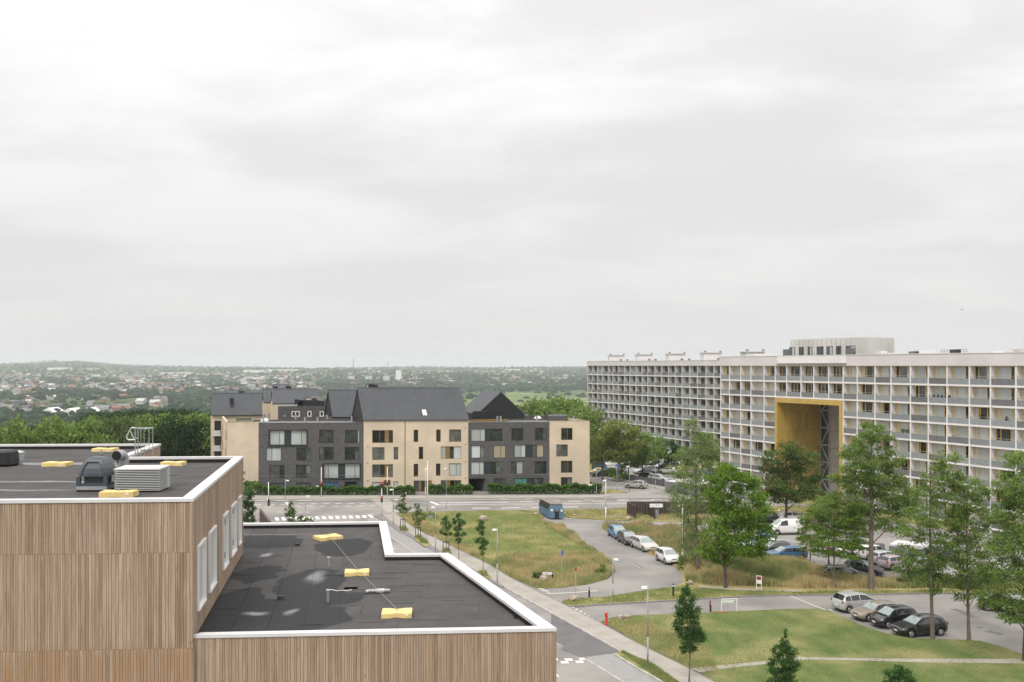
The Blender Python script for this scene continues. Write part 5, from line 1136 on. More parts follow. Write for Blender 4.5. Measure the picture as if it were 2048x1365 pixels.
FA, AP, us1 = slab_block('apartment_slab', 'pale apartment slab pierced by a tall golden gateway', posts, 196, 133, 1442, 2032, 8, 24.75, 24.8, True, portal=(pu0, pu1, H - 2 * FLH - .12), seed=8)
# portal
z1 = H - 2 * FLH - .14; D1 = 9.6; mb = MB(); fw = .75; TP = .85
for a, b, c, d in ((pu0 + .12, pu1 - .12, z1 - TP, z1), (pu0 + .12, pu0 + fw, -.05, z1 - TP), (pu1 - fw, pu1 - .12, -.05, z1 - TP)): FA.box(mb, a, b, c, d, -2.0, .22)
po = part('gold_portal_frame', mb, M['gold_frame'], AP)
ia, ib, zt_ = pu0 + fw, pu1 - fw, z1 - TP
mb = MB(); FA.box(mb, pu0 + .13, pu1 - .13, zt_ + .3, zt_ + .6, -11.4, -2.0); FA.box(mb, pu0 + .12, ia - .12, -.05, zt_ + .3, -11.4, -2.0); FA.box(mb, ib + .1, pu1 - .12, -.05, zt_ + .3, -11.4, -2.0); part('gateway_core', mb, M['concrete_grey'], AP)
mb = MB(); FA.box(mb, ia - .1, ib + .08, zt_ + .02, zt_ + .29, -11.4, -2.0); part('gateway_ceiling', mb, M['gold'], AP)
gr = random.Random(2); z = zt_ - .02; row = 0
while z > 0:
    zl = z - (1.9 if row == 0 else 3.15); x = -.35 - gr.uniform(0, .6) - 0.0
    x = -2.0
    while x > -D1 - .1:
        wd = gr.choice([.62, .62, .95, 1.25]); x1 = max(x - wd, -D1 - .12); mb = MB(); FA.box(mb, ia - .11, ia + gr.uniform(-.012, .012), max(zl, 0) + .035, z - .035, x1 + .02, x - .02); part('gold_panel', mb, M['gold'], AP); x = x1
        if x1 <= -D1 - .1: break
    mb = MB(); FA.box(mb, ia - .11, ia, max(zl, 0) + .02, z - .02, -1.99, -.0 - 1.98); z = zl; row += 1
# back of the gateway: stair glazing with truss, concrete shaft
ga, gb = FA.U(1640.5), FA.U(1660); 
def backu(px):                                               # where column px meets the gateway's back plane
    q0 = FA.pt(0, 0, -D1); q1 = FA.pt(FA.L, 0, -D1); return hitl(px, q0, q1)[0]
b0, b1, b2 = ia, backu(1660), ib + .2
mb = MB(); FA.box(mb, ia - .1, b1, 0, zt_, -D1 - .3, -D1 - .25); st = part('stair_glazing', mb, M['glass_mid'], AP)
x0 = backu(1641.5); zz = zt_; i = 0
mb = MB(); FA.box(mb, x0 - .12, x0 + .08, 0, zt_, -D1 - .1, -D1 + .12); FA.box(mb, b1 - .25, b1, 0, zt_, -D1 - .1, -D1 + .12); part('truss_post', mb, M['pole_grey'], AP)
zz = zt_ - 1.6
while zz > 0:
    mb = MB(); FA.box(mb, x0, b1 - .2, zz - .12, zz + .12, -D1 - .1, -D1 + .1); part('truss_chord', mb, M['pole_grey'], AP)
    zn = zz - 3.15; mb = MB(); p_, q_ = (x0 + .15, b1 - .3); p_, q_ = (p_, q_) if i % 2 == 0 else (q_, p_); mb.tube(FA.pt(p_, zz, -D1), FA.pt(q_, max(zn, 0), -D1), .13, .13, 6); part('truss_brace', mb, M['pole_grey'], AP); zz = zn; i += 1
mb = MB(); mb.tube(FA.pt(x0 + .2, zt_ - 1.6, -D1), FA.pt(b1 - .5, zt_, -D1), .12, .12, 6); part('truss_brace', mb, M['pole_grey'], AP)
mb = MB(); FA.box(mb, b1, b2 + 1, 0, zt_, -D1 - .4, -D1 - .05); part('concrete_shaft', mb, mat('shaft_concrete', (.42, .385, .37), .85, (.36, .33, .32), .5), AP)
for i in range(6): mb = MB(); FA.box(mb, b1, b2 + 1, zt_ - 2.2 - i * 3.1, zt_ - 2.14 - i * 3.1, -D1 - .05, -D1 - .03); part('shaft_joint', mb, M['louvre_gap'], AP)
mb = MB(); FA.box(mb, FA.U(1556), FA.U(1694), H + .25, H + .42, .12, .35); part('ledge', mb, M['concrete_grey'], AP)
mb = MB(); FA.box(mb, FA.U(1556), FA.U(1694), H + .45, 24.7, .13, .17); part('parapet_panel', mb, M['concrete_white'], AP)
# penthouse
cA = XY(1712, 165); al = -FA.u; pe0 = cA + al * 16.8; PF = Fac(pe0, cA); ph = part('penthouse', MB().prism([pe0 , cA, cA - FA.n * 8.2, pe0 - FA.n * 8.2], 24.5, 27.65), M['concrete_stain'], AP)
rs = [(1579, 1590), (1598.5, 1607.5), (1616, 1624.5), (1634, 1647.5), (1653.5, 1666), (1673, 1683), (1692, 1711)]
for i, (xa, xb) in enumerate(rs): ua, ub = PF.U(xa), PF.U(xb); window(PF, AP, (ua, ub - .05, 24.85, 26.35), 'G1 m1 G1' if i % 2 else 'm1 f1', M['frame_dark'], rec=-.05, fw=.06, name='penthouse_window')
mb = MB()
for i in range(14): PF.box(mb, PF.L * i / 14 - .02, PF.L * i / 14 + .02, 24.8, 27.6, 0, .03)
part('cladding_joint', mb, M['concrete_grey'], AP)
mb = MB(); PF.box(mb, -2.2, -.1, 24.8, 26.0, .0, .05); PF.box(mb, PF.L - 1.7, PF.L + .1, 24.8, 25.9, .5, .55); part('terrace_screen', mb, M['rail_mesh'], AP)
mb = MB(); mb.prism([pe0, cA, cA - FA.n * 8.2, pe0 - FA.n * 8.2], 27.65, 27.75); part('penthouse_roof', mb, M['concrete'], AP)
# roof clutter on the gate block
def roofbox(px0, px1, y0, y1, off, m, name, par=AP, fc=FA, dep=2.5):
    u0, u1 = fc.U(px0), fc.U(px1); d = (fc.pt(u0, 0).y + fc.pt(u1, 0).y) / 2 + off; a, b = XY(px0, d), XY(px1, d); zb = par_z; zt2 = H - (y0 - HY) * d / F
    mb = MB(); mb.obox((a + b) / 2 + Vector((0, dep / 2, 0)), Vector((1, 0, 0)), Vector((0, 1, 0)), b.x - a.x, dep, zb, zt2); return part(name, mb, m, par)
par_z = 24.8
roofbox(1762, 1775, 702.5, 709, 6, M['white_plastic'], 'roof_duct'); roofbox(1776, 1838, 706.5, 709, 6, M['white_plastic'], 'roof_duct'); roofbox(1838, 1872, 700.5, 708, 7, M['white_plastic'], 'air_unit'); roofbox(1830, 1846, 703, 708, 5.5, M['glass_mid'], 'air_unit_grille')
roofbox(1914, 1922, 699, 707, 6, M['frame_dark'], 'roof_unit'); roofbox(1955, 2048, 705.5, 708, 6, M['white_plastic'], 'roof_duct'); roofbox(2020, 2090, 703, 706, 8, M['white_plastic'], 'roof_duct'); roofbox(2037, 2060, 698, 704, 6, M['concrete'], 'air_unit'); roofbox(1990, 2012, 703.8, 706.5, 7, M['white_plastic'], 'roof_duct')
mb = MB(); zr_ = 24.8
for i in range(9): q = Q(1882 + i * 6.5, 710, 152 + (9 - i) * .6); mb.tube((q.x, q.y, zr_), (q.x, q.y, H + (732 - 699.5) * q.y / F), .04, .04, 5)
qa, qb = Q(1882, 700, 157.4), Q(1934, 699, 152.6); mb.tube(qa, qb, .05, .05, 5); qa, qb = Q(1882, 704, 157.4), Q(1934, 703.5, 152.6); mb.tube(qa, qb, .04, .04, 5); part('roof_railing', mb, M['pole_grey'], AP)
# lift houses on both slabs
def lift_house(px0, px1, y0, d, par, vents=True):
    a, b = XY(px0, d), XY(px1, d); zt2 = H - (y0 - HY) * d / F; mb = MB(); mb.box(a.x, b.x, d, d + 5, 24.3, zt2); lh = part('lift_house', mb, M['concrete_white'], par); mb = MB(); mb.box(a.x - .3, b.x + .3, d - .3, d + 5.3, zt2, zt2 + .12); part('lift_house_roof', mb, M['concrete'], par)
    for t in (.08, .95): x = a.x + (b.x - a.x) * t; mb = MB(); mb.tube((x, d + .3, zt2 + .1), (x, d + .3, zt2 + .55), .25, .3, 8); part('extract_fan', mb, M['concrete_grey'], par)
    for t in (.7, 1.12): x = a.x + (b.x - a.x) * t; mb = MB(); mb.tube((x, d - 2.5, 24.4), (x, d - 2.5, 25.0), .35, .35, 8); part('roof_vent', mb, M['concrete_grey'], par)
lift_house(1219, 1249, 711.5, 305, A2); lift_house(1275, 1305, 710, 290, A2); lift_house(1337, 1371, 708.5, 274, A2); lift_house(1408, 1443, 706.3, 258, A2)
lift_house(1492, 1529, 704.5, 200, AP); roofbox(1508, 1555, 708.5, 712, 5, M['white_plastic'], 'roof_duct')
# things on the balconies
def small(name, mb, m, lab, cat, grp=None): return solo(name, mb, m, lab, cat, grp)
def dish(px, py, off, lab):
    u = FA2.U(px); d = FA2.pt(u, 0).y; c = Q(px, py, d - .3); mb = MB(); mb.lathe(Vector((0, 0, 0)), [(.05, 0), (.3, .05), (.48, .16), (.5, .18)], 12)
    mb.v = [(c.x + x, c.y - z_ * 1, c.z + y) for x, y, z_ in mb.v]; mb.tube(c + Vector((0, .1, 0)), c + Vector((0, .25, -.9)), .03, .03, 5); small('satellite_dish', mb, M['louvre_gap'], lab, 'satellite dish', 'satellite dishes on the far slab')
for i, (x, y, l_) in enumerate([(1393, 280, 'dark satellite dish on the top balcony row near the nearer end'), (465, 410, 'dark satellite dish on the second balcony row near the far end'), (1290, 440, 'dark satellite dish on the second balcony row'), (385, 535, 'dark satellite dish on the third balcony row near the far end'), (805, 555, 'dark satellite dish on the third balcony row, middle'), (1385, 725, 'dark satellite dish on the fourth balcony row'), (1950, 280, 'dark satellite dish beside the gold gate block')]): dish(1170 + x * .1367, 700 + y * .1367, 0, l_)
def person(px, py, lab, hh=1.65, seat=False):
    u = FA.U(px); q = FA.pt(u, 0, -.55); d = q.y; z0 = H - round((H - (H - (py - HY) * d / F)) / FLH) * FLH + .14
    me = bpy.data.meshes.new('person'); k = hh / 1.7
    V = [(0, 0, .92), (0, 0, 1.15), (0, .02, 1.38), (0, .0, 1.5), (0, -.02, 1.62), (.19, 0, 1.36), (.25, -.05, 1.1), (.18, -.28, 1.05), (-.19, 0, 1.36), (-.25, -.05, 1.1), (-.18, -.28, 1.05), (.1, 0, .85), (.11, .02, .45), (.11, 0, .05), (-.1, 0, .85), (-.11, .02, .45), (-.11, 0, .05), (.11, -.14, .04), (-.11, -.14, .04)]
    E = [(0, 1), (1, 2), (2, 3), (3, 4), (2, 5), (5, 6), (6, 7), (2, 8), (8, 9), (9, 10), (0, 11), (11, 12), (12, 13), (0, 14), (14, 15), (15, 16), (13, 17), (16, 18)]
    me.from_pydata([(a * k, b * k, c * k) for a, b, c in V], E, []); o = bpy.data.objects.new('person', me); COL.objects.link(o); o.location = (q.x, q.y, z0); ROOT[o] = Vector(o.location)
    o.modifiers.new('skin', 'SKIN'); sk = me.skin_vertices[0].data; rad = [.14, .14, .15, .06, .11, .07, .055, .045, .07, .055, .045, .09, .065, .05, .09, .065, .05, .04, .04]
    for s_, r in zip(sk, rad): s_.radius = (r, r)
    sk[0].use_root = True; o.modifiers.new('sub', 'SUBSURF').levels = 1; me.materials.append(M['black_plastic']); tag(o, lab, 'person')
person(1957.5, 849, 'person in dark clothes standing on a balcony, third row from the top'); person(2007, 855, 'person in dark clothes leaning on the balcony nearest the right edge', 1.5)
mb = MB(); q = FA.pt(FA.U(1899), 0, -.1); z0 = H - 4 * FLH + .95; mb.obox(q, FA.u, FA.n, .7, .12, z0 - .1, z0 + .45); small('towel', mb, M['white_plastic'], 'white towel hung over a balcony rail in the fourth row', 'towel')
mb = MB(); q = FA.pt(FA.U(1904), 0, -.1); mb.obox(q, FA.u, FA.n, .4, .12, z0 - .1, z0 + .25); small('towel', mb, mat('pink_cloth', (.6, .15, .4), .8), 'pink towel hung beside the white one', 'towel')

for i, px in enumerate((1803, 1810, 1817)):
    q = FA.pt(FA.U(px), 0, -.25); z0 = H - 4 * FLH + .14; rt = thing('balcony_plant', (q.x, q.y, z0), ['left', 'middle', 'right'][i] + ' one of three green plants on a balcony in the fourth row', 'plant', 'three balcony plants'); mb = MB(); mb.tube((q.x, q.y, z0), (q.x, q.y, z0 + .9), .16, .2, 8); part('pot', mb, M['concrete_grey'], rt)
    r_ = np.random.default_rng(i); v = r_.normal(size=(90, 3)) * .17; a_ = v.reshape(-1, 3); f_ = np.arange(90).reshape(30, 3); o = bpy.data.objects.new('leaves', npmesh('leaves', a_, f_, M['leaf_dark'])); COL.objects.link(o); o.parent = rt; o.location = (0, 0, 1.15)
for i, px in enumerate((1862, 1870, 1878, 1886, 1893)):
    q = FA.pt(FA.U(px), 0, -.35); z0 = H - 2 * FLH + .14; rt = thing('balcony_chair', (q.x, q.y, z0), f'dark balcony chair in the second row, {i + 1}{ORD(i + 1)} from left', 'chair', 'dark chairs on one balcony'); mb = MB(); mb.obox(q, FA.u, FA.n, .45, .45, z0 + .42, z0 + .46); part('seat', mb, M['frame_dark'], rt); mb = MB(); mb.obox(q + FA.u * .2, FA.u, FA.n, .05, .45, z0 + .46, z0 + 1.25); part('backrest', mb, M['frame_dark'], rt)
    for a in (-.2, .2):
        for b in (-.2, .2): mb = MB(); p_ = q + FA.u * a + FA.n * b; mb.tube((p_.x, p_.y, z0), (p_.x, p_.y, z0 + .42), .02, .02, 5); part('leg', mb, M['frame_dark'], rt)
# ---------------------------------------------------------------- vegetation
def leaves(cen, size, r, elong=.55, up=.35):
    n = len(cen); a = r.normal(size=(n, 3)); a /= np.linalg.norm(a, axis=1)[:, None]
    nn = r.normal(size=(n, 3)); nn[:, 2] += up * 2; nn -= a * (nn * a).sum(1)[:, None]; nn /= np.linalg.norm(nn, axis=1)[:, None] + 1e-9
    b = np.cross(nn, a); s = size * r.uniform(.6, 1.4, (n, 1)); fold = nn * s * .18
    v = np.stack([cen - a * s * .5, cen + b * s * elong * .5 + fold, cen + a * s * .5, cen - b * s * elong * .5 + fold], 1)
    return v.reshape(-1, 3), (np.arange(n * 4).reshape(n, 4))
def tree(name, lab, base, lobes, lm, leaf=.2, trunk=.12, dens=3.2, group=None, cat='tree', seed=1, bark='bark', spread=.5, clump=.30, nclump=9, flatk=.55, top=None, twig=True):
    """lobes: (dx, dz, rx, rz[, dy]) in metres from the foot; leaves grow in clumps on twigs inside each lobe"""
    r = np.random.default_rng(seed); base = Vector(base); rt = thing(name, base, lab, cat, group); tb = MB(); cen = []
    tz = top or max(l[1] for l in lobes); lean = r.uniform(-.02, .02, 2) * tz
    segs = 7; axis = [Vector((base.x + lean[0] * math.sin(i / segs * 2.2) , base.y + lean[1] * (i / segs), base.z - .1 + tz * .97 * i / segs)) for i in range(segs + 1)]
    for i in range(segs): k0, k1 = 1 - i / segs, 1 - (i + 1) / segs; tb.tube(axis[i], axis[i + 1], trunk * (.18 + .82 * k0 ** .8) * (1.25 if i == 0 else 1), trunk * (.18 + .82 * k1 ** .8), 8, caps=False)
    for l in lobes:
        dx, dz, rx, rz = l[:4]; ry = rx; dy = l[4] if len(l) > 4 else float(r.uniform(-.35, .35) * rx)
        c = np.array([base.x + dx, base.y + dy, base.z + dz]); nc = max(6, int(1.8 * nclump))
        total = int(2.7 * dens * math.pi * rx * rz / (leaf * leaf * .5)); per = max(6, total // nc)
        hl = np.clip(dz - rz * .9 - rx * .5, .12 * tz, tz * .9) / tz * segs / .97; il = min(int(hl), segs - 1); la = axis[il].lerp(axis[il + 1], hl - il); lc = Vector(c); lw = trunk * .26 * min(1.4, max(.5, 1 - hl / segs + .3))
        if twig: lm_ = la.lerp(lc, .5) + Vector((0, 0, -.05 * (lc - la).length)); tb.tube(la, lm_, lw, lw * .7, 6, caps=False); tb.tube(lm_, lc, lw * .7, lw * .35, 5, caps=False)
        for _ in range(nc):
            q = r.normal(size=3); q /= np.linalg.norm(q); rad = r.uniform(.35, .95) ** .6; cc = c + q * np.array([rx, ry, rz]) * rad * (1 - clump * .5)
            cr = clump * r.uniform(.7, 1.4) * np.array([rx, ry, min(rz, rx) * flatk * 1.4]); g = r.normal(size=(per, 3)) * cr * .55; cen.append(cc + g)
            if twig:
                m_ = Vector(cc); a = lm_.lerp(lc, r.uniform(.2, .95)); tb.tube(a, m_, lw * .3, lw * .1, 4, caps=False)
    cen = np.concatenate(cen); v, f = leaves(cen - np.array(base), leaf, r)
    part('trunk', tb, M[bark], rt, smooth=True)
    cr_ = bpy.data.objects.new('crown', npmesh('crown', v, f, M[lm])); COL.objects.link(cr_); cr_.parent = rt; ROOT[cr_] = base
    return rt
def ptree(name, lab, bx, by, lobes_px, lm, z=LV, leaf=.2, ls=1.16, **k):
    """foot at photo pixel bx,by; lobes given as (px,py,rx,ry) pixels at the tree's own distance"""
    b = P(bx, by, z); s = b.y / F; L_ = [((l[0] - bx) * s, (by - l[1]) * s, l[2] * s * ls, l[3] * s * ls) + tuple(l[4:]) for l in lobes_px]
    return tree(name, lab, b, L_, lm, leaf=leaf, **k)
# big trees on the right
ptree('lime_tree', 'dense bright green tree on the grass bank in front of the gold gateway, left', 1451, 1176, [(1465, 945, 32, 24), (1440, 960, 30, 26), (1490, 970, 38, 32), (1445, 1000, 40, 34), (1505, 1015, 40, 36), (1465, 1040, 52, 36), (1515, 1065, 36, 28), (1430, 1070, 36, 34), (1480, 1090, 44, 28), (1415, 1105, 28, 16), (1445, 1118, 26, 14), (1510, 1100, 28, 18)], 'leaf_bright', ls=1.0, leaf=.26, trunk=.17, dens=2.6, seed=2, nclump=11, bark='bark_dark')
ptree('ash_tree', 'tall thin airy tree with sparse pale leaves left of the dense bright tree', 1396, 1145, [(1385, 855, 20, 22), (1398, 885, 24, 22), (1375, 905, 20, 14), (1420, 900, 24, 22), (1388, 930, 30, 20), (1430, 935, 22, 18), (1380, 965, 30, 20), (1420, 970, 30, 22), (1365, 1000, 24, 18), (1400, 1010, 34, 22), (1375, 1040, 22, 18), (1410, 1050, 30, 20), (1395, 1085, 26, 18), (1372, 1100, 18, 12)], 'leaf_airy', leaf=.2, trunk=.17, dens=.75, seed=3, nclump=8)
ptree('ash_tree', 'sparse pale tree between the street lamp and the dense bright tree', 1364, 1105, [(1365, 915, 20, 14), (1355, 940, 26, 18), (1375, 960, 26, 18), (1352, 985, 22, 14), (1385, 1000, 26, 18), (1362, 1020, 24, 18), (1378, 1060, 24, 18), (1368, 1085, 18, 10)], 'leaf_airy', leaf=.2, trunk=.13, dens=.8, seed=4, nclump=7)
ptree('chestnut_tree', 'round tree with rusty seed clusters before the golden gateway', 1572, 1045, [(1580, 898, 28, 16), (1560, 915, 34, 20), (1605, 920, 36, 22), (1545, 940, 26, 20), (1580, 950, 40, 24), (1620, 950, 28, 24), (1555, 970, 34, 22), (1600, 978, 40, 22), (1575, 995, 34, 16), (1625, 985, 24, 18), (1540, 985, 20, 12)], 'leaf_orange', leaf=.32, trunk=.2, dens=1.7, seed=5, nclump=10, bark='bark_dark')
ptree('ash_tree', 'tallest ash tree with a thick pale trunk, right of the golden gateway', 1742, 1178, [(1742, 862, 26, 22), (1722, 885, 24, 20), (1765, 885, 30, 22), (1700, 905, 28, 18), (1738, 915, 40, 24), (1780, 920, 26, 22), (1710, 940, 36, 22), (1765, 955, 42, 26), (1680, 960, 26, 18), (1725, 975, 46, 26), (1790, 985, 36, 22), (1695, 1000, 36, 22), (1755, 1010, 48, 26), (1805, 1015, 30, 20), (1670, 1030, 32, 18), (1720, 1035, 40, 20), (1780, 1045, 36, 20), (1640, 1015, 26, 18), (1625, 1040, 28, 18), (1820, 1000, 20, 16)], 'leaf_mid', leaf=.2, trunk=.30, dens=1.55, seed=6, nclump=10)
ptree('maple_tree', 'layered small tree with a forked trunk beside the dark parked estate', 1668, 1176, [(1665, 1005, 26, 16), (1640, 1030, 34, 14), (1690, 1035, 30, 14), (1620, 1055, 26, 10), (1665, 1060, 44, 14), (1705, 1062, 26, 10), (1650, 1083, 40, 10), (1695, 1090, 30, 9), (1640, 1105, 30, 8), (1680, 1112, 32, 7), (1605, 1075, 18, 7)], 'leaf_bright', leaf=.2, trunk=.11, dens=1.4, seed=7, nclump=8, flatk=.4)
ptree('maple_tree', 'small dark trunked tree just right of the forked one', 1658, 1150, [(1670, 1045, 22, 14), (1655, 1070, 26, 14), (1680, 1090, 22, 10)], 'leaf_mid', leaf=.2, trunk=.12, dens=1.2, seed=8, nclump=7, bark='bark_dark')
ptree('maple_tree', 'small tree at the car park edge near the dark hatchback', 1703, 1142, [(1715, 1020, 26, 16), (1700, 1045, 30, 16), (1735, 1060, 26, 14), (1700, 1080, 28, 12), (1725, 1092, 24, 10), (1690, 1100, 18, 7), (1712, 1112, 16, 6)], 'leaf_mid', leaf=.2, trunk=.14, dens=1.5, seed=9, nclump=8, bark='bark_dark')
ptree('maple_tree', 'slim small tree at the tip of the golden grass bank', 1620, 1128, [(1620, 1060, 14, 10), (1612, 1080, 18, 10), (1630, 1088, 18, 8), (1618, 1100, 18, 8), (1635, 1075, 14, 8)], 'leaf_olive', leaf=.18, trunk=.09, dens=1.3, seed=10, nclump=7)
ptree('maple_tree', 'tall open maple growing beside the black hatchback', 1865.5, 1278, [(1895, 920, 26, 20), (1870, 950, 30, 22), (1910, 960, 30, 22), (1850, 985, 28, 20), (1895, 1000, 36, 24), (1835, 1025, 30, 20), (1880, 1040, 40, 24), (1925, 1030, 22, 18), (1825, 1065, 32, 18), (1870, 1085, 40, 22), (1915, 1080, 30, 20), (1810, 1105, 28, 16), (1845, 1125, 38, 20), (1895, 1130, 36, 20), (1815, 1140, 24, 14), (1860, 1155, 36, 18), (1900, 1160, 30, 14), (1865, 1178, 22, 10)], 'leaf_mid', leaf=.19, trunk=.17, dens=1.15, seed=11, nclump=9)
ptree('maple_tree', 'open maple with a straight trunk, second from the right edge', 1938, 1278, [(1930, 970, 28, 20), (1960, 985, 28, 20), (1940, 1010, 36, 22), (1975, 1025, 28, 20), (1915, 1045, 28, 20), (1950, 1060, 38, 22), (1930, 1095, 36, 20), (1970, 1100, 34, 20), (1910, 1130, 30, 16), (1945, 1140, 38, 20), (1980, 1150, 28, 16), (1925, 1170, 30, 14), (1955, 1185, 30, 12), (1920, 1195, 20, 8)], 'leaf_mid', leaf=.19, trunk=.15, dens=1.15, seed=12, nclump=9)
ptree('maple_tree', 'dark green maple cut by the right picture edge', 2050, 1322, [(2050, 930, 40, 30), (2020, 970, 34, 26), (2065, 1000, 50, 34), (2015, 1020, 36, 26), (2040, 1060, 54, 34), (1995, 1090, 34, 22), (2060, 1110, 50, 34), (2010, 1140, 48, 26), (2050, 1170, 50, 30), (1990, 1190, 36, 18), (2020, 1215, 44, 22), (1975, 1210, 22, 10), (2060, 1240, 40, 18)], 'leaf_mid', leaf=.19, trunk=.2, dens=1.6, seed=13, nclump=10, bark='bark_dark')
ptree('shrub', 'dark green shrub hanging low at the car park edge behind the maples', 1862, 1172, [(1850, 1152, 32, 14), (1885, 1160, 30, 12), (1815, 1160, 18, 8)], 'leaf_dark', leaf=.18, trunk=.05, dens=1.6, seed=14, cat='shrub', twig=False)
ptree('shrub', 'low dark shrub row between the two car parks at the far right', 1960, 1176, [(1950, 1155, 36, 14), (1990, 1150, 34, 16), (1925, 1162, 22, 9)], 'leaf_dark', leaf=.18, trunk=.05, dens=1.4, seed=15, cat='shrub', twig=False)
# trees round the far car park
far_l = [(1205, 962, [(1215, 872, 26, 22), (1195, 890, 22, 22), (1235, 895, 26, 20), (1205, 915, 30, 14)], 'leaf_olive', 'leftmost olive green tree beside the beige end wall'),
 (1236, 965, [(1240, 856, 34, 16), (1262, 872, 28, 20), (1222, 880, 24, 20), (1250, 895, 34, 18), (1235, 915, 26, 12)], 'leaf_olive', 'round yellow green tree rising above the far car park'),
 (1286, 960, [(1285, 885, 26, 20), (1268, 905, 26, 16), (1300, 908, 24, 18), (1285, 925, 24, 12)], 'leaf_mid', 'mid green tree right of the yellow green one by the far car park'),
 (1318, 950, [(1318, 888, 16, 18), (1310, 905, 20, 14), (1326, 908, 14, 12)], 'leaf_mid', 'narrow tree before the far slab, left of the caravan'),
 (1345, 948, [(1342, 895, 18, 16), (1336, 915, 18, 14), (1352, 912, 14, 12)], 'leaf_dark', 'dark tree above the white trucks'),
 (1372, 946, [(1372, 905, 22, 14), (1360, 922, 18, 12), (1385, 920, 18, 14)], 'leaf_dark', 'low dark tree group left of the airy ash'),
 (1405, 948, [(1412, 880, 22, 20), (1430, 900, 18, 22), (1405, 910, 24, 18), (1425, 925, 20, 16)], 'leaf_mid', 'green tree at the joint of the two apartment slabs'),
 (1192, 948, [(1186, 893, 12, 14), (1190, 912, 14, 10)], 'leaf_mid', 'small tree tight behind the beige corner'),
 (1257, 958, [(1256, 918, 16, 10), (1248, 932, 14, 8)], 'leaf_mid', 'low round tree over the white parked cars')]
for i, (bx, by, lb, lm, lab) in enumerate(far_l): ptree('park_tree', lab, bx, by, lb, lm, z=0, leaf=.42, trunk=.16, dens=1.9, seed=30 + i, nclump=7, bark='bark_dark', group='trees around the far car park')
# young street trees
def stake(bx, by, wpx, ytop, lab):
    b = P(bx, by, LV); s = b.y / F; w_ = wpx * s / 2; h_ = (by - ytop) * s; rt = thing('tree_stake', b, lab, 'tree stake', 'wooden tree stakes along the sidewalk')
    for a in (-1, 1): mb = MB(); mb.tube(b + Vector((a * w_, 0, 0)), b + Vector((a * w_, 0, h_)), .05, .05, 7); part('post', mb, M['post_wood'], rt)
    mb = MB(); mb.tube(b + Vector((0, .3, 0)), b + Vector((0, .3, h_)), .05, .05, 7); part('post', mb, M['post_wood'], rt)
    mb = MB(); mb.tube(b + Vector((-w_, 0, h_ - .08)), b + Vector((w_, 0, h_ - .08)), .045, .045, 6); mb.tube(b + Vector((-w_, 0, h_ - .08)), b + Vector((0, .3, h_ - .08)), .04, .04, 6); mb.tube(b + Vector((w_, 0, h_ - .08)), b + Vector((0, .3, h_ - .08)), .04, .04, 6); part('crossbar', mb, M['post_wood'], rt)
yt = dict(trunk=.045, cat='tree', group='young street trees along the sidewalk', flatk=.8)
ptree('young_tree', 'young tree with drooping conical crown nearest the crossing, in a stake frame', 805.6, 1061, [(806, 995, 5, 7), (805, 1006, 8, 7), (800, 1015, 10, 6), (812, 1016, 10, 6), (806, 1022, 10, 5)], 'leaf_young2', leaf=.17, dens=1.3, seed=41, nclump=6, **yt)
ptree('young_tree', 'second staked young tree from the crossing, pale green', 836, 1076, [(834, 1012, 6, 6), (836, 1022, 9, 6), (831, 1034, 10, 7), (844, 1034, 9, 6), (836, 1045, 9, 6)], 'leaf_young2', leaf=.17, dens=1.3, seed=42, nclump=6, **yt)
ptree('young_tree', 'third staked young tree, dark green, beside the lawn', 892, 1105, [(892, 1036, 5, 5), (890, 1045, 9, 6), (893, 1055, 11, 7), (888, 1064, 10, 6), (898, 1067, 8, 5)], 'leaf_young', leaf=.15, dens=1.9, seed=43, nclump=7, **yt)
ptree('young_tree', 'slim young tree between the staked tree and the lobed one', 918, 1119, [(917, 1032, 6, 6), (913, 1043, 9, 7), (922, 1046, 9, 6), (917, 1057, 10, 7), (927, 1068, 7, 5), (915, 1070, 8, 6), (918, 1082, 7, 6)], 'leaf_young', leaf=.15, dens=1.9, seed=44, nclump=7, **yt)
ptree('young_tree', 'young tree with two separate lobes beside the tall grass lamp', 966, 1148, [(962, 1047, 6, 6), (962, 1056, 10, 7), (964, 1068, 6, 5), (960, 1082, 10, 7), (970, 1088, 9, 7), (965, 1097, 8, 5), (965, 1107, 4, 5)], 'leaf_young', leaf=.15, dens=2.2, seed=45, nclump=7, **yt)
ptree('young_tree', 'large young tree in front of the lower lawn, left one', 1378, 1368, [(1372, 1178, 9, 10), (1374, 1196, 18, 14), (1362, 1215, 16, 12), (1386, 1218, 16, 13), (1374, 1236, 24, 14), (1357, 1252, 14, 12), (1390, 1256, 14, 12), (1374, 1268, 18, 12), (1385, 1283, 26, 14), (1398, 1272, 14, 10), (1378, 1300, 16, 10)], 'leaf_young', leaf=.125, dens=2.4, seed=46, nclump=11, **{**yt, 'trunk': .06})
ptree('young_tree', 'young tree at the bottom edge in front of the garden path', 1565, 1440, [(1571, 1267, 4, 10), (1569, 1286, 10, 10), (1556, 1300, 14, 10), (1580, 1302, 14, 10), (1565, 1318, 24, 12), (1548, 1335, 16, 12), (1580, 1332, 18, 12), (1562, 1350, 26, 14), (1545, 1366, 18, 12), (1575, 1372, 22, 14)], 'leaf_young', leaf=.12, dens=2.4, seed=47, nclump=11, **{**yt, 'trunk': .06})
ptree('young_tree', 'top of a young tree cut by the bottom picture edge', 1797, 1490, [(1797, 1338, 12, 8), (1785, 1350, 18, 10), (1812, 1350, 18, 10), (1797, 1366, 30, 14), (1775, 1368, 16, 12), (1822, 1370, 16, 12), (1797, 1388, 26, 14)], 'leaf_young', leaf=.12, dens=2.4, seed=48, nclump=10, **{**yt, 'trunk': .06})
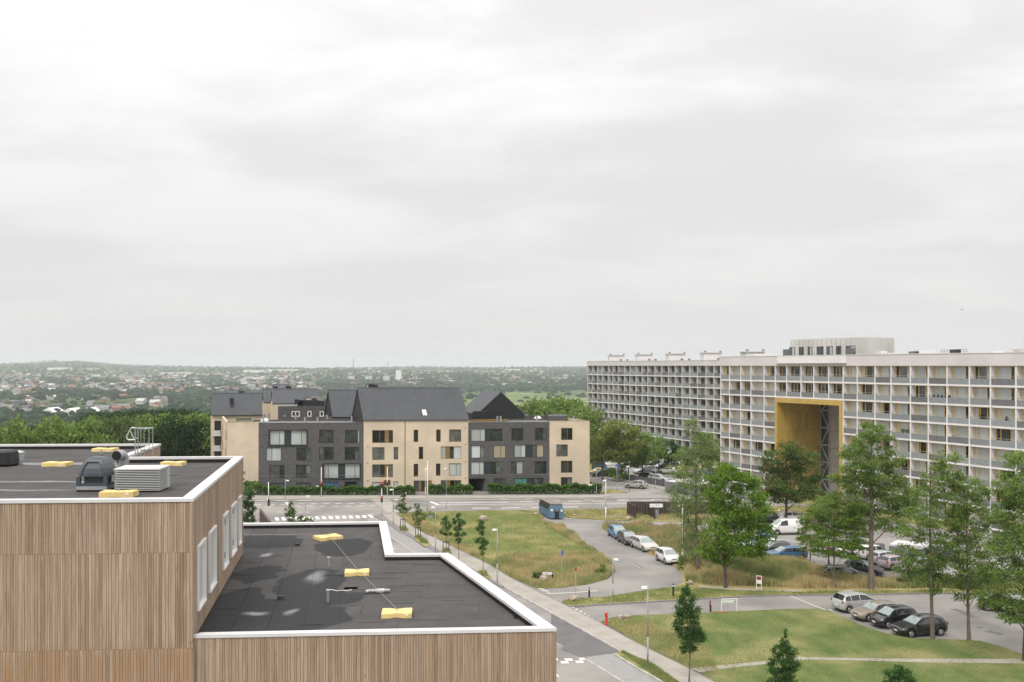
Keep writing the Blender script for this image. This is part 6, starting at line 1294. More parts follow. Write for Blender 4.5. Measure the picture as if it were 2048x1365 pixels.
ptree('young_tree', 'pale young tree rising behind the far roof edge, left of the crossing', 582, 1068, [(582, 1010, 5, 6), (580, 1020, 10, 7), (585, 1030, 9, 7), (578, 1030, 8, 6), (582, 1042, 8, 6)], 'leaf_young2', leaf=.16, dens=1.7, seed=49, nclump=7, **yt)
ptree('young_tree', 'low pale sapling top behind the roof edge, right of the pale tree', 604, 1085, [(600, 1037, 8, 5), (606, 1040, 9, 5), (595, 1044, 8, 4), (603, 1050, 8, 6)], 'leaf_young2', leaf=.15, dens=1.7, seed=50, nclump=6, **yt)
ptree('young_tree', 'tiny sapling tip showing over the roof edge', 621, 1092, [(621, 1038, 4, 4), (622, 1045, 5, 4)], 'leaf_young2', leaf=.14, dens=1.6, seed=51, nclump=5, **yt)
stake(805.6, 1061, 9, 1038, 'tree stake frame nearest the crossing'); stake(836, 1076, 10.5, 1054.5, 'second tree stake frame from the crossing'); stake(892, 1105, 11.5, 1083, 'tree stake frame beside the lawn under the dark tree')
ptree('broadleaf_tree', 'dark green tree squeezed between the clad building and the road', 496, 1062, [(498, 985, 12, 10), (492, 1000, 14, 12), (500, 1015, 12, 12), (490, 1028, 14, 12), (500, 1040, 14, 8)], 'leaf_dark', leaf=.22, trunk=.09, dens=2.2, seed=52, nclump=8, z=0)
ptree('broadleaf_tree', 'thin branches with few leaves reaching over the wing wall', 500, 1000, [(488, 945, 4, 6), (510, 968, 7, 4), (498, 975, 10, 4), (489, 960, 4, 5)], 'leaf_bright', leaf=.22, trunk=.05, dens=.8, seed=53, nclump=4, z=0)
ptree('broadleaf_tree', 'small tree in the gap between the timber roof and the beige house', 363, 925, [(363, 892, 6, 6), (360, 900, 8, 5), (367, 903, 7, 5)], 'leaf_mid', leaf=.35, trunk=.08, dens=1.8, seed=54, nclump=6, z=0)
ptree('broadleaf_tree', 'slender tree beside the left corner of the beige house', 410, 930, [(409, 870, 6, 8), (407, 884, 7, 8), (411, 895, 6, 8)], 'leaf_bright', leaf=.35, trunk=.08, dens=1.8, seed=55, nclump=6, z=0)
ptree('shrub', 'bright green shrub beyond the far car park fence', 1236, 962, [(1222, 944, 16, 7), (1240, 946, 14, 6), (1232, 951, 18, 6)], 'leaf_bright', leaf=.3, trunk=.05, dens=2, seed=56, cat='shrub', z=0, twig=False)
ptree('shrub', 'low shrub at the road end of the grey fence', 1410, 990, [(1395, 982, 20, 7), (1420, 982, 18, 8)], 'leaf_airy', leaf=.25, trunk=.05, dens=1.2, seed=57, cat='shrub', z=0, twig=False)
ptree('shrub', 'dark green tuft beside the big stone on the lawn', 1078, 1160, [(1075, 1150, 10, 7), (1070, 1157, 8, 5)], 'leaf_dark', leaf=.14, trunk=.03, dens=1.8, seed=58, cat='shrub', twig=False)
ptree('shrub', 'green weed patch at the bend of the long grass', 1208, 1148, [(1204, 1135, 9, 8), (1212, 1142, 9, 6), (1200, 1144, 10, 5)], 'leaf_mid', leaf=.15, trunk=.03, dens=1.3, seed=59, cat='shrub', twig=False)
ptree('shrub', 'green bush at the lamp foot beside the white small car', 1372, 1140, [(1365, 1118, 10, 10), (1378, 1128, 12, 10), (1362, 1132, 9, 8), (1392, 1120, 12, 12)], 'leaf_mid', leaf=.17, trunk=.03, dens=1.2, seed=60, cat='shrub', twig=False)
ptree('shrub', 'grey green bush at the foot of the white mast', 868, 1036, [(858, 1028, 9, 6), (868, 1031, 8, 4)], 'leaf_airy', leaf=.16, trunk=.03, dens=1.0, seed=61, cat='shrub', twig=False)
# green belt behind: trees that can be told apart
proto = {}
def forest_mesh(kind, s):
    r = np.random.default_rng(100 + s); cen = []
    lobes = {'round': [(0, .60, .42, .36), (-.25, .5, .28, .25), (.25, .5, .28, .25), (0, .78, .28, .2), (0, .35, .38, .2)], 'tall': [(0, .82, .16, .16), (.08, .65, .22, .18), (-.1, .55, .22, .18), (.05, .4, .26, .18), (-.05, .28, .22, .12)], 'wide': [(0, .55, .5, .3), (-.35, .45, .3, .25), (.35, .48, .3, .25), (.1, .75, .33, .2), (-.2, .7, .28, .2), (0, .3, .5, .2)]}[kind]
    for (dx, dz, rx, rz) in lobes:
        for _ in range(13):
            q = r.normal(size=3); q /= np.linalg.norm(q); cc = np.array([dx, r.uniform(-.1, .1), dz]) + q * np.array([rx, rx, rz]) * r.uniform(.55, .95)
            cen.append(cc + r.normal(size=(58, 3)) * np.array([.075, .075, .05]) * r.uniform(.7, 1.3))
    v, f = leaves(np.concatenate(cen), .055, r, elong=.7); v[:, 2] *= 1.0; return npmesh('crown', v, f, M['leaf_forest'])
FK = [('round', i) for i in range(3)] + [('tall', i) for i in range(3)] + [('wide', i) for i in range(3)]
FM = {k: forest_mesh(*k) for k in FK}; FM2 = {}
for k in FK: m_ = FM[k].copy(); m_.materials.clear(); m_.materials.append(M['leaf_forest2']); FM2[k] = m_
FM3 = {}
for k in FK: m_ = FM[k].copy(); m_.materials.clear(); m_.materials.append(M['leaf_mid']); FM3[k] = m_
tmb = MB(); tmb.tube((0, 0, -.02), (0, 0, .75), .022, .008, 6); TM = mesh_of('trunk', tmb, M['bark_dark'])
fr_ = random.Random(9)
TG = {}
def ftree(px, top, d, kind, pale, lab, grp, wide=1.0):
    x = (px - 1024) * d / F; z = float(Tz(x, d)); h_ = H - (top - HY) * d / F - z; h_ = max(h_, 3); rt = thing('belt_tree', (x, d, z), lab, 'tree', grp); TG.setdefault(lab, []).append((px, rt))
    k = (kind, fr_.randrange(3)); me = (FM, FM2, FM3)[pale][k]; o = bpy.data.objects.new('crown', me); COL.objects.link(o); o.parent = rt; w_ = h_ * wide; o.scale = (w_, w_, h_); o.rotation_euler = (0, 0, fr_.uniform(0, 6.28))
    t = bpy.data.objects.new('trunk', TM); COL.objects.link(t); t.parent = rt; t.scale = (h_, h_, h_)
for px, top, d, kd, pl_, lab, wd in [(18, 838, 172, 'round', 2, 'first big tree from the left picture edge in the green belt', .8), (-28, 850, 172, 'round', 2, 'tree at the very left edge behind the roof', .8), (80, 846, 176, 'round', 2, 'second big tree from the left edge, paler, in the green belt', .7), (125, 834, 178, 'round', 2, 'third big tree from the left edge, tallest of the left group', .85), (163, 836, 180, 'round', 2, 'fourth big tree from the left edge, darker right side', .8), (48, 868, 215, 'round', 0, 'lower tree between the first and second big trees', .8), (103, 868, 210, 'wide', 0, 'low bush like tree between the second and third big trees', .7)]:
    ftree(px, top, d, kd, pl_, lab, 'big trees of the left green belt', wd)
for i in range(46):
    px = 188 + (i % 23) * 10.6 + fr_.uniform(-4, 4); rowb = i // 23; t = (px - 188) / 240
    top = fr_.uniform(824, 846) if rowb == 0 else fr_.uniform(817, 830)
    if 195 < px < 250 and rowb == 0: kd, pl_ = 'tall', 1
    else: kd, pl_ = fr_.choice(['round', 'wide']), (0 if rowb else (0, 0, 2)[i % 3])
    d = (235 if rowb == 0 else 285) + fr_.uniform(-12, 12)
    if pl_ == 1 and rowb == 0: d -= 22; top += 3
    lab = {(0, 1): 'pale birch like tree in the middle of the left green belt', (0, 0): 'dark tree in the front row of the left green belt', (1, 0): 'dark tree in the back row of the left green belt', (1, 1): 'pale tree in the back row of the green belt'}[(rowb, 1 if pl_ == 1 else 0)]
    ftree(px, top, d, kd, pl_, lab, {(0, 1): 'pale birches of the belt', (0, 0): 'front row of the dark green belt', (1, 0): 'back row of the dark green belt', (1, 1): 'x'}[(rowb, 1 if pl_ == 1 else 0)], .95 if kd != 'tall' else .7)
for i in range(26): ftree(-30 + i * 9 + fr_.uniform(-4, 4), fr_.uniform(852, 866), 290 + fr_.uniform(-15, 30), 'wide', 0, 'bushy tree behind the left row of big trees', 'bushy back row behind the left big trees', 1.1)
for i in range(14): ftree(300 + i * 9.5, fr_.uniform(868, 882), 262 + fr_.uniform(-6, 6), 'wide', 1, 'low bushy tree at the foot of the dark belt', 'low bushes before the dark belt', 1.2)
for i, (px, top) in enumerate([(1036, 803), (1052, 800), (1068, 801), (1084, 803), (1100, 801), (1117, 795), (1133, 797), (1149, 806), (1163, 817), (1172, 818), (1126, 806), (1090, 810), (1060, 811), (1042, 812), (1158, 828), (1144, 824)]):
    ftree(px, top, 236 + (i % 4) * 7, 'round' if i % 2 else 'wide', 2 if i % 3 else 1, 'green tree right of the black gable behind the housing block' , 'trees behind the right end of the housing block', 1.0)
for lab, lst in TG.items():
    if len(lst) > 1:
        for i, (px, o) in enumerate(sorted(lst, key=lambda t: t[0])): o['label'] = f'{lab}, {i + 1}{ORD(i + 1)} from left'
# hedges before the housing block
def hedge(px0, px1, yb, h_, lab, seed, t=1.5):
    a, b = P(px0, yb, .1), P(px1, yb - .6, .1); r = np.random.default_rng(seed); L_ = (b - a).length; n = int(L_ * 330); u = (b - a).normalized(); v = Vector((-u.y, u.x, 0))
    s = r.uniform(0, L_, n); w_ = r.uniform(0, t, n); z = r.uniform(0, 1, n) ** .6 * h_ * (1 + .13 * np.sin(s * 1.3) + .08 * np.sin(s * 3.7)); k = r.random(n) < .45; z[k] = (h_ * (1 + .13 * np.sin(s * 1.3) + .08 * np.sin(s * 3.7)))[k] * r.uniform(.93, 1.06, k.sum())
    cen = np.stack([a.x + u.x * s + v.x * w_, a.y + u.y * s + v.y * w_, z + .1], 1); vv, ff = leaves(cen - np.array(a), .36, r, elong=.7)
    o = bpy.data.objects.new('hedge', npmesh('hedge', vv, ff, M['leaf_hedge'])); COL.objects.link(o); o.location = a; tag(o, lab, 'hedge')
hedge(486, 522, 991.2, 1.9, 'wild hedge end beside the timber building', 1, 2.0); hedge(524, 830, 991, 1.25, 'long clipped hedge before the left dark brick wall', 2); hedge(857, 945, 990.3, 1.4, 'short hedge between the entrance and the dark passage', 3); hedge(976, 1204, 989.3, 1.5, 'long hedge right of the dark passage', 4)
# tall grass and weeds as uncountable cover
def grass(name, poly, n, h0, h1, m, lab, seed, wd=.10, z=LV, exclude=None, cluster=0.0):
    pts = [P(*q, z) for q in poly]; tri = geometry.tessellate_polygon([[Vector((p.x, p.y, 0)) for p in pts]]); r = np.random.default_rng(seed); T_ = np.array([[pts[i][:2] for i in t] for t in tri]); ar = np.abs(np.cross(T_[:, 1] - T_[:, 0], T_[:, 2] - T_[:, 0])) / 2
    k = r.choice(len(T_), n, p=ar / ar.sum()); u = r.random((n, 2)); fl = u.sum(1) > 1; u[fl] = 1 - u[fl]; p = T_[k, 0] + (T_[k, 1] - T_[k, 0]) * u[:, :1] + (T_[k, 2] - T_[k, 0]) * u[:, 1:]
    if exclude is not None: p = p[~exclude(p)]; n = len(p)
    hm = .6 + .8 * (.5 + .5 * np.sin(p[:, 0] * 1.1 + 2 * np.sin(p[:, 1] * .6))) ** 1
    hh = r.uniform(h0, h1, n) * hm; an = r.uniform(0, math.pi, n); dx = np.cos(an) * wd / 2; dy = np.sin(an) * wd / 2; tx = r.normal(0, .16, n) * hh; ty = r.normal(0, .16, n) * hh; zz = np.full(n, z - .01)
    v = np.stack([np.stack([p[:, 0] - dx, p[:, 1] - dy, zz], 1), np.stack([p[:, 0] + dx, p[:, 1] + dy, zz], 1), np.stack([p[:, 0] + tx, p[:, 1] + ty, z + hh], 1)], 1).reshape(-1, 3)
    o = bpy.data.objects.new(name, npmesh(name, v, np.arange(n * 3).reshape(n, 3), M[m])); COL.objects.link(o); tag(o, lab, 'grass', kind='stuff'); return o
MEAD = [(1205, 1055), (1215, 1051), (1276, 1051), (1320, 1054), (1359, 1058), (1420, 1076), (1480, 1101), (1518, 1113), (1538, 1120.5), (1604, 1124), (1640, 1131), (1656, 1142), (1672, 1159), (1758, 1164), (1824, 1168), (1900, 1171), (2090, 1174), (2090, 1178), (1835, 1177), (1604, 1178), (1459, 1173), (1410, 1170), (1372, 1165), (1366, 1145), (1344, 1126), (1300, 1106), (1262, 1088), (1224, 1067)]
grass('tall_grass', [(1518, 1113), (1604, 1124.5), (1656, 1142), (1672, 1159), (1758, 1164), (1824, 1168), (2090, 1174), (2090, 1178), (1835, 1177), (1604, 1177), (1500, 1172), (1480, 1120)], 52000, .35, .95, 'grass_gold', 'tall golden grass on the bank between the car parks', 1)
grass('tall_grass', [(1370, 1130), (1400, 1110), (1450, 1115), (1480, 1130), (1500, 1172), (1459, 1172), (1410, 1169), (1372, 1164)], 14000, .4, 1.0, 'grass_gold', 'tall dry grass under the dense bright tree', 2)
grass('wild_weeds', [(1205, 1055), (1215, 1051), (1276, 1051), (1359, 1058), (1420, 1076), (1518, 1113), (1500, 1150), (1400, 1140), (1344, 1126), (1300, 1106), (1262, 1088), (1224, 1067)], 30000, .3, .9, 'weed', 'wild reddish weeds behind the row of parked cars', 3)
grass('wild_weeds', [(1450, 1120), (1500, 1118), (1560, 1140), (1600, 1165), (1560, 1172), (1470, 1160)], 12000, .6, 1.3, 'grass_green', 'dark green nettles in the middle of the grass bank', 4)
grass('dry_grass', [(978, 1128), (1010, 1112), (1100, 1108), (1130, 1108), (1190, 1105), (1226, 1127), (1230, 1141), (1215, 1156), (1173, 1167), (1118, 1173.5), (1075, 1174.5), (1020, 1153)], 36000, .12, .55, 'grass_gold', 'knee high dry grass on the near tip of the lawn', 5, wd=.06)
grass('dry_grass', [(1078, 1040), (1126, 1052), (1174, 1091), (1209, 1113), (1190, 1108), (1140, 1080), (1090, 1050)], 14000, .15, .55, 'grass_gold', 'strip of dry grass along the driveway edge of the lawn', 6, wd=.06)
grass('short_grass', LOT1, 60000, .04, .16, 'grass_green', 'short mown grass of the upper lawn', 7, wd=.05)
grass('short_grass', LOT2, 70000, .03, .11, 'grass_green', 'short mown grass of the lower lawn', 8, wd=.035, exclude=lambda p: np.zeros(len(p), bool))
grass('short_grass', [(1124, 1203.5), (1139.6, 1198.5), (1210, 1194), (1276, 1183.5), (1353, 1174), (1459, 1181), (1604, 1183.5), (1835, 1181), (2100, 1180), (2100, 1184.5), (1683, 1188.5), (1500, 1191), (1348, 1199.5), (1232, 1206), (1144, 1211.5)], 16000, .05, .2, 'grass_green', 'grass strip along the kerb of the lower road', 9, wd=.05)
grass('dry_grass', [(793, 1028), (830, 1026), (870, 1055), (930, 1090), (985, 1125), (978, 1128), (903, 1092), (876, 1078), (850, 1067), (822, 1051)], 11000, .1, .45, 'grass_gold', 'dry grass fringe beside the sidewalk', 10, wd=.06)
grass('dry_grass', [(1240, 1304), (1249, 1304), (1302, 1327), (1360, 1366), (1440, 1413), (1400, 1413), (1325, 1363)], 9000, .05, .2, 'grass_green', 'grass in the narrow verge at the bottom', 11, wd=.04)
grass('dry_grass', [(1095, 1022), (1250, 1018.5), (1330, 1016.5), (1480, 1014), (1720, 1014), (1720, 1040), (1600, 1039), (1480, 1042), (1262, 1041), (1140, 1034.5)], 18000, .1, .5, 'grass_gold', 'rough grass between the main road and the driveway', 12, wd=.08)
grass('dry_grass', [(1203, 1243), (1240, 1236), (1290, 1240), (1420, 1300), (1440, 1350), (1378, 1335), (1276, 1286)], 12000, .05, .25, 'grass_gold', 'thin dry grass at the sidewalk side of the lower lawn', 13, wd=.04)
for i, q in enumerate([(806, 1060), (837, 1078), (845, 1085), (966, 1150), (892, 1106)]): grass('weed_tuft', [(q[0] - 8, q[1] - 5), (q[0] + 6, q[1] - 6), (q[0] + 12, q[1] + 3), (q[0] - 3, q[1] + 2)], 350, .1, .4, 'grass_green', 'weeds at the foot of a young street tree', 20 + i, wd=.06)
# ---------------------------------------------------------------- vehicles
def lerp_prof(pts, x):
    for (a, za), (b, zb) in zip(pts, pts[1:]):
        if x <= b: t = (x - a) / (b - a) if b > a else 0; t2 = t * t * (3 - 2 * t); t = .5 * t + .5 * t2; return za + (zb - za) * t
    return pts[-1][1]
KIND = {  # length, width, top profile (x from front to back, z), base of windscreen, top of windscreen, roof end, tail glass end, belt
 'hatch': dict(L=4.05, W=1.72, top=[(0, .62), (.12, .74), (.9, .93), (1.12, .98), (1.85, 1.40), (2.4, 1.48), (3.2, 1.44), (3.62, 1.36), (3.95, .98), (4.05, .72)], ws=(1.05, 1.86), rf=3.55, re=3.93, belt=(.92, 1.02)),
 'small': dict(L=3.55, W=1.62, top=[(0, .62), (.1, .76), (.62, .98), (.8, 1.03), (1.45, 1.47), (2.0, 1.54), (2.9, 1.50), (3.25, 1.42), (3.48, 1.0), (3.55, .7)], ws=(.74, 1.46), rf=3.2, re=3.47, belt=(.96, 1.03)),
 'estate': dict(L=4.7, W=1.82, top=[(0, .6), (.15, .74), (1.1, .93), (1.35, .98), (2.15, 1.40), (2.8, 1.47), (3.9, 1.43), (4.3, 1.34), (4.6, .98), (4.7, .7)], ws=(1.3, 2.16), rf=4.2, re=4.58, belt=(.92, 1.0)),
 'mpv': dict(L=4.5, W=1.82, top=[(0, .65), (.15, .8), (.85, 1.0), (1.05, 1.06), (1.95, 1.52), (2.6, 1.62), (3.7, 1.57), (4.1, 1.48), (4.42, 1.05), (4.5, .75)], ws=(.98, 1.96), rf=4.0, re=4.4, belt=(.98, 1.08)),
 'saloon': dict(L=4.5, W=1.76, top=[(0, .6), (.12, .72), (1.1, .9), (1.35, .95), (2.1, 1.34), (2.6, 1.42), (3.2, 1.38), (3.9, 1.03), (4.4, .98), (4.5, .75)], ws=(1.3, 2.1), rf=3.15, re=3.9, belt=(.9, .98)),
 'van': dict(L=5.0, W=1.98, top=[(0, .75), (.12, .95), (.75, 1.18), (.9, 1.24), (1.65, 1.85), (2.2, 1.96), (4.7, 1.96), (4.85, 1.92), (4.96, 1.5), (5.0, .7)], ws=(.85, 1.66), rf=4.8, re=4.98, belt=(1.12, 1.2)),
}
CARM = {}
def car_paint(c, name):
    if name not in CARM: CARM[name] = mat('car_paint_' + name, c, .3, coat=.8, spec=.5)
    return CARM[name]
def loft_car(K):
    L_, W, tp = K['L'], K['W'], K['top']; wr = .31 if L_ < 4.8 else .34; fx, rx = (.80 if L_ < 4.8 else .95), L_ - (.72 if L_ < 4.8 else 1.0); AR = wr + .05
    xs = sorted(set([0, .04, .12, L_ - .12, L_ - .04, L_] + list(np.linspace(.2, L_ - .2, 22)) + [fx + AR * math.cos(a) for a in np.linspace(0, math.pi, 9)] + [rx + AR * math.cos(a) for a in np.linspace(0, math.pi, 9)] + [K['ws'][0], K['ws'][1], K['rf'], K['re']]))
    xs = [x for i, x in enumerate(xs) if i == 0 or x - xs[i - 1] > .012]; rows = []
    b0, b1 = K['belt']
    for x in xs:
        e = min(x, L_ - x); tap = 1 - .20 * max(0, 1 - e / .45) ** 2 ; hw = W / 2 * tap; zt = lerp_prof(tp, x); zb = .22 + (.12 * max(0, 1 - e / .3))
        for wx in (fx, rx):
            if abs(x - wx) < AR: zb = max(zb, wr + math.sqrt(max(0, AR * AR - (x - wx) ** 2)) - .0)
        belt = min(b0 + (b1 - b0) * x / L_, zt - .03); inw = hw * (.80 if zt > belt + .15 else .93)
        k = min(1, max(0, (zt - belt) / .4)); inw = hw * (.93 - .16 * k)
        zmid = max(zb + .02, .5); zmid = min(zmid, belt - .05) if belt - .05 > zb + .01 else zb + .01
        rows.append([(hw * .93, zb), (hw, max(zmid, zb + .01)), (hw * .985, belt), (inw * 1.0, zt - .06 * (0.4 + .6 * k)), (inw * .82, zt - .012), (0, zt)])
    return xs, rows, fx, rx, wr
def car(px, py, head, kind, col, cname, lab, grp=None, z=.0, plate=True, roof_rails=False, scale=1.0):
    scale *= 1.07
    K = KIND[kind]; xs, rows, fx, rx, wr = loft_car(K); c0 = P(px, py, z); L_, W = K['L'], K['W']; h_ = R(head); ux_ = Vector((math.cos(h_), math.sin(h_), 0)); uy_ = Vector((-math.sin(h_), math.cos(h_), 0))
    T = lambda x, y, zz: c0 + (ux_ * (L_ / 2 - x) + uy_ * y + Vector((0, 0, zz))) * scale
    name = {'van': 'delivery_van'}.get(kind, 'parked_car'); rt = thing(name, c0, lab, 'van' if kind == 'van' else 'car', grp); cm = car_paint(col, cname)
    vs = []; fs = []; m = 12
    for x, r in zip(xs, rows):
        ring = [(-a, b) for a, b in r] + [(a, b) for a, b in reversed(r[:-1])]; ring.append((0, r[0][1])); 
        for a, b in ring: vs.append(T(x, a, b))
    m = len(ring)
    for i in range(len(xs) - 1):
        for j in range(m): fs.append((i * m + j, i * m + (j + 1) % m, (i + 1) * m + (j + 1) % m, (i + 1) * m + j))
    fs.append(tuple(range(m - 1, -1, -1))); fs.append(tuple((len(xs) - 1) * m + j for j in range(m)))
    mb = MB(); mb.add(vs, fs); bo = part('body', mb, cm, rt, smooth=True)
    # glass: strips of the same surface set a few millimetres proud
    rowat = lambda x: rows[min(range(len(xs)), key=lambda i: abs(xs[i] - x))]
    def ring_pt(x, s_, t, off=.008):
        i = max(k for k in range(len(xs)) if xs[k] <= x + 1e-6); i = min(i, len(xs) - 2); f_ = (x - xs[i]) / (xs[i + 1] - xs[i]); q = [(1 - f_) * rows[i][k][0] + f_ * rows[i + 1][k][0] for k in range(6)]; zq = [(1 - f_) * rows[i][k][1] + f_ * rows[i + 1][k][1] for k in range(6)]
        y = q[2] + (q[3] - q[2]) * t; zz = zq[2] + (zq[3] - zq[2]) * t; return T(x, s_ * (y + off), zz + off * .3)
    wsa, wsb = K['ws']; re_, rf_ = K['re'], K['rf']; pil = (wsb + (rf_ if kind != 'van' else wsb + 1.1)) / 2
    for s_ in (-1, 1):
        panes = [(wsa + .22 if kind != 'van' else wsa + .35, pil - .04), (pil + .04, rf_ + .02)]
        if kind in ('estate', 'mpv'): panes = [(wsa + .22, pil - .35), (pil - .27, pil + .55), (pil + .63, rf_ + .12)]
        if kind == 'van': panes = [(wsa + .3, wsb + .75)]
        for (a, b) in panes:
            n = 8; g = MB(); vv = []
            for i in range(n + 1):
                x = a + (b - a) * i / n; hi = .93; 
                if x < wsb: hi = .93 * max(.08, (x - wsa) / (wsb - wsa)) ** .5
                if x > rf_: hi = .93 * max(.2, 1 - (x - rf_) / .4)
                vv += [ring_pt(x, s_, .06), ring_pt(x, s_, max(.1, hi))]
            f2 = [((2 * i, 2 * i + 1, 2 * i + 3, 2 * i + 2) if s_ > 0 else (2 * i, 2 * i + 2, 2 * i + 3, 2 * i + 1)) for i in range(n)]; g.add(vv, f2); part('side_window', g, M['car_glass'], rt)
    def cross(a, b, mm, nm, w0=.80):
        g = MB(); vv = []; n = 6
        for i in range(n + 1):
            x = a + (b - a) * i / n; j = max(k for k in range(len(xs)) if xs[k] <= x + 1e-6); j = min(j, len(xs) - 2); f_ = (x - xs[j]) / (xs[j + 1] - xs[j]); lr = lambda k, q: (1 - f_) * rows[j][k][q] + f_ * rows[j + 1][k][q]
            y3, y4 = lr(3, 0) * .95, lr(4, 0); z3, z4, z5 = lr(3, 1) , lr(4, 1), lr(5, 1); o_ = .012; vv += [T(x, -y3, z3 + o_ + .006), T(x, -y4, z4 + o_), T(x, 0, z5 + o_), T(x, y4, z4 + o_), T(x, y3, z3 + o_ + .006)]
        g.add(vv, [(5 * i + k, 5 * i + k + 1, 5 * i + 5 + k + 1, 5 * i + 5 + k) for i in range(n) for k in range(4)]); part(nm, g, mm, rt)
    cross(wsa + .05, wsb - .04, M['windscreen'], 'windscreen')
    if kind != 'van': cross(rf_ + .04, re_ - .04, M['car_glass'], 'rear_window')
    for s_ in (-1, 1):
        for (wx, tag_) in ((fx, 'f'), (rx, 'r')):
            a, b = T(wx, s_ * (W / 2 - .19), wr), T(wx, s_ * (W / 2 - .008), wr); g = MB(); g.tube(a, b, wr * scale, wr * scale, 18); wo = part('wheel', g, M['rubber'], rt)
            g = MB(); g.tube(b, T(wx, s_ * (W / 2 + .004), wr), wr * .62 * scale, wr * .58 * scale, 14); part('rim', g, M['rim'], wo)
            g = MB(); q = T(wx, s_ * (W / 2 + .006), wr)
            for k in range(5):
                t = 2 * math.pi * (k + .5) / 5; p = T(wx + math.cos(t) * wr * .38, s_ * (W / 2 + .007), wr + math.sin(t) * wr * .38); g.tube(p, p + uy_ * s_ * .004, .045 * scale, .045 * scale, 6)
            part('rim_hole', g, M['louvre_gap'], wo, kind='stuff')
        g = MB(); g.obox(T(wsa + .28, s_ * (W / 2 + .06), 0), ux_, uy_, .12, .16, z + K['belt'][0] * scale - .0, z + (K['belt'][0] + .13) * scale, top=.8); part('wing_mirror', g, cm, rt)
        hz = lerp_prof(K['top'], .1); sh = .17 if kind != 'van' else .22
        vv = []; 
        for (x, yk, zz) in [(.02, .52, hz - .17), (.10, .90, hz - .14), (.42, .97, hz - .00), (.36, .80, hz + .055), (.10, .55, hz - .03)]: vv.append(T(x - .015, s_ * W / 2 * yk * (1 - .20 * max(0, 1 - x / .45) ** 2) * 1.01, zz - .01))
        g = MB(); g.add(vv, [(0, 1, 2, 3, 4)] if s_ < 0 else [(4, 3, 2, 1, 0)]); g.add([v + ux_ * -.04 for v in vv], []); part('headlight', g, M['head_glass'], rt)
        tz = K['belt'][1] - (.22 if kind != 'van' else .4); g = MB(); g.obox(T(L_ - .10, s_ * W / 2 * .83, 0), ux_, uy_, .15, .13, z + (tz + .02) * scale, z + (tz + .20) * scale); part('tail_light', g, M['tail_glass'], rt)
    g = MB(); g.obox(T(.012, 0, 0), ux_, uy_, .03, .46, z + .40 * scale, z + .51 * scale); part('number_plate', g, M['plate'] if kind != 'van' else mat('plate_yellow', (.7, .4, .05), .5), rt)
    g = MB(); g.obox(T(L_ - .0, 0, 0), ux_, uy_, .03, .46, z + .58 * scale, z + .69 * scale); part('number_plate', g, M['plate'], rt)
    g = MB(); g.obox(T(.005, 0, 0), ux_, uy_, .03, W * .5, z + .27 * scale, z + .37 * scale); part('bumper_grille', g, M['black_plastic'], rt)
    g = MB(); g.obox(T(.02, 0, 0), ux_, uy_, .05, W * .34, z + (hz - .14 if kind != 'van' else .72) * scale, z + (hz - .06 if kind != 'van' else .9) * scale); part('grille', g, M['black_plastic'], rt)
    g = MB(); g.obox(T(L_ / 2, 0, 0), ux_, uy_, L_ - .5, W - .42, z + .16, z + .45); part('underbody', g, M['black_plastic'], rt)
    if roof_rails:
        for s_ in (-1, 1): g = MB(); g.tube(T(wsb + .3, s_ * W * .34, lerp_prof(K['top'], wsb + .4) + .03), T(rf_ - .2, s_ * W * .34, lerp_prof(K['top'], rf_ - .2) + .03), .02, .02, 6); part('roof_rail', g, M['alu'], rt)
    return rt
BLK, SIL, WHT, BGE, DGR, BLU = (.008, .009, .010), (.42, .43, .43), (.72, .71, .69), (.27, .225, .18), (.03, .033, .038), (.025, .10, .22)
g1 = 'cars parked along the driveway edge'; g2 = 'cars in the row at the lower right lawn'; g3 = 'cars in the middle car park'; g4 = 'cars in the far car park'
car(1236, 1075, -78, 'hatch', (.05, .17, .33), 'bright_blue', 'bright blue hatchback, farthest of the four cars along the driveway', g1)
car(1256, 1087, -78, 'hatch', (.035, .03, .03), 'dark_brown', 'dark brown hatchback behind the blue one along the driveway', g1)
car(1288, 1099, -72, 'estate', (.50, .48, .45), 'pearl', 'pearl white estate car, third along the driveway', g1)
car(1335, 1125, -75, 'small', WHT, 'white', 'small white high roofed car nearest the street lamp', g1)
car(1716, 1220, 18, 'mpv', SIL, 'silver', 'silver people carrier seen from behind with roof rails, beside the lower lawn', g2, roof_rails=True)
car(1751, 1238, 197, 'hatch', BGE, 'beige', 'beige hatchback between the silver people carrier and the small black car', g2)
car(1787, 1252, 195, 'small', BLK, 'black', 'small black car with silver wheels, third in the lower row', g2, scale=1.06)
car(1838, 1269, 193, 'hatch', BLK, 'black', 'black hatchback nearest the tree trunk in the lower row', g2, scale=1.05)
car(1572, 1068, 187, 'van', WHT, 'white', 'white delivery van with yellow front plate in the middle car park', g3)
car(1573, 1044, 184, 'estate', WHT, 'white', 'white pickup like car just behind the delivery van', g3)
car(1526, 1045, 184, 'hatch', BLK, 'black', 'black car half hidden behind the dense tree, left of the white one', g3)
car(1517, 1092, 186, 'hatch', (.10, .30, .52), 'sky_blue', 'sky blue small car mostly hidden by the dense tree', g3)
car(1522, 1102, 186, 'estate', WHT, 'white', 'white car tucked behind the dark grey one beside the dense tree', g3)
car(1548, 1109, 186, 'hatch', DGR, 'dark_grey', 'dark grey hatchback just behind the royal blue one', g3)
car(1570, 1119, 185, 'estate', BLU, 'royal_blue', 'royal blue car behind the golden grass', g3)
car(1726, 1150, -30, 'hatch', DGR, 'dark_grey', 'dark hatchback facing right behind the thick trunk', g3)
car(1694, 1161, -10, 'estate', BLK, 'black', 'black estate with chrome window line sunk behind the grass', g3, roof_rails=True)
car(1748, 1117, 22, 'mpv', WHT, 'white', 'white family car with its rear to us left of the silver small car', g3)
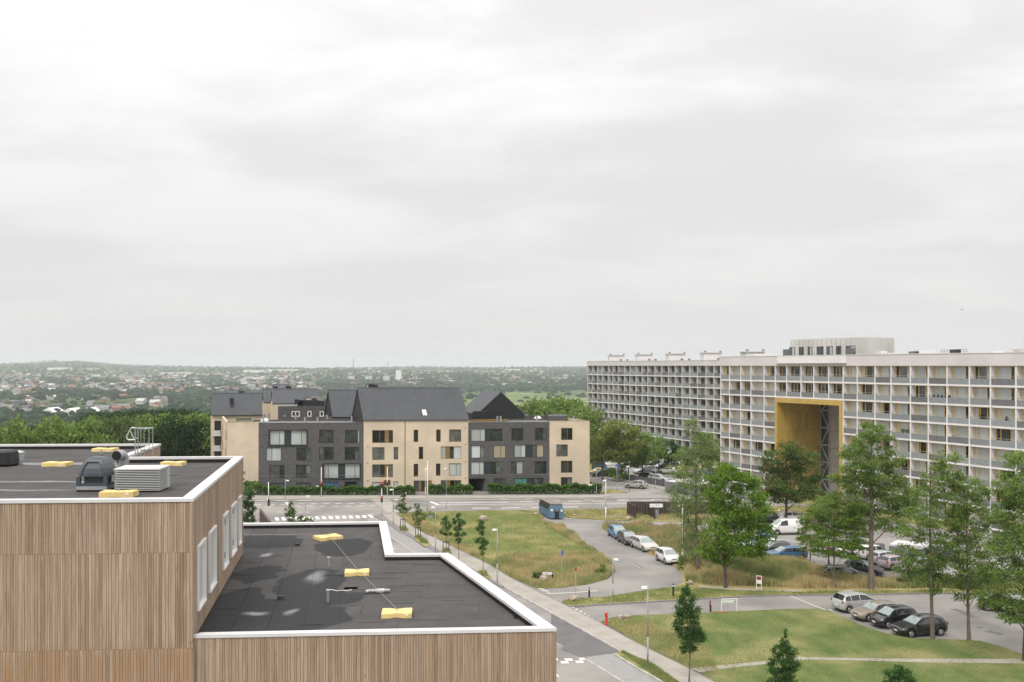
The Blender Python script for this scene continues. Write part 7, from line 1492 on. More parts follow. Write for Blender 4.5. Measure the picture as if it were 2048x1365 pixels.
car(1771, 1129, 22, 'small', SIL, 'silver', 'small silver car with its rear to us beside the white family car', g3)
car(1707, 1113, 20, 'hatch', WHT, 'white', 'white car with red tail light behind the small trees', g3)
car(1680, 1108, 20, 'hatch', DGR, 'dark_grey', 'dark car behind the layered small tree in the middle car park', g3)
car(1792, 1137, 24, 'hatch', (.45, .36, .36), 'dusty_red', 'dusty pink car right of the small silver one', g3)
car(1833, 1143, 205, 'hatch', SIL, 'silver', 'silver hatchback half hidden behind the open maple', g3)
car(1905, 1105, 10, 'saloon', SIL, 'silver', 'silver car behind the maples close to the apartment slab', g3)
car(1880, 1122, 10, 'hatch', DGR, 'dark_grey', 'dark car glimpsed between the maple crowns', g3)
car(2016, 1222, -25, 'estate', BLK, 'black', 'black car hidden behind the right edge maple', g2)
car(1272, 977, 152, 'hatch', (.35, .34, .32), 'silver_gold', 'silver hatchback driving away on the side road')
car(1222, 934, 190, 'estate', WHT, 'white', 'white car under the yellow green tree in the far car park', g4)
car(1232, 941, 190, 'hatch', SIL, 'silver', 'silver car beside the road sign in the far car park', g4)
car(1192, 950, 185, 'saloon', (.62, .42, .13), 'pale_yellow', 'pale yellow old saloon near the beige corner', g4)
car(1203, 953.5, 185, 'hatch', DGR, 'dark_grey', 'dark car in front of the pale yellow saloon', g4)
car(1288, 948, 200, 'mpv', SIL, 'silver', 'silver grey car behind the black ones in the far car park', g4)
car(1304, 953, -40, 'mpv', BLK, 'black', 'black high car in the far car park', g4)
car(1299, 960, -35, 'hatch', DGR, 'dark_grey', 'dark hatchback facing us before the black high car', g4)
car(1318, 964, -35, 'hatch', SIL, 'silver', 'silver hatchback facing us at the end of the grey fence', g4)
car(1335, 948, 160, 'hatch', WHT, 'white', 'white hatchback with red light at the right of the far car park', g4)
for i, (x, y, c, n_) in enumerate([(1188, 924, (.45, .04, .03), 'red'), (1226, 921, (.05, .3, .36), 'teal'), (1248, 927, DGR, 'dark_grey'), (1262, 934, DGR, 'dark_grey'), (1277, 931, SIL, 'silver'), (1292, 929, (.3, .12, .1), 'dull_red'), (1306, 934, DGR, 'dark_grey'), (1322, 940, BLK, 'black')]):
    car(x, y, 190, 'hatch', c, n_, [f'{n_.replace("_", " ")} car in the back row of the far car park', 'teal car in the back row of the far car park', 'dark grey car behind the green street tree', 'dark grey car right of the one behind the street tree', 'silver car in the back row under the trees', 'dull red car in the back row under the trees', 'dark grey car left of the caravan', 'black car before the caravan'][i], g4)
car(1418, 951, 185, 'hatch', (.12, .13, .14), 'slate', 'slate grey car between the bright tree and the slab', g4)
# caravan / box truck
c = P(1320, 931); rt = thing('box_truck', c, 'white box truck under the trees of the far car park', 'truck', None); u_ = Vector((.82, -.57, 0)).normalized(); v_ = Vector((-u_.y, u_.x, 0))
mb = MB(); mb.obox(c, u_, v_, 5.2, 2.3, .9, 3.5); part('cargo_box', mb, M['white_plastic'], rt)
mb = MB(); mb.obox(c + u_ * 3.6, u_, v_, 1.9, 2.1, .5, 2.3, top=.85); cb_ = part('cab', mb, M['white_plastic'], rt); mb = MB(); mb.obox(c + u_ * 4.4, u_, v_, .3, 1.7, 1.5, 2.1); part('windscreen', mb, M['car_glass'], cb_)
mb = MB(); mb.obox(c + u_ * 1, u_, v_, 7, 1.8, .45, .88); part('chassis', mb, M['black_plastic'], rt)
for a in (-1.6, 3.6):
    for s_ in (-1, 1): mb = MB(); q = c + u_ * a + v_ * s_ * .95; mb.tube(q + Vector((0, 0, .42)), q + v_ * s_ * .2 + Vector((0, 0, .42)), .42, .42, 12); part('wheel', mb, M['rubber'], rt)
# recycling containers
for i, (x, col_, lab) in enumerate([(1191, (.03, .07, .05), 'dark green recycling container beside the beige corner'), (1203, (.03, .07, .12), 'dark blue recycling container right of the green one')]):
    q = P(x, 941); mb = MB(); mb.obox(q, ux3, uy3, 1.7, 1.5, 0, 1.7, top=.85); rt = thing('recycling_container', q, lab, 'container'); part('body', mb, mat('bin_%d' % i, col_, .6), rt); mb = MB(); mb.obox(q, ux3, uy3, 1.6, 1.4, 1.7, 2.0, top=.6); part('lid', mb, M['black_plastic'], rt)
# ---------------------------------------------------------------- street furniture
def lamp(bx, by, ty, hx, lab, m='pole_grey', r=.07, head=True, grp='street lamps', z=LV, hs=1.0, name='street_lamp'):
    b = P(bx, by, z); s = b.y / F; h_ = (by - ty) * s; rt = thing(name, b, lab, 'street lamp' if head else 'pole', grp); mb = MB(); mb.tube(b, b + Vector((0, 0, h_ * .35)), r, r * .9, 10); mb.tube(b + Vector((0, 0, h_ * .35)), b + Vector((0, 0, h_)), r * .8, r * .65, 10); part('pole', mb, M[m], rt, smooth=True)
    mb = MB(); mb.tube(b, b + Vector((0, 0, .08)), r * 1.9, r * 1.7, 10); part('base_collar', mb, M[m], rt)
    if head:
        dx = (hx - bx) * s; sg = 1 if dx > 0 else -1; zt = b.z + h_ - .22; e = b + Vector((dx, 0, zt - b.z)); mb = MB(); mb.tube(b + Vector((0, 0, zt - b.z)), e, .03, .03, 6); part('arm', mb, M[m], rt)
        c = b + Vector((sg * (.12 + abs(dx) * .75), -.02, 0)); mb = MB(); mb.obox(c, ux3, uy3, max(.48, abs(dx) * 1.1) * hs, .34, zt - .06, zt + .10, top=.8); part('lamp_head', mb, M['lamp_head'], rt)
    return rt, b, s
lamp(994.5, 1166, 1056, 990, 'street lamp with white box head, on the lawn side of the sidewalk', grp='street lamps along the sidewalk')
lamp(870.8, 1101, 1012, 867, 'street lamp with white head between the second and third staked trees', grp='street lamps along the sidewalk')
lamp(786.6, 1049, 977, 783.5, 'slim lamp near the sidewalk corner at the crossing', grp='street lamps along the sidewalk')
lamp(1295.5, 1330, 1170, 1290.5, 'large nearest street lamp standing in the bottom verge', r=.075, grp='street lamps along the sidewalk')
lamp(1225.7, 1196, 1115, 1231, 'lamp with arm to the right on the kerb grass strip', r=.06)
lamp(1365, 1134, 1008.5, 1361.5, 'tall whitish lamp beside the small white car', 'pole_white', r=.09)
lamp(1211.6, 1045, 959, 1209.5, 'tall whitish lamp where the driveway meets the grass', 'pole_white', r=.10)
lamp(892.8, 1016, 935, 891.5, 'thin lamp before the beige wall right of the white mast', r=.05, z=0)
lamp(850.6, 995, 936, 851.5, 'thin lamp beside the entrance door', 'pole_white', r=.06)
lamp(570.5, 1024, 959, 575, 'thin lamp with white head before the left dark wall', r=.05, z=0, hs=.9)
lamp(611.5, 1040, 990, 615.5, 'low lamp head seen against the road above the roof edge', r=.05, z=0, hs=1.1)
lamp(734, 1090, 1028, 738.5, 'lamp head just over the roof edge at the zebra crossing', r=.05, z=0, hs=1.1)
lamp(1193, 991, 938, 1190.5, 'thin grey lamp beside the beige corner', r=.05)
lamp(1259, 1013, 931, 1256.5, 'grey lamp at the side road mouth', r=.06, z=0)
lamp(1311, 978, 930, 1312.5, 'grey lamp behind the driving silver hatchback', r=.05, z=0)
lamp(1233, 982, 935, 1234.5, 'grey sign post on the near side of the side road', r=.05, z=0, head=False, grp=None, name='sign_post')
lamp(1560, 1046, 1018, 1558, 'small lamp beside the chestnut trunk', 'pole_white', r=.05)
lamp(1557, 985, 928, 1556, 'lamp seen in front of the golden gateway foliage', r=.06, z=0)
lamp(396, 905, 874, 394, 'car park lamp left of the beige house', r=.08, z=0, name='street_lamp'); lamp(385, 903, 872, 384, 'second car park lamp left of the beige house', r=.08, z=0)
# white mast
b = P(855, 1033, LV); s = b.y / F; rt = thing('white_mast', b, 'tall white flagpole standing on the lawn corner', 'flagpole'); mb = MB(); mb.tube(b, b + Vector((0, 0, (1033 - 920) * s)), .10, .05, 10); part('pole', mb, M['pole_white'], rt, smooth=True); mb = MB(); mb.lathe(b + Vector((0, 0, (1033 - 920) * s)), [(.06, 0), (.09, .06), (.06, .14), (.01, .17)], 8); part('finial', mb, M['red_paint'], rt)
q = P(861, 1037, LV); mb = MB(); mb.obox(q, ux3, uy3, .9, .6, LV, LV + .4, top=.85); solo('foundation_block', mb, M['concrete_grey'], 'grey concrete block beside the white flagpole foot', 'block')
# traffic signals
def signal(bx, by, ty, heads, lab, grp='traffic lights', z=.1):
    b = P(bx, by, z); s = b.y / F; rt = thing('traffic_light', b, lab, 'traffic light', grp); mb = MB(); mb.tube(b, b + Vector((0, 0, (by - ty) * s)), .075, .07, 10); part('pole', mb, M['pole_white'], rt, smooth=True)
    for (px, py, side, lit) in heads:
        c = b + Vector(((px - bx) * s, 0, (by - py) * s)); mb = MB(); w_ = .30; dy = -.16 if side == 0 else 0; mb.obox((c.x, c.y + dy, 0), ux3, uy3, w_, .22, c.z - .46, c.z + .46); hb = part('signal_head', mb, M['black_plastic'], rt)
        for k in range(3):
            zz = c.z + .29 - k * .29
            if side == 0: mb = MB(); mb.tube((c.x, c.y + dy - .11, zz), (c.x, c.y + dy - .13, zz), .11, .11, 12); part('lens', mb, M['red_light'] if (lit and k == 0) else M['louvre_gap'], hb); mb = MB(); mb.obox((c.x, c.y + dy - .2, 0), ux3, uy3, .24, .16, zz + .11, zz + .13); part('visor', mb, M['black_plastic'], hb)
            else: mb = MB(); mb.obox((c.x + side * .22, c.y, 0), ux3, uy3, .16, .2, zz + .06, zz + .12); part('visor', mb, M['black_plastic'], hb)
signal(642.7, 995, 935, [(642.7, 969, 0, True)], 'single red traffic light before the left dark wall')
signal(763.4, 1033, 963, [(763.8, 969.5, 0, True), (763.8, 998.5, 0, True)], 'pole with two red lights, one above the other, at the sidewalk corner')
signal(774.7, 994, 934, [(774.7, 967, 0, True), (770.5, 966, -1, False), (778.5, 966, 1, False)], 'pole with three signal heads across the road')
signal(537, 1006, 964.5, [(537.2, 1003, 0, False)], 'white signal pole left of the lamp before the dark wall')
signal(535, 1036, 997, [(537, 1006.5, 1, False)], 'white signal pole beside the rust coloured wing wall')
# give-way sign behind the first young tree
b = P(812, 1030, LV); rt = thing('yield_sign', b, 'red and white triangular give way sign behind the first young tree', 'road sign'); s = b.y / F; mb = MB(); mb.tube(b, b + Vector((0, 0, (1030 - 984) * s)), .05, .05, 8); part('pole', mb, M['pole_white'], rt)
zc_ = b.z + (1030 - 1001) * s; x_ = b.x - 3 * s
def tri(r, y): return [(x_ - r, b.y + y, zc_ + r * .58), (x_ + r, b.y + y, zc_ + r * .58), (x_, b.y + y, zc_ - r * 1.15)]
mb = MB(); t0, t1 = tri(.42, -.07), tri(.42, -.09); mb.add(t0 + t1, [(0, 1, 2), (5, 4, 3), (0, 3, 4, 1), (1, 4, 5, 2), (2, 5, 3, 0)]); sg_ = part('plate', mb, M['red_paint'], rt); mb = MB(); mb.add(tri(.27, -.094), [(2, 1, 0)]); part('face', mb, M['sticker'], sg_)
mb = MB(); mb.obox((b.x - 2.5 * s, b.y - .06, 0), ux3, uy3, .4, .2, b.z + (1030 - 994) * s, b.z + (1030 - 988) * s); part('camera_box', mb, M['black_plastic'], rt)
# sign posts
def spost(bx, by, ty, m, w_, h_, lab, name='sign_post'):
    b = P(bx, by, LV); s = b.y / F; zt = b.z + (by - ty) * s; rt = thing(name, b, lab, 'road sign'); mb = MB(); mb.tube(b, (b.x, b.y, zt), .04, .04, 8); part('pole', mb, M['pole_grey'], rt); mb = MB(); mb.obox((b.x + w_ * .2, b.y - .05, 0), ux3, uy3, w_, .02, zt - h_, zt); part('plate', mb, M[m], rt)
spost(1123.3, 1167, 1101, 'blue_paint', .22, .55, 'sign post with narrow blue plate on the dry lawn tip'); spost(1150.8, 1202, 1135.5, 'red_paint', .16, .3, 'sign post with a small red sign beside the boulder at the junction')
spost(1236, 972, 929, 'blue_paint', .5, .5, 'blue square sign beside the silver car of the far car park')
# bollards
def bollard(px, py, ty, lab, red=False, r=.09):
    b = P(px, py, LV); s = b.y / F; h_ = (py - ty) * s; rt = thing('bollard', b, lab, 'bollard', 'black bollards'); mb = MB(); mb.tube(b, b + Vector((0, 0, h_)), r, r * .95, 12); mb.lathe(b + Vector((0, 0, h_)), [(r * .95, 0), (r * .7, .03), (r * .1, .045)], 12); part('post', mb, M['black_plastic'], rt)
    if red:
        for k in (.72, .90): mb = MB(); mb.tube(b + Vector((0, 0, h_ * k - .07)), b + Vector((0, 0, h_ * k + .07)), r * 1.08, r * 1.08, 12); part('band', mb, M['red_dull'], rt); mb = MB(); mb.obox(b + Vector((.07, -.07, 0)), ux3, uy3, .06, .06, b.z + h_ * k - .05, b.z + h_ * k + .05); part('reflector', mb, M['sticker'], rt)
    else: mb = MB(); mb.tube(b + Vector((0, 0, h_ * .82)), b + Vector((0, 0, h_ * .91)), r * 1.05, r * 1.05, 12); part('band', mb, M['sticker'], rt)
bollard(1178.5, 1195.5, 1176, 'black bollard with white band beside the junction boulder'); bollard(1346.5, 1193, 1168.5, 'black bollard with white band at the right end of the kerb strip'); bollard(1105.3, 1161, 1145, 'black bollard with white band beside the white street name board'); bollard(1421, 1224, 1202.5, 'dark bollard with red bands beside the white framed sign', True)
# hydrant
b = P(1212.8, 1250, LV); rt = thing('fire_hydrant', b, 'red fire hydrant at the sidewalk edge', 'hydrant'); mb = MB(); mb.lathe(b, [(.17, 0), (.17, .06), (.11, .10), (.095, .6), (.13, .72), (.14, .80), (.12, .82)], 12); part('barrel', mb, M['red_paint'], rt, smooth=True)
mb = MB(); mb.lathe(b, [(.10, .82), (.16, .86), (.16, .98), (.12, 1.06), (.03, 1.09)], 12); part('cap', mb, M['red_paint'], rt, smooth=True); mb = MB(); mb.tube(b + Vector((.08, -.1, .88)), b + Vector((.12, -.2, .86)), .05, .05, 8); part('nozzle', mb, M['alu'], rt)
# boulders
def boulder(px, py, rx, rz, lab, seed, ry=None):
    import bmesh
    b = P(px, py, LV - .05); s = b.y / F; bm = bmesh.new(); bmesh.ops.create_icosphere(bm, subdivisions=3, radius=1); r = np.random.default_rng(seed); D = [(r.normal(size=3), r.uniform(.6, .9)) for _ in range(9)]
    me = bpy.data.meshes.new('boulder')
    for v in bm.verts:
        p = np.array(v.co)
        for d_, c_ in D:
            d_ = d_ / np.linalg.norm(d_); k = p @ d_
            if k > c_: p = p - d_ * (k - c_) * .85
        p = p * (1 + .05 * math.sin(p[0] * 7 + seed) * math.cos(p[2] * 6)); v.co = (p[0] * rx * s, p[1] * rx * s * .85, (p[2] + .62) * rz * s)
    bm.to_mesh(me); bm.free(); me.materials.append(M['stone']); o = bpy.data.objects.new('boulder', me); COL.objects.link(o); o.location = b; tag(o, lab, 'boulder', 'boulders around the lawns')
boulder(1087, 1165, 9.5, 9.5, 'big pale boulder in the dry lawn tip beside the name board', 1); boulder(1149, 1203, 10, 9, 'boulder at the sharp end of the kerb strip', 2); boulder(967, 1042, 9, 7.5, 'round boulder alone on the upper lawn', 3)
boulder(1241, 1239, 7.5, 6.5, 'left one of the two boulders at the top of the lower lawn', 4); boulder(1254, 1238.5, 6.5, 5.5, 'right one of the two boulders at the top of the lower lawn', 5); boulder(1380, 1170, 6.5, 7, 'grey boulder at the meadow tip right of the driveway', 6)
boulder(1149, 1032.5, 5, 2.6, 'flat stone on the grass right of the blue container', 7); boulder(1172, 1034.5, 5, 2.6, 'second flat stone right of the blue container', 8); boulder(1072, 1031, 5.5, 3.5, 'stone left of the blue container', 9); boulder(1129, 1031, 4, 3.5, 'stone tight behind the right side of the container', 10); boulder(1256, 1040, 7, 5, 'grassy stone beside the dark fence enclosure', 11)
# white framed signs
def frame_sign(px0, px1, py, ty, lab, th=.06, boards=(), ang=0, crossbar=False):
    a, b = P(px0, py[0], LV), P(px1, py[1], LV); s = a.y / F; zt = (py[0] - ty) * s; rt = thing('frame_sign', a, lab, 'sign'); u_ = (b - a).normalized(); n_ = Vector((u_.y, -u_.x, 0)); zA = a.z + zt
    for q in (a, b): mb = MB(); mb.obox(q, u_, n_, th, th, LV, zA); part('post', mb, M['white_plastic'], rt)
    mb = MB(); mb.obox((a + b) / 2, u_, n_, (b - a).length + th, th + .004, zA - th, zA + .004); part('top_rail', mb, M['white_plastic'], rt)
    for (z0, z1, m) in boards: mb = MB(); mb.obox((a + b) / 2, u_, n_, (b - a).length - th - .01, .025, a.z + z0 * zt, a.z + z1 * zt); part('board', mb, M[m], rt)
    return rt, a, b, u_, n_, zt
def text(body, loc, size, u_, n_, m, par, ext=.002):
    cu = bpy.data.curves.new('lettering', 'FONT'); cu.body = body; cu.size = size; cu.extrude = ext; cu.align_x = 'LEFT'; t_ = bpy.data.objects.new('lettering_source', cu); me = bpy.data.meshes.new_from_object(t_); bpy.data.objects.remove(t_); me.materials.clear(); me.materials.append(M[m]); o = bpy.data.objects.new('lettering', me); COL.objects.link(o); o.parent = par; o.location = Vector(loc) - ROOT[par]
    o.rotation_euler = (R(90), 0, math.atan2(u_.y, u_.x)); return o
rt, a, b, u_, n_, zt = frame_sign(1443, 1473.5, (1224, 1223), 1198.2, 'white frame sign with green lettering at the top edge of the lower lawn', boards=((.66, .86, 'sticker'),))
text('A', a + u_ * .12 + n_ * .02 + Vector((0, 0, zt * .70)), .17, u_, n_, 'grey_print', rt); 
text('uuuuuuu  nr. 10', a + u_ * .26 + n_ * .02 + Vector((0, 0, zt * .70)), .15, u_, n_, 'green_paint', rt)
mb = MB(); q = b - u_ * .17 + n_ * .03; mb.lathe((0, 0, 0), [(.085, 0), (.085, .004)], 14); mb.v = [(q.x + x * u_.x + n_.x * z_, q.y + x * u_.y + n_.y * z_, a.z + zt * .77 + y) for x, y, z_ in mb.v]; part('green_emblem', mb, M['green_paint'], rt)
rt, a, b, u_, n_, zt = frame_sign(1513, 1523, (1180.5, 1181.5), 1151.5, 'white frame sign with red and grey boards on the grass path', boards=((.72, .94, 'red_dull'), (.45, .71, 'sticker'), (.12, .16, 'sticker')))
q = P(1422, 1224, LV); mb = MB(); mb.tube(q + Vector((.1, -.1, .06)), q + Vector((1.5, -.25, .06)), .04, .04, 6); solo('fallen_pole', mb, mat('terracotta', (.45, .2, .1), .8), 'orange red pole lying in the grass under the white frame sign', 'pole')
a = P(1085, 1161, LV); b = P(1104, 1161, LV); rt = thing('name_board', a, 'white street name board low in the dry grass beside the boulder', 'sign'); s = a.y / F; zt = 16 * s
mb = MB(); mb.obox((a + b) / 2, ux3, uy3, (b - a).length, .03, a.z + zt - .25, a.z + zt); part('board', mb, M['sticker'], rt)
for t in (.1, .9): mb = MB(); q = a.lerp(b, t); mb.obox(q + Vector((0, .04, 0)), ux3, uy3, .05, .05, LV, LV + zt); part('leg', mb, M['pole_grey'], rt)
mb = MB(); mb.obox((a + b) / 2 + Vector((-.1, -.02, 0)), ux3, uy3, (b - a).length * .4, .006, a.z + zt - .16, a.z + zt - .12); part('print_line', mb, M['blue_paint'], rt)
# blue scrap container
c0, c1_ = P(1099.6, 1039.5), P(1127, 1039.8); u_ = (c1_ - c0).normalized(); bk_ = Vector((-.23, .97, 0)).normalized(); rt = thing('waste_container', c0, 'blue roll-off waste container with open dark side hatches by the driveway', 'container'); Wd = (c1_ - c0).length; Lc = 6.2; zb_, zt_ = .22, 2.35
def cpt(a, l, z): q = c0 + u_ * Wd * a + bk_ * l; return Vector((q.x, q.y, z))
mb = MB(); mb.add([cpt(0, 0, zb_), cpt(1, 0, zb_), cpt(1, Lc, zb_), cpt(0, Lc, zb_), cpt(-.03, 0, 1.45), cpt(1.03, 0, 1.45), cpt(1.03, Lc, 1.45), cpt(-.03, Lc, 1.45), cpt(.10, .1, zt_ - .12), cpt(.90, .1, zt_ - .12), cpt(.90, Lc, zt_ - .12), cpt(.10, Lc, zt_ - .12)], [(3, 2, 1, 0), (0, 1, 5, 4), (1, 2, 6, 5), (2, 3, 7, 6), (3, 0, 4, 7), (4, 5, 9, 8), (5, 6, 10, 9), (6, 7, 11, 10), (7, 4, 8, 11), (8, 9, 10, 11)]); part('body', mb, M['container_blue'], rt)
mb = MB(); mb.prism([cpt(.08, .0, 0), cpt(.92, .0, 0), cpt(.92, Lc, 0), cpt(.08, Lc, 0)], zt_ - .12, zt_); part('lid', mb, M['container_rust'], rt)
mb = MB(); mb.prism([cpt(.36, -.12, 0), cpt(.64, -.12, 0), cpt(.64, 0, 0), cpt(.36, 0, 0)], .3, 1.35); part('hook_recess', mb, M['black_plastic'], rt)
mb = MB(); mb.prism([cpt(.44, -.2, 0), cpt(.56, -.2, 0), cpt(.56, -.12, 0), cpt(.44, -.12, 0)], 1.2, 1.6); part('hook_bar', mb, M['container_rust'], rt)
for a_, z_ in ((.08, 1.35), (.80, 1.3)): mb = MB(); mb.prism([cpt(a_, -.012, 0), cpt(a_ + .14, -.012, 0), cpt(a_ + .14, 0, 0), cpt(a_, 0, 0)], z_ - .1, z_ + .22); part('notice', mb, M['sticker'], rt)
for a_ in (.02, .30, .66, .93): mb = MB(); mb.prism([cpt(a_, -.06, 0), cpt(a_ + .05, -.06, 0), cpt(a_ + .05, 0, 0), cpt(a_, 0, 0)], .2, 1.9 if a_ in (.30, .66) else 1.45); part('rib', mb, M['container_blue'], rt)
for i in range(6):
    l0 = .5 + i * .95; mb = MB(); mb.add([cpt(-.045, l0, 1.42), cpt(-.045, l0 + .8, 1.42), cpt(.085, l0 + .8, 2.2), cpt(.085, l0, 2.2)], [(0, 1, 2, 3)]); mb.v = [(x - .03, y, z_ + .01) for x, y, z_ in mb.v]; part('side_hatch', mb, M['black_plastic'], rt)
    mb = MB(); mb.prism([cpt(-.05, l0 - .12, 0), cpt(0, l0 - .12, 0), cpt(0, l0 - .04, 0), cpt(-.05, l0 - .04, 0)], .25, 1.45); part('side_rib', mb, M['container_blue'], rt)
for a_ in (.12, .78): mb = MB(); q = cpt(a_, .2, .12); mb.tube(q, q + u_ * .2, .12, .12, 10); part('roller', mb, M['container_rust'], rt)
# dark plank enclosure with ticket machine
rt = thing('plank_enclosure', P(1253, 1032), 'dark plank fence enclosure beside the main road', 'enclosure')
def pwall(q0, q1, h_, nm):
    a, b = q0, q1; u = (b - a); L_ = u.length; u.normalize(); n_ = Vector((u.y, -u.x, 0)); k = max(1, int(L_ / .42))
    for i in range(k): c = a + u * (L_ * (i + .5) / k); mb = MB(); mb.obox(c, u, n_, L_ / k - .02, .06, .02, h_ + random.uniform(-.01, .01)); part('plank', mb, M['rust'], rt)
    mb = MB(); mb.obox((a + b) / 2, u, n_, L_, .10, h_ + .012, h_ + .06); part('top_rail', mb, M['rust_edge'], rt)
E0, E1, E2 = P(1254, 1031.5), P(1272, 1040.5), P(1430, 1035.5); Hh = 2.05
pwall(E0, E1, Hh, ''); B0, B1 = P(1262, 1029), P(1440, 1028.5); B0 = P(1255, 1031.3); pwall(Vector((B0.x, B0.y, 0)), P(1450, 1032.5), Hh + .05, ''); pwall(P(1297, 1032), P(1309.5, 1041.3), Hh - .25, '')
mb = MB(); mb.prism([P(1275, 1040), P(1304, 1041), P(1300, 1035), P(1268, 1034)], 0, .10); part('gravel_bed', mb, M['paving'], rt)
c = P(1315, 1038.8); rt = thing('ticket_machine', c, 'parking ticket machine under a wide white sign in front of the dark planks', 'ticket machine'); s = c.y / F
mb = MB(); mb.obox(c + Vector((-2 * s, .05, 0)), ux3, uy3, .36, .3, .05, 1.35, top=.9); part('cabinet', mb, M['steel'], rt)
for t in (-2.2, 2.2): mb = MB(); mb.tube(c + Vector((t * s, .2, 0)), c + Vector((t * s, .2, 2.0)), .035, .035, 8); part('post', mb, M['pole_grey'], rt)
s0, s1 = 1299.7, 1325.7; mb = MB(); xa, xb = (s0 - 1024) * s, (s1 - 1024) * s; zt2 = H - (1008.2 - HY) * s; zb2 = H - (1015.5 - HY) * s; mb.box(xa, xb, c.y + .1, c.y + .16, zb2, zt2); bd_ = part('sign_board', mb, M['sticker'], rt)
text('P', Vector(((1311.5 - 1024) * s, c.y + .09, zb2 + .22)), .38, ux3, uy3, 'grey_print', bd_); text('13', Vector(((1315 - 1024) * s, c.y + .09, zb2 + .22)), .3, ux3, uy3, 'grey_print', bd_)
# hoop barrier
a, b = P(1203, 1038.2), P(1248, 1040.5); mb = MB(); s = a.y / F; mb.path([a + Vector((0, 0, .1)), a + Vector((0, 0, .42)), a + Vector((.1, 0, .5)), Vector((b.x, b.y, .5)), Vector((b.x, b.y, .1))], .035, 8); solo('hoop_barrier', mb, M['steel'], 'low galvanised hoop barrier left of the dark enclosure', 'barrier', smooth=True)
# rusty wing wall at the near corner
a, b = P(521, 1046, 0), P(541, 1075, 0); mb = MB(); a = P(520.5, 1068); b = P(545, 1088)
A0 = Q(520.5, 1045, 131); A1 = Q(540.5, 1060, 112); a2 = Vector((A0.x, A0.y, 0)); b2_ = Vector((A1.x, A1.y, 0)); rt = thing('wing_wall', a2, 'dark rust edged wing wall left of the crossing', 'wall')
u_ = (b2_ - a2).normalized(); n_ = Vector((u_.y, -u_.x, 0)); zt0, zt1 = Q(520.5, 1019.5, 131).z, Q(540.5, 1045, 112).z
mb = MB(); o_ = n_ * .1; mb.add([a2 - o_, b2_ - o_, b2_ + o_, a2 + o_, Z3(a2 - o_, zt0), Z3(b2_ - o_, zt1), Z3(b2_ + o_, zt1), Z3(a2 + o_, zt0)], [(3, 2, 1, 0), (4, 5, 6, 7), (0, 1, 5, 4), (1, 2, 6, 5), (2, 3, 7, 6), (3, 0, 4, 7)]); part('wall', mb, M['rust'], rt)
mb = MB(); mb.tube(Z3(a2, zt0 + .05), Z3(b2_, zt1 + .05), .13, .13, 6); part('edge', mb, M['rust_edge'], rt)
b = P(505, 1045); mb = MB(); mb.obox(b, ux3, uy3, .25, .25, 0, 2.6); solo('gate_post', mb, M['black_plastic'], 'black gate post in the bushes left of the wing wall', 'post')
# grey fence of the far car park and canopies
rt = thing('grey_fence', P(1245, 957), 'long grey solid fence between side road and far car park', 'fence'); a, b = P(1245, 959), P(1420, 991); u_ = (b - a).normalized(); n_ = Vector((u_.y, -u_.x, 0)); L_ = (b - a).length; n = int(L_ / 1.9)
for i in range(n):
    c = a + u_ * L_ * (i + .5) / n; mb = MB(); mb.obox(c, u_, n_, L_ / n - .06, .06, .05, 1.25); part('fence_panel', mb, M['fence_grey'], rt)
    c = a + u_ * L_ * i / n; mb = MB(); mb.obox(c, u_, n_, .10, .12, 0, 1.32); part('fence_post', mb, M['frame_dark'], rt)
def canopy(px0, px1, yb0, yb1, ht, lab, fence=True, dep=5):
    a, b = P(px0, yb0), P(px1, yb1); rt = thing('bicycle_shed', a, lab, 'shelter'); u = (b - a).normalized(); n_ = Vector((u.y, -u.x, 0)); L_ = (b - a).length; k = max(2, int(L_ / 2.4))
    for i in range(k):
        c = a + u * L_ * (i + .5) / k - n_ * dep / 2; mb = MB(); h0 = ht + (.18 if i % 2 else 0); mb.obox(c, u, n_, L_ / k - .04, dep, h0, h0 + .1); part('roof_panel', mb, M['white_metal'], rt)
        if fence: mb = MB(); mb.obox(a + u * L_ * (i + .5) / k, u, n_, L_ / k - .08, .05, .1, ht - .12); part('wall_panel', mb, M['fence_grey'] if i % 2 else M['rail_mesh'], rt)
        mb = MB(); mb.tube(a + u * L_ * i / k, a + u * L_ * i / k + Vector((0, 0, ht - .05)), .05, .05, 6); part('post', mb, M['pole_grey'], rt)
canopy(1330, 1400, 984, 993, 1.9, 'bicycle shed with zigzag white roof behind the grey fence', dep=6); canopy(1778, 1852, 1121, 1129, 1.8, 'bicycle shed with white roof panels and grey walls behind the tallest ash', dep=3.5)
rt = thing('screen_fence', P(1695, 1112), 'grey panel screen between the middle car park and the apartment slab', 'fence'); a, b = P(1695, 1112), P(1770, 1120); u_ = (b - a).normalized(); n_ = Vector((u_.y, -u_.x, 0))
for i in range(4): mb = MB(); mb.obox(a.lerp(b, (i + .5) / 4), u_, n_, (b - a).length / 4 - .08, .06, .05, 1.9); part('fence_panel', mb, M['rail_mesh'], rt)
q = P(1184.5, 983); mb = MB(); mb.box(q.x - .6, q.x + .75, q.y, q.y + 1, 0, 1.15); solo('white_cabinet', mb, M['white_plastic'], 'white utility cabinet at the right corner of the housing block', 'cabinet')
q = P(634.5, 988); mb = MB(); mb.obox(q, ux3, uy3, .45, .3, .1, 1.45); solo('white_cabinet', mb, M['concrete_white'], 'small pale cabinet before the left dark wall', 'cabinet')
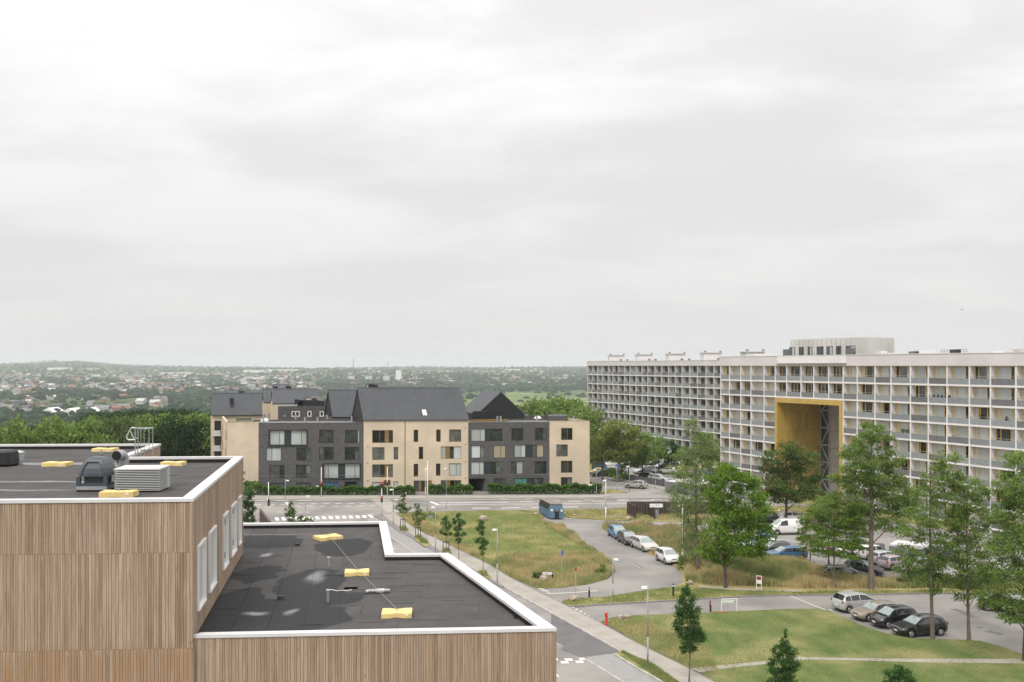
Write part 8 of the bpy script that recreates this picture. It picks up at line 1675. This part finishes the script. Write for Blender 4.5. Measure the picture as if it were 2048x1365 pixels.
# left car park seen through the gap
flat('parking_lot', [(318, 905), (318, 893), (430, 893), (424, 915), (330, 915)], M['asphalt_pale'], .02)
q = P(336, 921); mb = MB(); mb.box(P(321, 921).x, P(345, 921).x, q.y, q.y + 4, 0, 2.9); solo('white_garage', mb, M['concrete_white'], 'low white wall seen right of the roof ladder', 'garage')
for i, (x, y, c, n_) in enumerate([(341, 898, WHT, 'white'), (402, 905, SIL, 'silver'), (411, 906, WHT, 'white'), (404, 900, DGR, 'dark_grey'), (412, 899, SIL, 'silver')]): car(x, y, 200, 'hatch', c, n_, ['white car on the road behind the white garage wall', 'silver car in the gap beside the beige house, front', 'white car tight against the beige house', 'dark car in the gap beside the beige house', 'silver car behind the dark one beside the beige house'][i], 'cars in the gap left of the beige house')
q = P(385, 908); 
def walker(px, py, lab, m):
    q = P(px, py); me = bpy.data.meshes.new('person'); V = [(0, 0, .92), (0, 0, 1.15), (0, .02, 1.38), (0, 0, 1.5), (0, -.02, 1.62), (.19, 0, 1.36), (.24, -.03, 1.1), (.22, -.1, .85), (-.19, 0, 1.36), (-.24, .03, 1.1), (-.22, -.02, .85), (.1, 0, .85), (.12, -.1, .45), (.11, -.05, .05), (-.1, 0, .85), (-.11, .06, .45), (-.11, .2, .05), (.11, -.19, .04), (-.11, .07, .04)]
    E = [(0, 1), (1, 2), (2, 3), (3, 4), (2, 5), (5, 6), (6, 7), (2, 8), (8, 9), (9, 10), (0, 11), (11, 12), (12, 13), (0, 14), (14, 15), (15, 16), (13, 17), (16, 18)]
    me.from_pydata(V, E, []); o = bpy.data.objects.new('person', me); COL.objects.link(o); o.location = q; o.modifiers.new('skin', 'SKIN'); o.modifiers.new('sub', 'SUBSURF').levels = 1
    for s_, r in zip(me.skin_vertices[0].data, [.15, .14, .16, .06, .11, .07, .055, .045, .07, .055, .045, .09, .065, .05, .09, .065, .05, .04, .04]): s_.radius = (r, r)
    me.skin_vertices[0].data[0].use_root = True; me.materials.append(m); tag(o, lab, 'person')
walker(384.5, 909, 'person in a red jacket walking in the gap left of the beige house', M['red_paint'])
# gull
c = Q(1923, 620, 160); mb = MB(); mb.tube(c + Vector((-.25, 0, 0)), c, .05, .09, 8); mb.tube(c, c + Vector((.25, 0, .02)), .09, .03, 8); rt = thing('seagull', c, 'tiny gull gliding in the grey sky above the slab', 'bird'); part('body', mb, M['sticker'], rt, smooth=True)
for s_ in (-1, 1): mb = MB(); p0, p1, p2 = c + Vector((-.08, 0, .04)), c + Vector((.02, s_ * .35, .12)), c + Vector((.12, s_ * .65, .03)); w_ = Vector((.16, 0, 0)); t_ = Vector((0, 0, .02)); mb.add([p0, p0 + w_, p1 + w_, p1, p2 + w_ * .4, p2, p0 + t_, p0 + w_ + t_, p1 + w_ + t_, p1 + t_, p2 + w_ * .4 + t_, p2 + t_], [(3, 2, 1, 0), (5, 4, 2, 3), (6, 7, 8, 9), (9, 8, 10, 11), (0, 1, 7, 6), (1, 2, 8, 7), (2, 4, 10, 8), (4, 5, 11, 10), (5, 3, 9, 11), (3, 0, 6, 9)]); part('wing', mb, M['steel'], rt)
# ---------------------------------------------------------------- air: pale haze over the whole valley
mb = MB(); mb.box(-14000, 14000, -260, 13000, -66, 125); hz = struct('haze', mb, []) if False else None
me = bpy.data.meshes.new('haze'); me.from_pydata(mb.v, [], mb.f); hz = bpy.data.objects.new('haze', me); COL.objects.link(hz); hz['kind'] = 'stuff'; hz['label'] = 'thin pale summer haze over the valley'
hm = bpy.data.materials.new('haze'); hm.use_nodes = True; hn = hm.node_tree.nodes; hn.clear(); ho = hn.new('ShaderNodeOutputMaterial'); pv = hn.new('ShaderNodeVolumePrincipled'); pv.inputs['Density'].default_value = 9e-5; pv.inputs['Color'].default_value = (.90, .95, 1.0, 1); pv.inputs['Anisotropy'].default_value = .1; hm.node_tree.links.new(pv.outputs[0], ho.inputs['Volume']); me.materials.append(hm)
